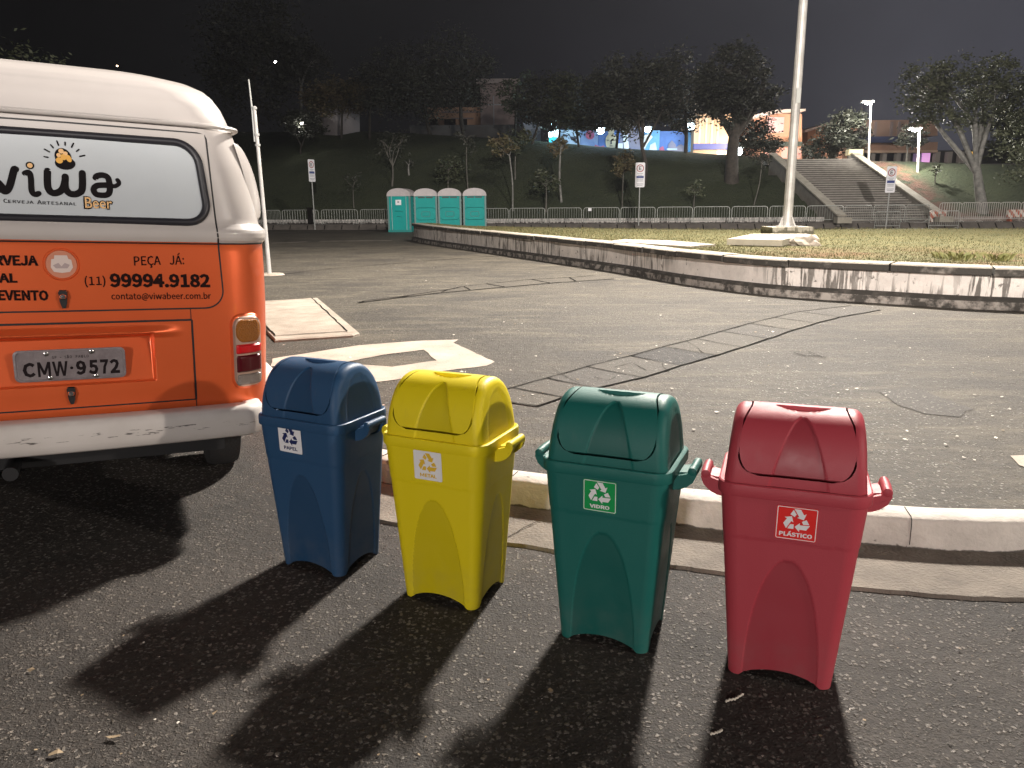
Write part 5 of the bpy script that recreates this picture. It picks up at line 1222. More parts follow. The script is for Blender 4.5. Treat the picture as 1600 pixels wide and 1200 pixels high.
# mast with its footing, and the big slab in front of it
mast = empty('floodlight_mast', (MAST.x, MAST.y, LZ), label='tall tapering steel floodlight mast on a square concrete footing', cat='mast')
mb = MB(); mb.box((0, 0, .06), (1.0, .9, .20)); mb.build('footing', stained_wall('footing_concrete', (.42, .38, .31), (.10, .09, .06), .08), mast, smooth=0)
nseg = 12
mb = MB(); mb.lathe([(.118, .16), (.115, .6), (.096, 6), (.082, 10.5), (.065, MAST_H - .3), (.0001, MAST_H - .28)], nseg); mb.build('pole', M['steel'], mast, smooth=15)
mb = MB(); mb.lathe([(.001, .155), (.27, .155), (.27, .18), (.118, .18)], 16)
for k in range(4):
    a = k * pi / 2 + .4; mb.prism([Vector((cos(a) * .14, sin(a) * .14, .18)), Vector((cos(a) * .27, sin(a) * .27, .18)), Vector((cos(a) * .14, sin(a) * .14, .42))], (sin(a) * .008, -cos(a) * .008, 0), (-sin(a) * .008, cos(a) * .008, 0))
mb.build('base_plate', M['steel'], mast, smooth=0)
mb = MB(); mb.box((0, -.125, 3.2), (.10, .02, .34)); mb.build('inspection_cover', M['galv_thin'], mast, smooth=0)
mb = MB(); mb.box((0, 0, MAST_H - .45), (2.2, .10, .12)); mb.build('crossarm', M['steel'], mast, smooth=0)
fl_face = mat('floodlight_lens', (1, .93, .82), .3, emit=30)
for k in range(4):
    x = -.9 + .6 * k
    mb = MB(); mb.box((x, .02 if k % 2 else .0, MAST_H - .22), (.42, .20, .32), tilt=Matrix.Rotation(R(-35), 3, 'X')); h = mb.build('lamp_head', M['galv_thin'], mast, smooth=0)
    mb = MB(); mb.box((x, -.085, MAST_H - .29), (.36, .01, .27), tilt=Matrix.Rotation(R(-35), 3, 'X')); mb.build('lens', fl_face, h, smooth=0)
sl = [gp(*p, LZ + .10) for p in ((1136, 374), (1222, 376), (1260, 366), (1176, 366))]
mb = MB(); mb.prism([Vector((v.x, v.y, 0)) for v in sl], (0, 0, LZ - .0), (0, 0, LZ + .11))
c = sum((v for v in sl), Vector((0, 0, 0))) / 4
mb.prism([Vector((c.x + (v.x - c.x) * .9, c.y + (v.y - c.y) * .9, 0)) for v in sl], (0, 0, LZ - .15), (0, 0, LZ + .001))
tag(mb.build('concrete_slab', stained_wall('slab_concrete', (.46, .415, .33), (.13, .11, .085), .02, False), smooth=0), 'broad pale concrete slab lying on the lawn in front of the mast', 'concrete slab')
p = gp(1258, 381, LZ); bm = bmesh.new(); bmesh.ops.create_icosphere(bm, subdivisions=3, radius=.24)
for v_ in bm.verts:
    k = 1 + .35 * mnoise.noise(v_.co * 6) + .2 * mnoise.noise(v_.co * 14); v_.co = Vector((v_.co.x * 1.3 * k, v_.co.y * k, v_.co.z * .75 * k))
me = bpy.data.meshes.new('broken_stone'); bm.to_mesh(me); bm.free(); me.materials.append(M['conc'])
o = bpy.data.objects.new('broken_stone', me); COL.objects.link(o); o.location = (p.x, p.y, LZ); tag(o, 'rough lump of broken concrete at the corner of the mast slab', 'stone')
# ------------------------------------------------------------------ the far street: kerb, low wall, barriers, cabins, signs
def ye(x): return 45.0 - .25 * x + .0025 * x * x if x < 40 else 39.0
def along(px, off, py=345):
    d = ray(px, py); k = d.x / d.y; y = 43.0
    for _ in range(30): y = ye(k * y) + off
    return Vector((k * y, y, 0))
KZ = .30                                                    # the raised edge beyond the road
def kzz(y): return zb(y) + KZ
xsr = [-70 + 1.0 * i for i in range(56)] + [-14 + .5 * i for i in range(120)] + [46 + 2 * i for i in range(10)]
def strip(name, prof, m, kind='structure', lab=None, cat=None, x0=-70, x1=70, sm=40):
    mb = MB(); rows = []
    for x in xsr:
        if x0 <= x <= x1:
            y = ye(x); rows.append([(x + .0, y + o, zb(y) + z) for o, z in prof])
    mb.grid(rows, 0, False, False); o = mb.build(name, m, smooth=sm)
    return tag(o, lab, cat, None, kind)
M['street_kerb'] = mat('street_kerb_stone', (.115, .10, .088), .85, col2=(.075, .066, .058), nscale=2.5, bump=.3, bscale=20)
strip('pavement', [(-.02, -.05), (.0, .0), (.22, .24), (.28, KZ), (2.2, KZ)], M['street_kerb'])
mb = MB()
for i in range(46):
    p = along(425 + i * 27, 0); p.z = zb(p.y); mb.bar((p.x, p.y - .012, p.z + .01), (p.x, p.y + .21, p.z + .25), .05, .02)
tag(mb.build('kerb_joints', M['crack'], smooth=0), kind='structure')
lw = tag(bpy.data.objects.new('low_wall', None), 'long low whitewashed wall with black stains at the foot of the slope', 'low wall'); COL.objects.link(lw)
WX0, WX1 = along(300, 1)[0], along(1312, 1)[0]
o = strip('wall', [(1.45, KZ - .02), (1.45, KZ + .25), (1.47, KZ + .27), (1.68, KZ + .27), (1.7, KZ - .1)], stained_wall('street_wall_paint', (.66, .62, .58), (.07, .06, .055), .16), None, None, None, -40, WX1); o.parent = lw
WX2 = along(1478, 1)[0]
o = strip('wall', [(1.45, KZ - .02), (1.45, KZ + .22), (1.47, KZ + .24), (1.68, KZ + .24), (1.7, KZ - .1)], stained_wall('street_wall_worn', (.33, .28, .25), (.10, .08, .07), .06), None, None, None, WX2, 60)
o.name = 'low_wall'; tag(o, 'low grey weathered wall right of the staircase behind the picket barriers', 'low wall')
strip('edge_line', [(-.62, .006), (-.30, .006)], M['paint'], x1=along(592, 0)[0])

# crowd barriers
def barrier_parts(w, h, nb, mb_frame, mb_bars, feet, r=.021, rb=.011):
    c = .12
    P = [(-w / 2, 0, .03), (-w / 2, 0, h - c), (-w / 2 + c * .3, 0, h - c * .3), (-w / 2 + c, 0, h), (w / 2 - c, 0, h), (w / 2 - c * .3, 0, h - c * .3), (w / 2, 0, h - c), (w / 2, 0, .03)]
    mb_frame.tube(P, r, 6); mb_frame.tube([(-w / 2, 0, .16), (w / 2, 0, .16)], r * .9, 6)
    for k in range(1, nb): x = lerp(-w / 2, w / 2, k / nb); mb_bars.tube([(x, 0, .16), (x, 0, h)], rb, 4, caps=False)
    for s in (-1, 1):
        feet.append(MB()); feet[-1].tube([(s * w / 2 * .86, -.28, .012), (s * w / 2 * .86, -.1, .05), (s * w / 2 * .86, .1, .05), (s * w / 2 * .86, .28, .012)], r * .8, 5)
proto = None
GAL = mat('barrier_steel', (.36, .37, .34), .5, .2, col2=(.26, .27, .25), nscale=2)
def barrier(px0, px1, off, label, rzadd=0, h=.88, pale=False, nb=14, dz=0):
    global proto
    a, b = along(px0, off), along(px1, off); c = (a + b) / 2; w = (b - a).length
    if proto is None:
        proto = empty('crowd_barrier', label='x', cat='barrier', group='crowd barriers along the far street'); f, g, k = MB(), MB(), []
        barrier_parts(2.0, .88, 14, f, g, k); f.build('frame', GAL, proto, smooth=50); g.build('bars', GAL, proto, smooth=0); [q.build('foot', GAL, proto, smooth=50) for q in k]
        o = proto
    else: o = copy_tree(proto)
    o.location = (c.x, c.y, kzz(c.y) + dz if off > .1 else zb(c.y) + dz); o.rotation_euler = (0, 0, math.atan2(b.y - a.y, b.x - a.x) + rzadd); o.scale = (w / 2.0 * .97, 1, h / .88)
    tag(o, label); return o
BARS = [(408, 439, 'steel crowd barrier half hidden behind the thin pole beside the van'), (441, 499, 'steel crowd barrier in front of the leftmost parking sign'), (502, 560, 'steel crowd barrier second to the left of the turquoise cabins'),
        (563, 612, 'steel crowd barrier running behind the leftmost turquoise cabin'), (740, 795, 'steel crowd barrier just right of the four turquoise cabins'), (796, 852, 'steel crowd barrier second to the right of the turquoise cabins'),
        (855, 909, 'steel crowd barrier below the small bushy sapling, third right of the cabins'), (911, 968, 'steel crowd barrier with a small white notice tied to its top rail'), (969, 1024, 'steel crowd barrier right behind the middle parking sign post'),
        (1026, 1082, 'steel crowd barrier first to the right of the middle parking sign'), (1083, 1140, 'steel crowd barrier second to the right of the middle parking sign'), (1142, 1199, 'steel crowd barrier first to the left of the floodlight mast'),
        (1201, 1258, 'steel crowd barrier right behind the foot of the floodlight mast'), (1259, 1317, 'steel crowd barrier at the left foot of the staircase')]
for a, b, l in BARS: barrier(a, b, .55, l)
p = along(917, .5); n_ = along(933, .5)
mb = MB(); mb.box(((p.x + p.x + .22) / 2 + .05, p.y + .0, kzz(p.y) + .78), (.20, .012, .16)); tag(mb.build('notice', M['sign_white'], smooth=0), 'small white notice tied to a barrier rail left of the middle sign', 'notice')
barrier(1318, 1362, .75, 'crowd barrier at the stair foot, left of the rightmost parking sign', R(4)); barrier(1364, 1412, .85, 'dark angled crowd barrier at the stair foot, right of the rightmost parking sign', R(-9)); barrier(1413, 1452, .7, 'crowd barrier at the right end of the stair foot, before the striped barrier', R(8)); barrier(1366, 1408, -.9, 'crowd barrier standing out on the road in front of the staircase', R(6)); barrier(1452, 1498, -.75, 'crowd barrier on the road in front of the left striped barrier', R(-5))
PW = mat('picket_pale', (.42, .40, .37), .55, .1); pk = None
for a, b, l in ((1466, 1500, 'pale close-barred barrier beside the left striped barrier'), (1500, 1530, 'pale close-barred barrier in the middle of the right-hand row'), (1530, 1560, 'pale close-barred barrier right below the forked pale tree'), (1560, 1592, 'pale close-barred barrier before the right striped barrier'), (1592, 1630, 'pale close-barred barrier cut by the right edge of the photo')):
    A, B = along(a, .5), along(b, .5); c = (A + B) / 2; w = (B - A).length
    if pk is None:
        pk = empty('picket_barrier', label=l, cat='barrier', group='pale picket barriers right of the staircase'); f, g, k = MB(), MB(), []
        barrier_parts(1.2, .98, 9, f, g, k, .018, .02); f.build('frame', PW, pk, smooth=50); g.build('bars', PW, pk, smooth=0); [q.build('foot', PW, pk, smooth=50) for q in k]; o = pk
    else: o = copy_tree(pk)
    o.location = (c.x, c.y, kzz(c.y)); o.rotation_euler = (0, 0, math.atan2(B.y - A.y, B.x - A.x) + rnd.uniform(-.05, .05)); o.scale = (w / 1.2, 1, 1); tag(o, l)
def stripes():
    m = mat('striped_board', (.6, .5, .45), .6); t, b, L = nodes_of(m)
    v = N(t, 'ShaderNodeTexCoord').outputs['Object']; s = N(t, 'ShaderNodeSeparateXYZ'); L(v, s.inputs[0])
    q = mth(t, 'GREATER_THAN', mth(t, 'FRACT', mth(t, 'MULTIPLY', mth(t, 'ADD', s.outputs[0], mth(t, 'MULTIPLY', s.outputs[2], .8)), 2.9)), .5)
    L(mixc(t, q, (.62, .54, .48), (.38, .10, .055)), b.inputs['Base Color']); return m
M['stripes'] = stripes()
for a, b, l in ((1451, 1478, 'red and white striped plastic barrier at the right foot of the stairs'), (1572, 1612, 'red and white striped plastic barrier at the right edge of the photo')):
    A, B = along(a, .95), along(b, .95); c = (A + B) / 2; w = (B - A).length
    r_ = empty('striped_barrier', (c.x, c.y, kzz(c.y)), math.atan2(B.y - A.y, B.x - A.x), l, 'barrier', 'striped plastic barriers')
    mb = MB(); mb.prism([Vector((x, 0, z)) for x, z in ((-w / 2, .22), (w / 2, .22), (w / 2, .55), (w / 2 - .08, .6), (-w / 2 + .08, .6), (-w / 2, .55))], (0, -.06, 0), (0, .06, 0)); mb.build('board', M['stripes'], r_, smooth=0)
    for s in (-1, 1): mb = MB(); mb.prism([Vector((s * w * .38, y, z)) for y, z in ((-.22, 0), (.22, 0), (.07, .24), (-.07, .24))], (-.05, 0, 0), (.05, 0, 0)); mb.build('foot', M['stripes'], r_, smooth=0)

# portable toilets
TQ = mat('cabin_turquoise', (.004, .31, .285), .6, col2=(.004, .265, .248), nscale=1.5, spec=.25); TQD = mat('cabin_turquoise_deep', (.008, .20, .185), .45); TG = mat('cabin_roof', (.46, .42, .42), .5, col2=(.37, .34, .34), nscale=4)
TP = mat('cabin_pillar', (.10, .19, .18), .5)
def cabin(front):
    W_, D_, Hh = 1.2, 1.2, 1.93
    t_ = empty('portable_toilet')
    mb = MB(); mb.box((0, 0, .06), (W_ + .04, D_ + .04, .14)); mb.build('base', TQD, t_, smooth=0)
    mb = MB(); mb.box((0, 0, 1.02), (W_ - .04, D_ - .04, 1.82)); mb.build('walls', TQ, t_, smooth=0)
    for sx in (-1, 1):
        for sy in (-1, 1): mb = MB(); mb.box((sx * (W_ / 2 - .03), sy * (D_ / 2 - .03), 1.03), (.09, .09, 1.82)); mb.build('corner_post', TP, t_, smooth=0)
    mb = MB(); rows = []
    for j in range(13):
        a = pi * j / 12; x = -cos(a) * (W_ / 2 + .03); z = Hh + .40 * sin(a) ** .8
        rows.append([(x, y, z if abs(y) < .5 else z - .05) for y in (-D_ / 2 - .05, -D_ / 2 + .02, D_ / 2 - .02, D_ / 2 + .05)])
    mb.grid(rows)
    for c_ in (0, 3): mb.add([r_[c_] for r_ in rows], [tuple(range(13))])
    mb.add([(-W_ / 2 - .03, -D_ / 2 - .05, Hh - .06), (W_ / 2 + .03, -D_ / 2 - .05, Hh - .06), (W_ / 2 + .03, D_ / 2 + .05, Hh - .06), (-W_ / 2 - .03, D_ / 2 + .05, Hh - .06)], [(0, 1, 2, 3)])
    for k in (0, 3): mb.add([rows[0][k], rows[-1][k], (W_ / 2 + .03, rows[0][k][1], Hh - .06), (-W_ / 2 - .03, rows[0][k][1], Hh - .06)], [(0, 1, 2, 3)])
    mb.build('roof', TG, t_, smooth=40)
    y = -D_ / 2 + .02
    if front:
        A = [(-.36, .12), (.36, .12), (.36, 1.82)] + [(.36 * cos(pi * k / 10), 1.82 + .16 * sin(pi * k / 10)) for k in range(1, 10)] + [(-.36, 1.82)]
        mb = MB(); mb.prism([Vector((x, 0, z)) for x, z in A], (0, y - .045, 0), (0, y, 0)); d = mb.build('door', TQ, t_, smooth=0)
        fr = [(x * 1.07, z if z < .2 else z + .02) for x, z in A]; mb = MB(); mb.tube([(x, y - .05, z) for x, z in fr[1:] + fr[:1]], .022, 5); mb.build('door_frame', mat('cabin_trim', (.22, .42, .40), .5), t_, smooth=0)
        fp = [(-.60, .12), (.60, .12), (.60, 1.86)] + [(.60 * cos(pi * k / 12), 1.86 + .36 * sin(pi * k / 12)) for k in range(1, 12)] + [(-.60, 1.86)]
        mb = MB(); mb.prism([Vector((x, 0, z)) for x, z in fp], (0, y - .012, 0), (0, y + .02, 0)); mb.build('front_panel', TQ, t_, smooth=0)
        mb = MB(); mb.box((-.02, y - .05, 1.55), (.30, .012, .27)); s = mb.build('notice', M['sign_white'], d, smooth=0)
        mb = MB(); mb.box((-.02, y - .058, 1.57), (.10, .004, .10)); mb.build('notice_mark', M['ink_grey'], s, smooth=0)
        for zz, w in ((1.05, .44), (.78, .28)):
            mb = MB(); mb.tube([(-w / 2, y - .046, zz + .05), (w * .2, y - .05, zz + .04), (w / 2, y - .046, zz)], .018, 5); mb.build('door_rib', TQD, d, smooth=0)
    else:
        for x0 in (-.40, .02):
            mb = MB(); mb.box((x0 + .19, y - .008, 1.80), (.36, .02, .06)); mb.build('vent', M['black'], t_, smooth=0)
        mb = MB(); mb.tube([(-.50, y, 1.18), (-.40, y - .012, 1.26), (.40, y - .012, 1.26), (.50, y, 1.18)], .018, 5); mb.tube([(-.50, y, .72), (-.40, y - .012, .62), (.40, y - .012, .62), (.50, y, .72)], .018, 5)
        q = [(x, y - .01, .92 + z) for x, z in rounded(.44, .26, .06, 3)]; mb.tube(q + [q[0]], .018, 5); mb.build('rib', TQD, t_, smooth=40)
        mb = MB(); mb.box((0, y - .004, .92), (.26, .03, .14)); mb.build('tank_panel', TQ, t_, smooth=0)
        mb = MB(); mb.tube([(.30, -.45, 2.2), (.30, -.62, 2.12)], .035, 6); mb.build('vent_pipe', M['galv_thin'], t_, smooth=40)
    return t_
proto_c = None
for i, (px, wpx, lab) in enumerate(((628, 36, 'turquoise portable toilet showing its arched door with a white notice'), (666.5, 36, 'turquoise portable toilet second in the row, right beside the one with the door'), (703.5, 36, 'turquoise portable toilet third in the row, between two plain ones'), (742, 37, 'turquoise portable toilet at the right end of the row of four'))):
    y = 43.4 if i else 42.6; d = ray(px, 330); x = d.x / d.y * y
    if i == 0: o = cabin(True)
    elif proto_c is None: o = proto_c = cabin(False)
    else: o = copy_tree(proto_c)
    o.location = (x, y, zb(y)); o.rotation_euler = (0, 0, R(-6) if i == 0 else R(2)); o.scale = (1.02, 1, 1.0)
    tag(o, lab, 'portable toilet', 'turquoise portable toilets')

# parking signs: a tall plate with a ringed E on a thin post
def ring2(mb, c, r0, r1, y, mi, n=20):
    mb.add([(c[0] + r * cos(2 * pi * k / n), y, c[1] + r * sin(2 * pi * k / n)) for r in (r0, r1) for k in range(n)], [(k, (k + 1) % n, n + (k + 1) % n, n + k) for k in range(n)], mi)
for px, pyb, pyt, off, rz, lab in ((492, 351, 249, -.1, R(58), 'narrow-looking parking sign turned sideways, leftmost, between the pole and the cabins'), (998, 352, 254, .1, R(-2), 'white parking sign with a ringed E facing the lawn, left of the mast'), (1385.5, 352, 260, -.3, R(4), 'white parking sign with a ringed E standing before the staircase')):
    p = along(px, off); g = zb(p.y) + (KZ if off > 0 else 0)
    top = dp(px, pyt, p.y).z - g
    s_ = empty('parking_sign', (p.x, p.y, g), rz, lab, 'sign', 'parking signs along the street')
    mb = MB(); mb.tube([(0, .03, -.1), (0, .03, top - .1)], .035, 8); mb.build('post', M['galv_thin'], s_, smooth=50)
    w, h = .52, 1.30; mb = MB(); P_ = rounded(w, h, .06, 4); mb.prism([Vector((x, 0, top - h / 2 + z)) for x, z in P_], (0, -.012, 0), (0, .0, 0)); pl_ = mb.build('plate', M['sign_white'], s_, smooth=0)
    zc = top - .30
    mb = MB(); ring2(mb, (0, zc), .20, .155, -.016, 0); mb.build('ring', M['sign_red'], pl_, smooth=0)
    mb = MB()
    for q in ((-.055, 0, .035, .19), (.005, .08, .13, .034), (.0, 0, .12, .034), (.005, -.08, .13, .034)): mb.box((q[0], -.016, zc + q[1]), (q[2], .004, q[3]))
    mb.build('letter', M['ink'], pl_, smooth=0)
    mb = MB(); mb.box((0, -.015, top - .76), (.40, .004, .13)); mb.build('blue_band', M['ink_blue'], pl_, smooth=0)
    for zz, ww in ((.66, .20), (.58, .30), (.90, .36), (.97, .34), (1.12, .38), (1.19, .30)): mb = MB(); mb.box((0, -.015, top - zz), (ww, .003, .03)); mb.build('text_line', M['ink_grey'], pl_, smooth=0)
p = along(486, .55); mb = MB(); mb.box((p.x, p.y - .1, kzz(p.y) + .5), (.30, .25, .95)); mb.box((p.x, p.y - .1, kzz(p.y) + 1.0), (.36, .3, .06)); tag(mb.build('utility_cabinet', M['crack'], smooth=0), 'small dark utility cabinet behind the barrier at the leftmost sign', 'cabinet')
bx = bp(492, 357); mb = MB()
for k in range(5): mb.box((bx.x + rnd.uniform(-.4, .4), bx.y - .4 + rnd.uniform(-.1, .1), zb(bx.y) + .12 + .05 * k), (rnd.uniform(.25, .5), .3, .12), rnd.uniform(0, 3), 0, Matrix.Rotation(rnd.uniform(-.4, .4), 3, 'X'))
tag(mb.build('rubble', M['conc'], smooth=0), 'small pile of broken pale rubble at the kerb below the leftmost sign', 'rubble')

# thin pale pole right beside the van, with its whip
b0 = bp(421.5, 430); top = dp(397, 166, b0.y - .15); whip = dp(388.5, 124, b0.y - .2)
pole = empty('pole', (b0.x, b0.y, zb(b0.y)), label='thin pale metal pole with a whip on top, right beside the van', cat='pole')
lt = top - Vector((b0.x, b0.y, zb(b0.y))); lw_ = whip - Vector((b0.x, b0.y, zb(b0.y)))
mb = MB(); mb.tube([(0, 0, -.1), lt * .5, lt], [.042, .036, .032], 10); mb.build('post', M['steel'], pole, smooth=50)
mb = MB(); mb.tube([lt * .80 + Vector((-.05, 0, 0)), lt + Vector((-.045, 0, 0)), lw_], [.018, .016, .012], 6); mb.build('whip', M['galv_thin'], pole, smooth=50)
mb = MB(); 
for k in (.78, .84, .99): c = lt * k; mb.lathe([(.001, -.02), (.05, -.02), (.05, .02), (.001, .02)], 10, c)
mb.build('clamp', M['galv_thin'], pole, smooth=30)
mb = MB(); rows = []
for k in range(3): rows.append([(cos(2 * pi * j / 14) * (.30, .26, .001)[k] * (1 + .15 * mnoise.noise((j, 3, 1))), sin(2 * pi * j / 14) * (.22, .19, .001)[k], (.004, .035, .04)[k]) for j in range(14)])
mb.grid(rows, 0, True); mb.build('footing', M['conc'], pole, smooth=0)
# ------------------------------------------------------------------ the slope, the staircase, the buildings along the top
CT = [(-300, .086), (430, .088), (560, .0895), (700, .083), (820, .076), (980, .0640), (1134, .0550), (1240, .0475), (1400, .0455), (1500, .041), (1700, .036)]
def px_of(x, y): return 800 + F * x / y * .975
SLOPE = .45
def crest(x, y):
    yh = ye(min(x, 45)) + 1.72; z0 = zb(yh) + KZ + .22
    tan = table(CT, px_of(x, y)); yc = (z0 - SLOPE * yh - HC) / (tan - SLOPE)
    return yh, z0, yc, HC + tan * yc
STX0, STX1 = 17.6, 22.5
SB = 41.9; SNUM = 28
zs0 = zb(SB) + KZ
ST_TOP = (HC + .0465 * 0 - zs0 + .45 * SB) / (.45 - .0465); zs1 = HC + .0465 * ST_TOP
def shx(y): return -1.05 * (y - SB) / (ST_TOP - SB)          # the flight runs slightly to the left as it climbs
def hill(x, y):
    yh, z0, yc, zc = crest(x, max(y, 30))
    d = y - yh
    if d < 0: return z0 - .4
    z = z0 + SLOPE * d
    flat = zc + .012 * (y - yc)
    k = .5
    z = -k * math.log(math.exp(-z / k) + math.exp(-flat / k)) if abs(z - flat) < 6 else min(z, flat)
    z += .07 * mnoise.noise((x * .3, y * .3, 4)) * min(1, d)
    if STX0 - .35 < x - shx(y) < STX1 + .35 and y < ST_TOP + .3: z -= .9
    return z
hx = [-160, -120, -90, -70] + [-55 + 1.2 * i for i in range(60) if -55 + 1.2 * i < 16.2] + [16.3 + .12 * i for i in range(64)] + [24.2 + 1.2 * i for i in range(27)] + [60, 75, 95, 130, 180]
mb = MB(); rows = []
tt = [0, .02] + [.5 * i for i in range(1, 34)] + [18, 20, 23, 27, 32, 40, 55, 80, 120, 180]
for t_ in tt:
    rows.append([(x, ye(min(x, 45)) + 1.72 + t_, hill(x, ye(min(x, 45)) + 1.72 + t_ + .001)) for x in hx])
mb.grid(rows)
def hill_mat():
    m = mat('slope_grass', (.03, .04, .016), .95); t, b, L = nodes_of(m)
    v = N(t, 'ShaderNodeTexCoord').outputs['Object']
    c = mixc(t, noise_fac(t, v, .45, .35, .65, 7), (.044, .056, .024), (.027, .038, .016))
    c = mixc(t, mth(t, 'MULTIPLY', noise_fac(t, v, 5, .5, .75, 4), .5), c, (.062, .060, .030))
    s = N(t, 'ShaderNodeSeparateXYZ'); L(v, s.inputs[0])
    r = N(t, 'ShaderNodeMapRange'); r.inputs[1].default_value = 1.3; r.inputs[2].default_value = .3; L(mth(t, 'ABSOLUTE', mth(t, 'SUBTRACT', s.outputs[0], 23.3)), r.inputs[0])
    r2 = N(t, 'ShaderNodeMapRange'); r2.inputs[1].default_value = 43.2; r2.inputs[2].default_value = 42.0; L(s.outputs[1], r2.inputs[0])
    r3 = N(t, 'ShaderNodeMapRange'); r3.inputs[1].default_value = 22.3; r3.inputs[2].default_value = 24.3; L(s.outputs[0], r3.inputs[0])
    soil = mth(t, 'MINIMUM', 1.0, mth(t, 'ADD', r.outputs[0], mth(t, 'MULTIPLY', r2.outputs[0], r3.outputs[0])))
    c = mixc(t, mth(t, 'MULTIPLY', soil, noise_fac(t, v, 1.4, .35, .55, 5)), c, (.12, .055, .035))
    L(c, b.inputs['Base Color'])
    bn = N(t, 'ShaderNodeBump'); bn.inputs['Strength'].default_value = 1; bn.inputs['Distance'].default_value = .12
    L(noise_fac(t, v, 7, .2, .8, 6), bn.inputs['Height']); L(bn.outputs[0], b.inputs['Normal']); return m
tag(mb.build('hill', hill_mat(), smooth=80), kind='structure')
def hp(px, py):
    """where the sight line through a pixel meets the slope"""
    d = ray(px, py); y = 38.0
    while y < 140:
        p = CAM + d * (y / d.y)
        if p.z <= hill(p.x, p.y) and y > ye(min(p.x, 45)) + 1.7: return p
        y += .1
    return p

# staircase
st = empty('staircase', label='wide concrete staircase climbing the grassy slope between two sloping parapets', cat='staircase')
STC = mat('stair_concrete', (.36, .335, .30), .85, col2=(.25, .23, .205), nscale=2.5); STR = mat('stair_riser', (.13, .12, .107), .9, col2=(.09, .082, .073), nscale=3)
mb = MB(); run = (ST_TOP - SB) / SNUM; rise = (zs1 - zs0) / SNUM
for k in range(SNUM):
    y0, z0 = SB + k * run, zs0 + k * rise
    j = .004 * mnoise.noise((k * 1.7, 0, 0))
    X0, X1 = STX0 + shx(y0), STX1 + shx(y0)
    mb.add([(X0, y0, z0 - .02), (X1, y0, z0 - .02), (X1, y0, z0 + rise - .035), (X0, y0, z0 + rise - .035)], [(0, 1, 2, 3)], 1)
    zt = z0 + rise + j
    mb.add([(X0, y0 - .03, zt - .04), (X1, y0 - .03, zt - .04), (X1, y0 - .03, zt), (X0, y0 - .03, zt), (X1, y0 + run, zt), (X0, y0 + run, zt)], [(0, 1, 2, 3), (3, 2, 4, 5)], 0)
mb.build('steps', [STC, STR], st, smooth=0, recalc=False)
mb = MB(); mb.box(((STX0 + STX1) / 2 - 1.05, ST_TOP + 2.6, zs1 - .15), (STX1 - STX0 + 1, 5.2, .3)); mb.build('landing', STC, st, smooth=0)
PAR = mat('parapet_concrete', (.20, .185, .16), .85, col2=(.13, .12, .105), nscale=2); PART = mat('parapet_top', (.36, .33, .275), .85, col2=(.24, .22, .18), nscale=2)
for sgn, x in ((-1, STX0 - .2), (1, STX1 + .2)):
    ya, yb = SB - .35, ST_TOP + (.4 if sgn > 0 else .0); za, zc_ = zs0 + .34, zs1 + .34
    pts = [Vector((0, ya, zs0 - .2)), Vector((0, yb, zs0 - .2)), Vector((0, yb, zc_)), Vector((0, ya, za))]
    mb = MB(); pts = [Vector((shx(q.y), q.y, q.z)) for q in pts]; mb.prism(pts, (x - .2, 0, 0), (x + .2, 0, 0)); w_ = mb.build('parapet', PAR, st, smooth=0)
    mb = MB(); mb.bar((x + shx(ya), ya - .04, za + .03), (x + shx(yb), yb + .02, zc_ + .03), .52, .08); mb.build('parapet_coping', PART, w_, smooth=0)
    mb = MB(); mb.box((x, ya - .3, zs0 + .14), (.75, .5, .30)); mb.build('end_block', PART, st, smooth=0)
mb = MB(); mb.box((STX1 - .85, ST_TOP + .55, zs1 + .42), (.9, .5, .34)); mb.build('top_block', mat('painted_block', (.58, .52, .30), .7), st, smooth=0)

# helpers for things standing on the plateau, placed by sight line and distance
def seat(px, D): d = ray(px, 250); return Vector((d.x / d.y * D, D, 0))
def span(px0, px1, py0, py1, D): a = dp(px0, py0, D); b = dp(px1, py1, D); return a.x, b.x, b.z, a.z
def wallbox(mb, px0, px1, py0, py1, D, depth=.4, mi=0, zlow=None):
    x0, x1, z0, z1 = span(px0, px1, py0, py1, D); z0 = zlow if zlow is not None else z0
    mb.box(((x0 + x1) / 2, D + depth / 2, (z0 + z1) / 2), (x1 - x0, depth, z1 - z0), 0, mi)
    return (x0 + x1) / 2, z0, z1
# the grey-pink house at the left
hs = empty('house', label='dim pinkish block house behind dark trees with a flat roof, left of the mural', cat='house')
D = 78; HW = mat('house_wall', (.30, .235, .225), .85, col2=(.25, .195, .19), nscale=.8); HO = mat('house_orange', (.42, .25, .17), .85)
mb = MB(); wallbox(mb, 750, 806, 128, 200, D, 9); mb.build('tower', HW, hs, smooth=0)
mb = MB(); wallbox(mb, 744, 812, 123, 130, D - .5, 10); mb.build('roof_slab', mat('slab_pale', (.36, .30, .29), .8), hs, smooth=0)
mb = MB(); wallbox(mb, 668, 752, 168, 200, D + .6, 8); mb.build('wing', HO, hs, smooth=0)
mb = MB(); wallbox(mb, 668, 752, 128, 168, D + 1.4, 8); mb.build('upper_wing', mat('dark_wall', (.05, .045, .045), .9), hs, smooth=0)
for a, b, c_, d_ in ((690, 752, 174, 176), (705, 740, 184, 186)): mb = MB(); wallbox(mb, a, b, c_, d_, D + .5, .3); mb.build('ledge', HW, hs, smooth=0)
for a, b in ((672, 684), (694, 712), (718, 730)): mb = MB(); wallbox(mb, a, b, 186, 198, D + .45, .3); mb.build('window', M['ink'], hs, smooth=0)
mb = MB(); wallbox(mb, 770.5, 772.5, 150, 200, D - .05, .2); wallbox(mb, 760, 806, 163, 164, D - .04, .2); mb.build('downpipe', M['ink_grey'], hs, smooth=0)
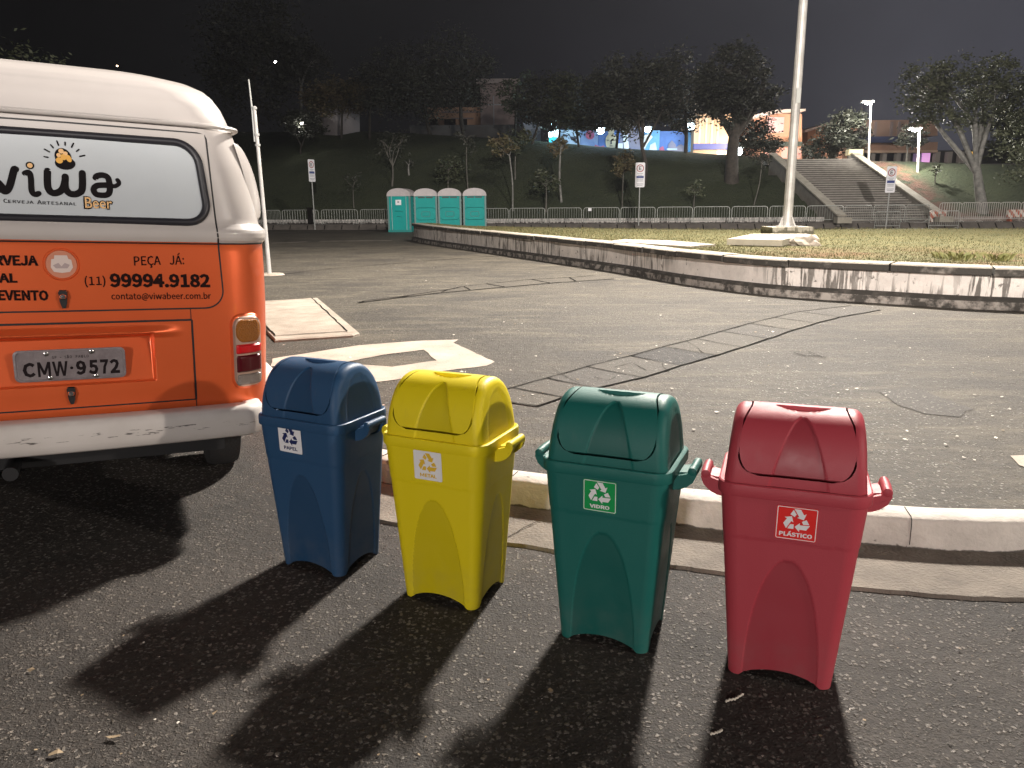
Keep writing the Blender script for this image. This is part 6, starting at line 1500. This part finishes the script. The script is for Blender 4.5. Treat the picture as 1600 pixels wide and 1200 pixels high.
mb = MB(); wallbox(mb, 640, 832, 196, 222, D - 9, .3); tag(mb.build('boundary_wall', mat('boundary_grey', (.12, .115, .115), .9, col2=(.085, .08, .08), nscale=.8), smooth=0), 'dark grey boundary wall below the pinkish block house', 'wall')
mb = MB(); q = [dp(a, b, 66) for a, b in ((816, 191), (845, 191), (845, 224), (830, 224))]; mb.prism([Vector((v.x, 66, v.z)) for v in q], (0, 0, 0), (0, .3, 0)); tag(mb.build('pale_wall', mat('pale_wall', (.42, .41, .47), .8), smooth=0), 'pale wall end seen behind the leaning trunk left of the mural', 'wall')
# curved grey wall further left
mb = MB(); rows = []
for k in range(22):
    px = lerp(444, 562, k / 21); D = 71 - 6 * sin(pi * k / 30); tp_ = dp(px, table([(444, 180), (462, 172), (490, 168), (562, 166)], px), D); bt = dp(px, table([(444, 181), (470, 186), (500, 200), (562, 204)], px) + 4, D)
    rows.append([(bt.x, D + .3, bt.z - .3), (bt.x, D, bt.z - .3), (tp_.x, D, tp_.z), (tp_.x, D + .3, tp_.z)])
mb.grid(rows); tag(mb.build('curved_wall', mat('curved_wall', (.34, .31, .325), .85, col2=(.27, .245, .255), nscale=.7), smooth=40), 'curved grey lilac wall at the top of the slope, far left', 'wall')

# lamps of the place -------------------------------------------------
def glow(name, c, s): return mat(name, c, .5, emit=s)
G_BLUE, G_WHITE, G_WARM = glow('glow_blue_white', (.72, .92, 1.0), 14), glow('glow_white', (1, .97, .90), 22), glow('glow_warm', (1, .76, .5), 14)
def bulb(px, py, D, r, m, label, power, col, parent=None, name='wall_lamp', dy=-.5, cat='lamp', rad=.12):
    p = dp(px, py, D); o = empty(name, p, 0, label, cat)
    mb = MB(); bm = bmesh.new(); bmesh.ops.create_icosphere(bm, subdivisions=2, radius=r); bm.verts.index_update()
    mb.add([v.co.copy() for v in bm.verts], [tuple(v.index for v in f.verts) for f in bm.faces]); bm.free()
    mb.build('globe', m, o, smooth=60)
    mb = MB(); mb.lathe([(.001, r * 1.5), (r * 1.25, r * .75), (r * 1.3, r * .6), (.001, r * .9)], 10); mb.tube([(0, 0, r), (0, r * 4, r)], r * .25, 5); mb.build('hood', M['galv_thin'], o, smooth=30)
    if power: lamp(name + '_light', 'POINT', p + Vector((0, dy, -.1)), power, col, rad)
    return o
bulb(938.5, 203.5, 60, .30, G_BLUE, 'blue-white lamp glaring over the stone face of the mural', 200, (.55, .82, 1))
bulb(1012, 202, 60, .24, G_BLUE, 'blue-white lamp above the mural between the forked trunks', 180, (.55, .82, 1))
bulb(1079, 197, 60, .30, G_BLUE, 'blue-white lamp at the right end of the mural', 200, (.6, .85, 1))
bulb(864.5, 193.5, 60, .15, G_BLUE, 'small blue-white lamp over the glowing cyan kiosk', 110, (.5, .85, 1))
bulb(1151, 237, 57, .42, glow('glow_cold', (.88, 1, 1), 16), 'big cold white lamp beside the trunk of the broad dark tree', 700, (.95, .95, .9), dy=.8)
bulb(1163, 217, 58, .16, G_WARM, 'small lamp glinting in the crown of the broad dark tree', 500, (1, .8, .6), dy=1.2)
bulb(1317, 219, 64, .28, G_WARM, 'warm lamp under the gable left of the staircase tree', 700, (1, .72, .45), dy=-.8)
bulb(472, 192.5, 62, .13, G_WHITE, 'small white lamp among the bushes at the foot of the pale trunk', 60, (1, .95, .9))
bulb(430.5, 97, 95, .16, G_WHITE, 'lone tiny white lamp high in the dark far left', 0, (1, 1, 1))
bulb(183, 103, 110, .10, G_WARM, 'faint tiny lamp in the dark just above the van roof', 0, (1, 1, 1))
bulb(1460, 258, 56, .17, glow('glow_soft', (1, .96, .9), 1.2), 'round pale globe lamp on the ground at the foot of the long building', 25, (1, .95, .9), name='globe_lamp')
# street lamps
for px, pyt, pyb, D, lab, hx_, pw in ((1361, 161, 258, 53.5, 'tall white street lamp at the top right of the staircase', -.22, 1300), (1436.5, 203, 302, 48.0, 'shorter glaring street lamp on the slope right of the staircase', -.25, 1500)):
    t_ = dp(px, pyt, D); x = t_.x + .0; bz = dp(px - 4, pyb, D); g = min(hill(bz.x, D), bz.z)
    o = empty('street_lamp', (bz.x, D, g - .1), 0, lab, 'street lamp', 'street lamps by the staircase')
    h = t_.z - g + .1; dx = t_.x - bz.x
    mb = MB(); mb.tube([(0, 0, 0), (dx * .5, 0, h * .5), (dx, 0, h)], [.085, .07, .055], 8); mb.build('post', M['white'], o, smooth=50)
    mb = MB(); mb.tube([(dx, 0, h - .05), (dx + hx_ * .6, -.1, h + .05), (dx + hx_ * 2.2, -.25, h + .06)], .035, 6); mb.build('arm', M['white'], o, smooth=50)
    mb = MB(); mb.box((dx + hx_ * 1.6, -.25, h + .07), (.75, .34, .12)); hd = mb.build('lamp_head', M['galv_thin'], o, smooth=0)
    mb = MB(); mb.lathe([(.001, -.14), (.14, -.10), (.22, 0), (.001, .01)], 14, (dx + hx_ * 1.6, -.27, h + .02)); mb.build('lens', G_WHITE, hd, smooth=50)
    lamp('street_lamp_light', 'POINT', (bz.x + dx + hx_ * 1.6, D - .45, g + h - .45), pw, (1, .95, .86), .15)

# mural wall
mu = empty('mural_wall', label='long wall with blue painted mural panels lit by blue-white lamps behind the trees', cat='wall')
D = 62
mcol = {n: mat('mural_' + n, c, .7, col2=c2, nscale=1.2) for n, c, c2 in (('pale', (.55, .66, .80), (.38, .52, .74)), ('blue', (.14, .22, .46), (.22, .32, .54)), ('deep', (.07, .16, .44), (.05, .11, .33)), ('azure', (.10, .30, .62), (.16, .38, .66)), ('red', (.42, .10, .16), (.30, .08, .20)), ('stone', (.42, .38, .28), (.30, .27, .20)), ('line', (.06, .06, .08), (.04, .04, .06)), ('grey', (.14, .16, .26), (.22, .20, .26)), ('white', (.70, .72, .74), (.55, .6, .66)))}
def mrect(a, b, c_, d_, m, nm='panel', par=None, off=0, dep=.3): mb = MB(); wallbox(mb, a, b, c_, d_, D - off, dep); return mb.build(nm, m, par or mu, smooth=0)
def mpoly(pts, m, par, off, nm='painting'):
    mb = MB(); mb.prism([Vector((q.x, D - off, q.z)) for q in (dp(a, b, D - off) for a, b in pts)], (0, 0, 0), (0, .04, 0)); return mb.build(nm, m, par, smooth=0)
def mell(cx, cy, rx, ry, n=18): return [(cx + rx * cos(2 * pi * k / n), cy + ry * sin(2 * pi * k / n)) for k in range(n)]
p1 = mrect(876, 906, 203, 233, mcol['pale']); p2 = mrect(907, 934, 204, 236, mcol['blue']); p3 = mrect(935, 968, 204, 238, mcol['deep']); p4 = mrect(969, 1002, 196, 240, mcol['grey']); p5 = mrect(1003, 1030, 204, 242, mcol['azure']); p6 = mrect(1031, 1072, 205, 246, mcol['deep']); p7 = mrect(1073, 1085, 195, 248, mcol['azure'])
for pts in ([(880, 209), (888, 211), (886, 214), (879, 212)], [(890, 213), (903, 214), (904, 217), (893, 219)], [(893, 217), (900, 224), (903, 224), (899, 216)], [(881, 220), (886, 218), (888, 222), (884, 225)]): mpoly(pts, mcol['line'], p1, .05)
mpoly(mell(922, 211, 7, 7), mcol['red'], p2, .05); mpoly([(926, 234), (930, 226), (938, 229), (944, 227), (945, 236), (930, 236)], mcol['red'], p2, .06)
mpoly(mell(955, 221, 9, 13), mcol['stone'], p3, .05); mpoly(mell(955, 206, 5, 4), mcol['stone'], p3, .06)
for a, b in ((950, 219), (959, 219)): mpoly(mell(a, b, 2.2, .7), mcol['line'], p3, .1, 'painting')
mpoly([(954.3, 219), (955.7, 219), (956.4, 225), (953.6, 225)], mcol['line'], p3, .1); mpoly(mell(955, 228, 3, .7), mcol['line'], p3, .1)
mpoly([(973, 204), (980, 204), (984, 240), (976, 240)], mcol['white'], p4, .05); mpoly([(1006, 212), (1014, 208), (1020, 214), (1012, 224), (1006, 236)], mcol['white'], p5, .05); mpoly([(1016, 226), (1024, 222), (1028, 240), (1014, 240)], mcol['pale'], p5, .05)
mpoly([(1030, 232), (1036, 228), (1040, 240), (1032, 242)], mcol['red'], p6, .05); mpoly([(1044, 226), (1050, 219), (1056, 226), (1056, 240), (1044, 240)], mcol['grey'], p6, .05); mpoly([(1056, 230), (1064, 225), (1072, 230), (1072, 242), (1056, 242)], mcol['grey'], p6, .06); mpoly([(1042, 232), (1058, 232), (1058, 234), (1042, 234)], mcol['pale'], p6, .08)
mrect(965, 973, 224, 238, mcol['white'], 'meter_box', None, .2)
kx = dp(864.5, 205, 60); k0 = dp(857, 203, 60); k1 = dp(873, 226, 60)
ks = empty('kiosk', (kx.x, 60, k1.z), 0, 'small glowing white and cyan lit box at the left end of the mural', 'kiosk')
hh = k0.z - k1.z; ww = k1.x - k0.x
mb = MB(); mb.prism([Vector((a * ww, 0, b * hh)) for a, b in ((-.42, 0), (.42, 0), (.5, 1), (-.5, 1))], (0, 0, 0), (0, .7, 0)); mb.build('casing', M['white'], ks, smooth=0)
mb = MB(); mb.prism([Vector((a * ww, 0, b * hh)) for a, b in ((-.44, .52), (.44, .52), (.46, .96), (-.46, .96))], (0, -.03, 0), (0, -.005, 0)); mb.build('lit_panel', glow('panel_white', (.80, .95, 1), 3.5), ks, smooth=0)
mb = MB(); mb.prism([Vector((a * ww, 0, b * hh)) for a, b in ((-.38, .04), (.38, .04), (.43, .50), (-.43, .50))], (0, -.03, 0), (0, -.005, 0)); mb.build('lit_panel', glow('panel_cyan', (.03, .52, .75), 1.3), ks, smooth=0)

# beige building with a dark blue band, right of the mural
D = 61
bb = empty('beige_building', label='floodlit beige building with a dark blue band, right of the mural', cat='building')
BW = mat('beige_wall', (.46, .30, .19), .8, col2=(.38, .24, .15), nscale=.8, stretch=(2, 2, .3))
mb = MB(); wallbox(mb, 1086, 1148, 178, 250, D, 9); mb.build('wall', BW, bb, smooth=0)
mb = MB(); wallbox(mb, 1084, 1150, 224.5, 233, D - .3, .3); mb.build('band', mat('band_blue', (.025, .03, .14), .6), bb, smooth=0)
for a in (1093, 1103, 1112, 1121): mb = MB(); wallbox(mb, a, a + 1.2, 184, 224, D - .06, .1); mb.build('pilaster', mat('pilaster', (.52, .38, .24), .7), bb, smooth=0)
for a, b in ((1120, 1130), (1133, 1138)): mb = MB(); wallbox(mb, a, b, 236, 246, D - .1, .2); mb.build('window', mat('lit_window', (.8, .62, .42), .5, emit=.9), bb, smooth=0)
lamp('beige_building_light', 'POINT', dp(1128, 216, D - 3.2), 260, (1, .82, .62), .3)
# pink hall with the white roof edge behind the mast
pk_ = empty('pink_hall', label='bright floodlit pink hall with a white jutting roof edge behind the mast', cat='building')
D = 66; PWm = mat('pink_wall', (.58, .34, .24), .8, col2=(.52, .29, .20), nscale=.6)
mb = MB(); q = [dp(a, b, D) for a, b in ((1178, 250), (1253, 250), (1253, 178), (1215, 178), (1178, 186))]; mb.prism([Vector((v.x, D, v.z)) for v in q], (0, 0, 0), (0, 10, 0)); mb.build('wall', PWm, pk_, smooth=0)
mb = MB(); wallbox(mb, 1199, 1224, 183, 207, D - .08, .1); mb.build('painted_panel', mat('pink_panel', (.62, .44, .46), .7), pk_, smooth=0)
mb = MB(); q = [dp(a, b, D - 1.2) for a, b in ((1176, 186), (1213, 176), (1259, 173), (1259, 170), (1212, 171), (1176, 180))]; mb.prism([Vector((v.x, D - 1.2, v.z)) for v in q], (0, 0, 0), (0, 11, 0)); mb.build('roof', mat('roof_white', (.68, .60, .56), .6), pk_, smooth=0)
mb = MB(); wallbox(mb, 1150, 1253, 222, 228, D - 1.0, 1.0); mb.build('canopy', mat('canopy_green', (.03, .05, .045), .6), pk_, smooth=0)
for a, b in ((1222, 1240), (1196, 1214), (1243, 1251)): mb = MB(); wallbox(mb, a, b, 231, 247, D - .1, .2); mb.build('window', mat('pink_window', (.62, .34, .30), .5, emit=.25), pk_, smooth=0)
lamp('pink_hall_light', 'AREA', dp(1222, 250, D - 4.5), 620, (1, .80, .68), 1, dp(1222, 195, D)).data.size = 1.2
# gabled house left of the staircase tree
gh = empty('gabled_house', label='small orange house with a pitched roof at the top left of the staircase', cat='house')
D = 70
mb = MB(); q = [dp(a, b, D) for a, b in ((1262, 252), (1330, 252), (1330, 216), (1312, 190), (1262, 206))]; mb.prism([Vector((v.x, D, v.z)) for v in q], (0, 0, 0), (0, 8, 0)); mb.build('wall', mat('gable_orange', (.38, .20, .12), .85), gh, smooth=0)
mb = MB(); q = [dp(a, b, D - .8) for a, b in ((1258, 207), (1312, 190.5), (1312, 187.5), (1258, 203))]; mb.prism([Vector((v.x, D - .8, v.z)) for v in q], (0, 0, 0), (0, 9, 0)); mb.build('roof', mat('gable_roof', (.45, .36, .32), .7), gh, smooth=0)
for a, b, c_, d_ in ((1272, 1282, 228, 246), (1290, 1300, 230, 246)): mb = MB(); wallbox(mb, a, b, c_, d_, D - .1, .2); mb.build('window', M['ink'], gh, smooth=0)
# long building on the right
lb = empty('long_building', label='long low orange building with dark blue fascia and open colonnade, right of the staircase', cat='building')
D = 63; LO = mat('long_wall', (.36, .21, .145), .85, col2=(.30, .175, .12), nscale=.6)
mb = MB(); wallbox(mb, 1338, 1418, 188, 214, D + 2, 8); mb.build('upper_wall', mat('upper_wall', (.33, .215, .165), .85), lb, smooth=0)
for a in (1345, 1356, 1367, 1392, 1404): mb = MB(); wallbox(mb, a, a + 2, 190, 214, D + 1.9, .2); mb.build('pilaster', HW, lb, smooth=0)
mb = MB(); wallbox(mb, 1336, 1440, 213.5, 222, D - .8, 3); mb.build('fascia', mat('fascia_blue', (.03, .04, .10), .6), lb, smooth=0)
mb = MB(); wallbox(mb, 1342, 1464, 223, 236, D, .6); mb.build('beam', LO, lb, smooth=0)
mb = MB(); wallbox(mb, 1342, 1465, 235.5, 238, D - .2, .9); mb.build('ledge', mat('ledge_pale', (.48, .33, .24), .8), lb, smooth=0)
mb = MB(); wallbox(mb, 1318, 1345, 221, 252, D - 1, 6); mb.build('stair_wing', LO, lb, smooth=0)
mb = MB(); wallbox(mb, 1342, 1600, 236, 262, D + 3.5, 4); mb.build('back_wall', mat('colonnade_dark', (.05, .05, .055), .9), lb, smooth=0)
for a in (1345, 1362, 1380, 1402, 1417, 1463, 1482, 1501): mb = MB(); wallbox(mb, a, a + 4, 237, 262, D + .1, .5); mb.build('column', mat('column_grey', (.26, .23, .21), .8), lb, smooth=0)
mb = MB(); wallbox(mb, 1441, 1452, 239, 257, D + 1.2, .1); mb.build('lit_door', mat('door_violet', (.62, .30, .58), .5, emit=.85), lb, smooth=0)
mb = MB(); wallbox(mb, 1428, 1440, 240, 257, D + 1.2, .1); mb.build('lit_door', mat('door_violet_dim', (.30, .20, .36), .5, emit=.25), lb, smooth=0)
mb = MB(); wallbox(mb, 1515, 1524, 237, 256, D + 1.2, .1); mb.build('lit_door', mat('door_yellow', (.85, .50, .10), .5, emit=.8), lb, smooth=0)
mb = MB(); q = [dp(a, b, D + 1) for a, b in ((1438, 212), (1465, 212), (1465, 188), (1456, 186), (1440, 203))]; mb.prism([Vector((v.x, D + 1, v.z)) for v in q], (0, 0, 0), (0, 7, 0)); mb.build('gable', LO, lb, smooth=0)
mb = MB(); wallbox(mb, 1345, 1600, 257.5, 266, D - 1.5, .3); mb.build('plinth', mat('plinth', (.16, .15, .145), .9), lb, smooth=0)
mb = MB()
p = dp(1290, 250, 58)
for a, b, c_, d_ in ((1267, 1268, 228, 250), (1296, 1297, 226, 250), (1281, 1282, 232, 252)): 
    mb = MB(); wallbox(mb, a, b, c_, d_, 59, .08); o = tag(mb.build('railing_post', M['galv_thin'], smooth=0), {1267: 'slim post at the top left end of the staircase', 1296: 'slim post in the middle above the staircase', 1281: 'short slim post above the staircase between two others'}[a], 'post')
mb = MB(); wallbox(mb, 1281, 1290, 244, 254, 57, .5); wallbox(mb, 1293, 1310, 247, 254, 57.5, .5); tag(mb.build('planter_wall', STC, smooth=0), 'low concrete planter walls at the head of the staircase', 'planter')
# ------------------------------------------------------------------ trees
def leaf_quad(mb, c, s, rg, flat=.5):
    a = Vector((rg.gauss(0, 1), rg.gauss(0, 1), rg.gauss(0, flat))); a.normalize()
    b = a.cross(Vector((rg.gauss(0, 1), rg.gauss(0, 1), rg.gauss(0, 1)))); b.normalize()
    l, w = s * rg.uniform(.7, 1.3), s * rg.uniform(.28, .5)
    mb.add([c - a * l * .5, c + b * w * .5 + a * l * .05, c + a * l * .5, c - b * w * .5 + a * l * .05], [(0, 1, 2, 3)])
def tree(base, H, trunk_r, crown, seed, bark, leaf, label, nclump=40, nleaf=45, lsize=.30, forks=3, lean=(0, 0), group='trees on the slope and its crest', name='tree', fork_h=.45, cat='tree', clump_r=.22):
    """base: ground point; crown: (dx0, dx1, z0, z1) in metres from the base"""
    rg = random.Random(seed)
    o = empty(name, base, 0, label, cat, group)
    x0, x1, z0, z1 = crown; cx, cz = (x0 + x1) / 2, (z0 + z1) / 2; rx, rz = (x1 - x0) / 2, (z1 - z0) / 2; ry = rx * .75
    mb = MB()
    fk = Vector((lean[0], lean[1], H * fork_h))
    mid = fk * .5 + Vector((rg.uniform(-.05, .05) * H * .5, 0, 0))
    tr = [Vector((0, 0, -.25)), Vector((0, 0, .02 * H)), mid, fk]
    tp = smooth_path(tr, 4); mb.tube(tp, [trunk_r * lerp(1.25, .72, k / (len(tp) - 1)) for k in range(len(tp))], 8)
    clumps = []
    for k in range(nclump):
        while True:
            u = Vector((rg.uniform(-1, 1), rg.uniform(-1, 1), rg.uniform(-1, 1)))
            if .25 < u.length < 1: break
        clumps.append(Vector((cx + u.x * rx, u.y * ry, cz + u.z * rz)))
    tips = []
    for k in range(forks):
        t_ = clumps[rg.randrange(len(clumps))] if k else Vector((cx, 0, cz + rz * .3))
        t_ = Vector((lerp(x0, x1, (k + .5) / forks) * .8 + cx * .2, rg.uniform(-.4, .4) * ry, cz + rz * rg.uniform(-.1, .6))) if forks > 1 else t_
        m1 = fk.lerp(t_, .45) + Vector((rg.uniform(-.08, .08) * H, rg.uniform(-.05, .05) * H, .04 * H))
        P = smooth_path([fk - Vector((0, 0, trunk_r)), m1, t_], 4)
        mb.tube(P, [max(trunk_r * lerp(.62, .12, q / (len(P) - 1)), .008) for q in range(len(P))], 6); tips.append((m1, t_))
        for q in range(3):
            c = min(clumps, key=lambda c: (c - t_).length + rg.uniform(0, rx)); s = m1.lerp(t_, rg.uniform(.1, .8))
            PP = smooth_path([s, s.lerp(c, .5) + Vector((0, 0, .03 * H)), c], 3); mb.tube(PP, [max(trunk_r * lerp(.25, .06, w / (len(PP) - 1)), .006) for w in range(len(PP))], 5, caps=False)
    mb.build('trunk', bark, o, smooth=60)
    mb = MB(); cr_ = clump_r * (rx + rz)
    for c in clumps:
        n = int(nleaf * rg.uniform(.4, 1.4)); r_ = cr_ * rg.uniform(.55, 1.15)
        for q in range(n):
            d = Vector((rg.gauss(0, .5), rg.gauss(0, .5), rg.gauss(0, .33))) * r_
            leaf_quad(mb, c + d, lsize, rg)
    mb.build('crown', leaf, o, smooth=0, recalc=False)
    return o
def ptree(bx, by, crown_px, tr_px, seed, bark, leaf, label, D=None, **kw):
    if D is None: p = hp(bx, by); D = p.y
    else:
        p = dp(bx, by, D); p.z = min(p.z, hill(p.x, D)) if D < 100 else p.z
    s = D / F * 1.02
    k = (bx - 800) / F
    cx0, cx1, cy0, cy1 = crown_px
    a = dp(cx0, cy1, D) - p; b = dp(cx1, cy0, D) - p
    H = b.z
    return tree(p, H, tr_px * s / 2, (a.x, b.x, a.z, b.z), seed, bark, leaf, label, lean=((a.x + b.x) / 2 * kw.pop('lk', .35), 0), **kw)
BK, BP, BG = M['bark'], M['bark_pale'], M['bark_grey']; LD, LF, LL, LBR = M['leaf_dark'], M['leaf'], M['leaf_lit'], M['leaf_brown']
big = dict(nclump=70, nleaf=75, lsize=.27, clump_r=.19)
ptree(533, 204, (478, 600, 126, 180), 4, 11, BK, LBR, 'bushy warm-lit tree in front of the curved grey wall', D=64, **big)  # dry-leaf brown here paints the warm light on the crown
ptree(577, 206, (548, 672, 80, 178), 4, 12, BK, LD, 'dark tree with a thin bent trunk before the right end of the curved wall', D=63, lk=.1, **big)
ptree(472, 182, (436, 510, 60, 132), 6, 13, BP, LD, 'tall tree with a bare pale trunk rising above the curved wall', D=74, forks=2, fork_h=.55, **big)
ptree(468, 214, (438, 508, 176, 214), 3, 14, BK, LD, 'dark bush half hiding the left end of the curved wall', D=62, name='bush', cat='bush', nclump=36, nleaf=50, lsize=.35, fork_h=.2)
ptree(400, 215, (330, 470, -10, 190), 8, 15, BK, LD, 'big black tree mass above the van, left of the pale trunk', D=70, nclump=90, nleaf=80, lsize=.42)
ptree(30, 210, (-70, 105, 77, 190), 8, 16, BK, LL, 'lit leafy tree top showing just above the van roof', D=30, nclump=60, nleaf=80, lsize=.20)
ptree(672, 214, (585, 722, 70, 190), 6, 17, BK, LD, 'dark tree with a Y-shaped trunk left of the pinkish house', D=66, forks=4, fork_h=.22, **big)
ptree(725, 216, (645, 785, 40, 174), 6, 18, BK, LD, 'dark tree with one straight trunk in front of the orange wing of the house', D=65, forks=3, fork_h=.42, **big)
ptree(804, 214, (782, 838, 112, 178), 4, 19, BK, LF, 'tall slender tree with a small crown at the right corner of the pinkish house', D=64, fork_h=.6, nclump=26, nleaf=40, lsize=.34)
ptree(832, 224, (800, 905, 118, 210), 4, 20, BK, LD, 'leaning dark tree between the pale wall end and the cyan kiosk', D=58, lk=.5, **big)
ptree(904, 230, (846, 958, 112, 211), 3.5, 21, BK, LF, 'tree with a leaning trunk across the left panels of the mural', D=57, lk=.6, **big)
ptree(963, 236, (914, 1004, 95, 212), 4, 22, BK, LD, 'dark tree with an upright trunk beside the stone face of the mural', D=56.5, fork_h=.55, **big)
ptree(1006, 290, (925, 1070, 80, 214), 7, 23, BK, LD, 'large tree forking from its base in front of the mural centre', forks=5, fork_h=.30, nclump=95, nleaf=80, lsize=.28, clump_r=.16)
ptree(1071, 248, (1014, 1112, 78, 214), 6, 24, BK, LD, 'dark tree with a stout trunk before the pagoda panel of the mural', D=55, fork_h=.5, **big)
ptree(1143, 284, (1082, 1222, 70, 208), 20, 25, BK, LD, 'broad dark tree with a thick trunk beside the cold white lamp', forks=6, fork_h=.38, nclump=120, nleaf=85, lsize=.27, clump_r=.13)
ptree(1186, 264, (1158, 1222, 186, 262), 5, 26, BK, LD, 'dense dark bush in front of the pink hall', D=52.5, name='bush', cat='bush', nclump=60, nleaf=70, lsize=.22, fork_h=.2)
ptree(1331, 247, (1284, 1360, 172, 236), 13, 27, BG, LD, 'tree with a thick grey forked trunk at the head of the staircase', D=56, forks=5, fork_h=.35, **big)
ptree(1283, 254, (1254, 1318, 214, 254), 4, 28, BK, LD, 'dark bush at the head of the staircase under the gable', D=57, name='bush', cat='bush', nclump=30, nleaf=40, lsize=.30, fork_h=.2)
ptree(1416, 256, (1394, 1446, 196, 232), 3, 29, BG, LD, 'sparse small tree in front of the long building between the street lamps', D=55, forks=4, fork_h=.35, nclump=26, nleaf=26, lsize=.34)
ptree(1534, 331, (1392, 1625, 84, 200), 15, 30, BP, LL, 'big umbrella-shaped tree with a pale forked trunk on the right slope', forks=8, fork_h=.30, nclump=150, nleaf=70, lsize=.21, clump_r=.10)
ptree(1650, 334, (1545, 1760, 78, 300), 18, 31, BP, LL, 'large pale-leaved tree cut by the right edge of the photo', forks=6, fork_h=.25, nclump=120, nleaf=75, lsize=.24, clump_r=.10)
ptree(1461, 287, (1452, 1474, 255, 276), 1.6, 32, BG, LF, 'tiny sapling below the globe lamp on the right slope', nclump=10, nleaf=14, lsize=.2, name='sapling', cat='sapling', group='saplings on the slope')
ptree(1590, 262, (1540, 1660, 150, 262), 6, 33, BK, LF, 'misty tree beyond the yellow lit door at the right edge', D=66, nclump=70, nleaf=50, lsize=.45)
sap = dict(name='sapling', cat='sapling', group='saplings on the slope', fork_h=.6)
ptree(553, 325, (538, 566, 268, 298), 1.5, 41, BG, LD, 'faint wiry sapling behind the barriers left of the turquoise cabins', nclump=12, nleaf=10, lsize=.2, **sap)
ptree(613, 291, (592, 640, 196, 262), 3, 42, BG, LD, 'slim twin-stemmed sapling above the leftmost turquoise cabin', nclump=26, nleaf=14, lsize=.24, forks=5, **{**sap, 'fork_h': .35})
ptree(639, 274, (630, 648, 244, 262), 3, 43, BP, LD, 'short pale stump-like sapling above the turquoise cabins', nclump=8, nleaf=8, lsize=.2, **sap)
ptree(700, 294, (674, 734, 246, 284), 2, 44, BG, LF, 'low spreading sapling behind the turquoise cabins', nclump=26, nleaf=26, lsize=.26, **sap)
ptree(731, 296, (712, 744, 200, 240), 1.8, 45, BG, LD, 'tall whip-thin sapling above the right end of the cabins', nclump=14, nleaf=12, lsize=.22, **{**sap, 'fork_h': .75})
ptree(801, 330, (764, 812, 212, 246), 2.6, 46, BP, LBR, 'tall leaning sapling with a yellowish crown, right of the cabins', nclump=20, nleaf=22, lsize=.26, **{**sap, 'fork_h': .75})
ptree(805, 281, (785, 832, 196, 240), 2.2, 47, BG, LF, 'slender sapling standing higher up behind the yellowish one', nclump=22, nleaf=20, lsize=.26, **{**sap, 'fork_h': .6})
ptree(853, 332, (830, 880, 264, 300), 2.4, 48, BG, LF, 'small round-crowned sapling behind the barriers right of the cabins', nclump=24, nleaf=26, lsize=.24, **sap)
ptree(877, 316, (852, 892, 216, 244), 3.4, 49, BP, LBR, 'straight pale-trunked sapling below the glowing cyan kiosk', nclump=16, nleaf=16, lsize=.30, **{**sap, 'fork_h': .8})
ptree(972, 326, (956, 994, 236, 274), 2, 50, BG, LBR, 'sapling with a dry brown crown just left of the middle parking sign', nclump=24, nleaf=30, lsize=.22, **{**sap, 'fork_h': .62})
ptree(1084, 326, (1072, 1104, 284, 310), 1.6, 51, BG, LL, 'little bright-leaved sapling between the middle sign and the mast', nclump=14, nleaf=14, lsize=.20, **sap)
ptree(1178, 322, (1180, 1206, 236, 268), 1.8, 52, BG, LD, 'thin leaning sapling left of the staircase beside the mast', nclump=12, nleaf=12, lsize=.22, lk=.8, **{k: v for k, v in sap.items() if k != 'fork_h'}, fork_h=.8)
# ------------------------------------------------------------------ thin night haze over the whole place
hz = bpy.data.materials.new('haze'); hz.use_nodes = True; t = hz.node_tree; t.nodes.clear()
pv = N(t, 'ShaderNodeVolumePrincipled'); pv.inputs['Color'].default_value = (.88, .90, 1.0, 1); pv.inputs['Density'].default_value = 0.00024; pv.inputs['Anisotropy'].default_value = .45
om = N(t, 'ShaderNodeOutputMaterial'); t.links.new(pv.outputs[0], om.inputs['Volume'])
mb = MB(); mb.box((0, 40, 12.8), (420, 360, 31)); tag(mb.build('haze', hz, smooth=0), kind='stuff')
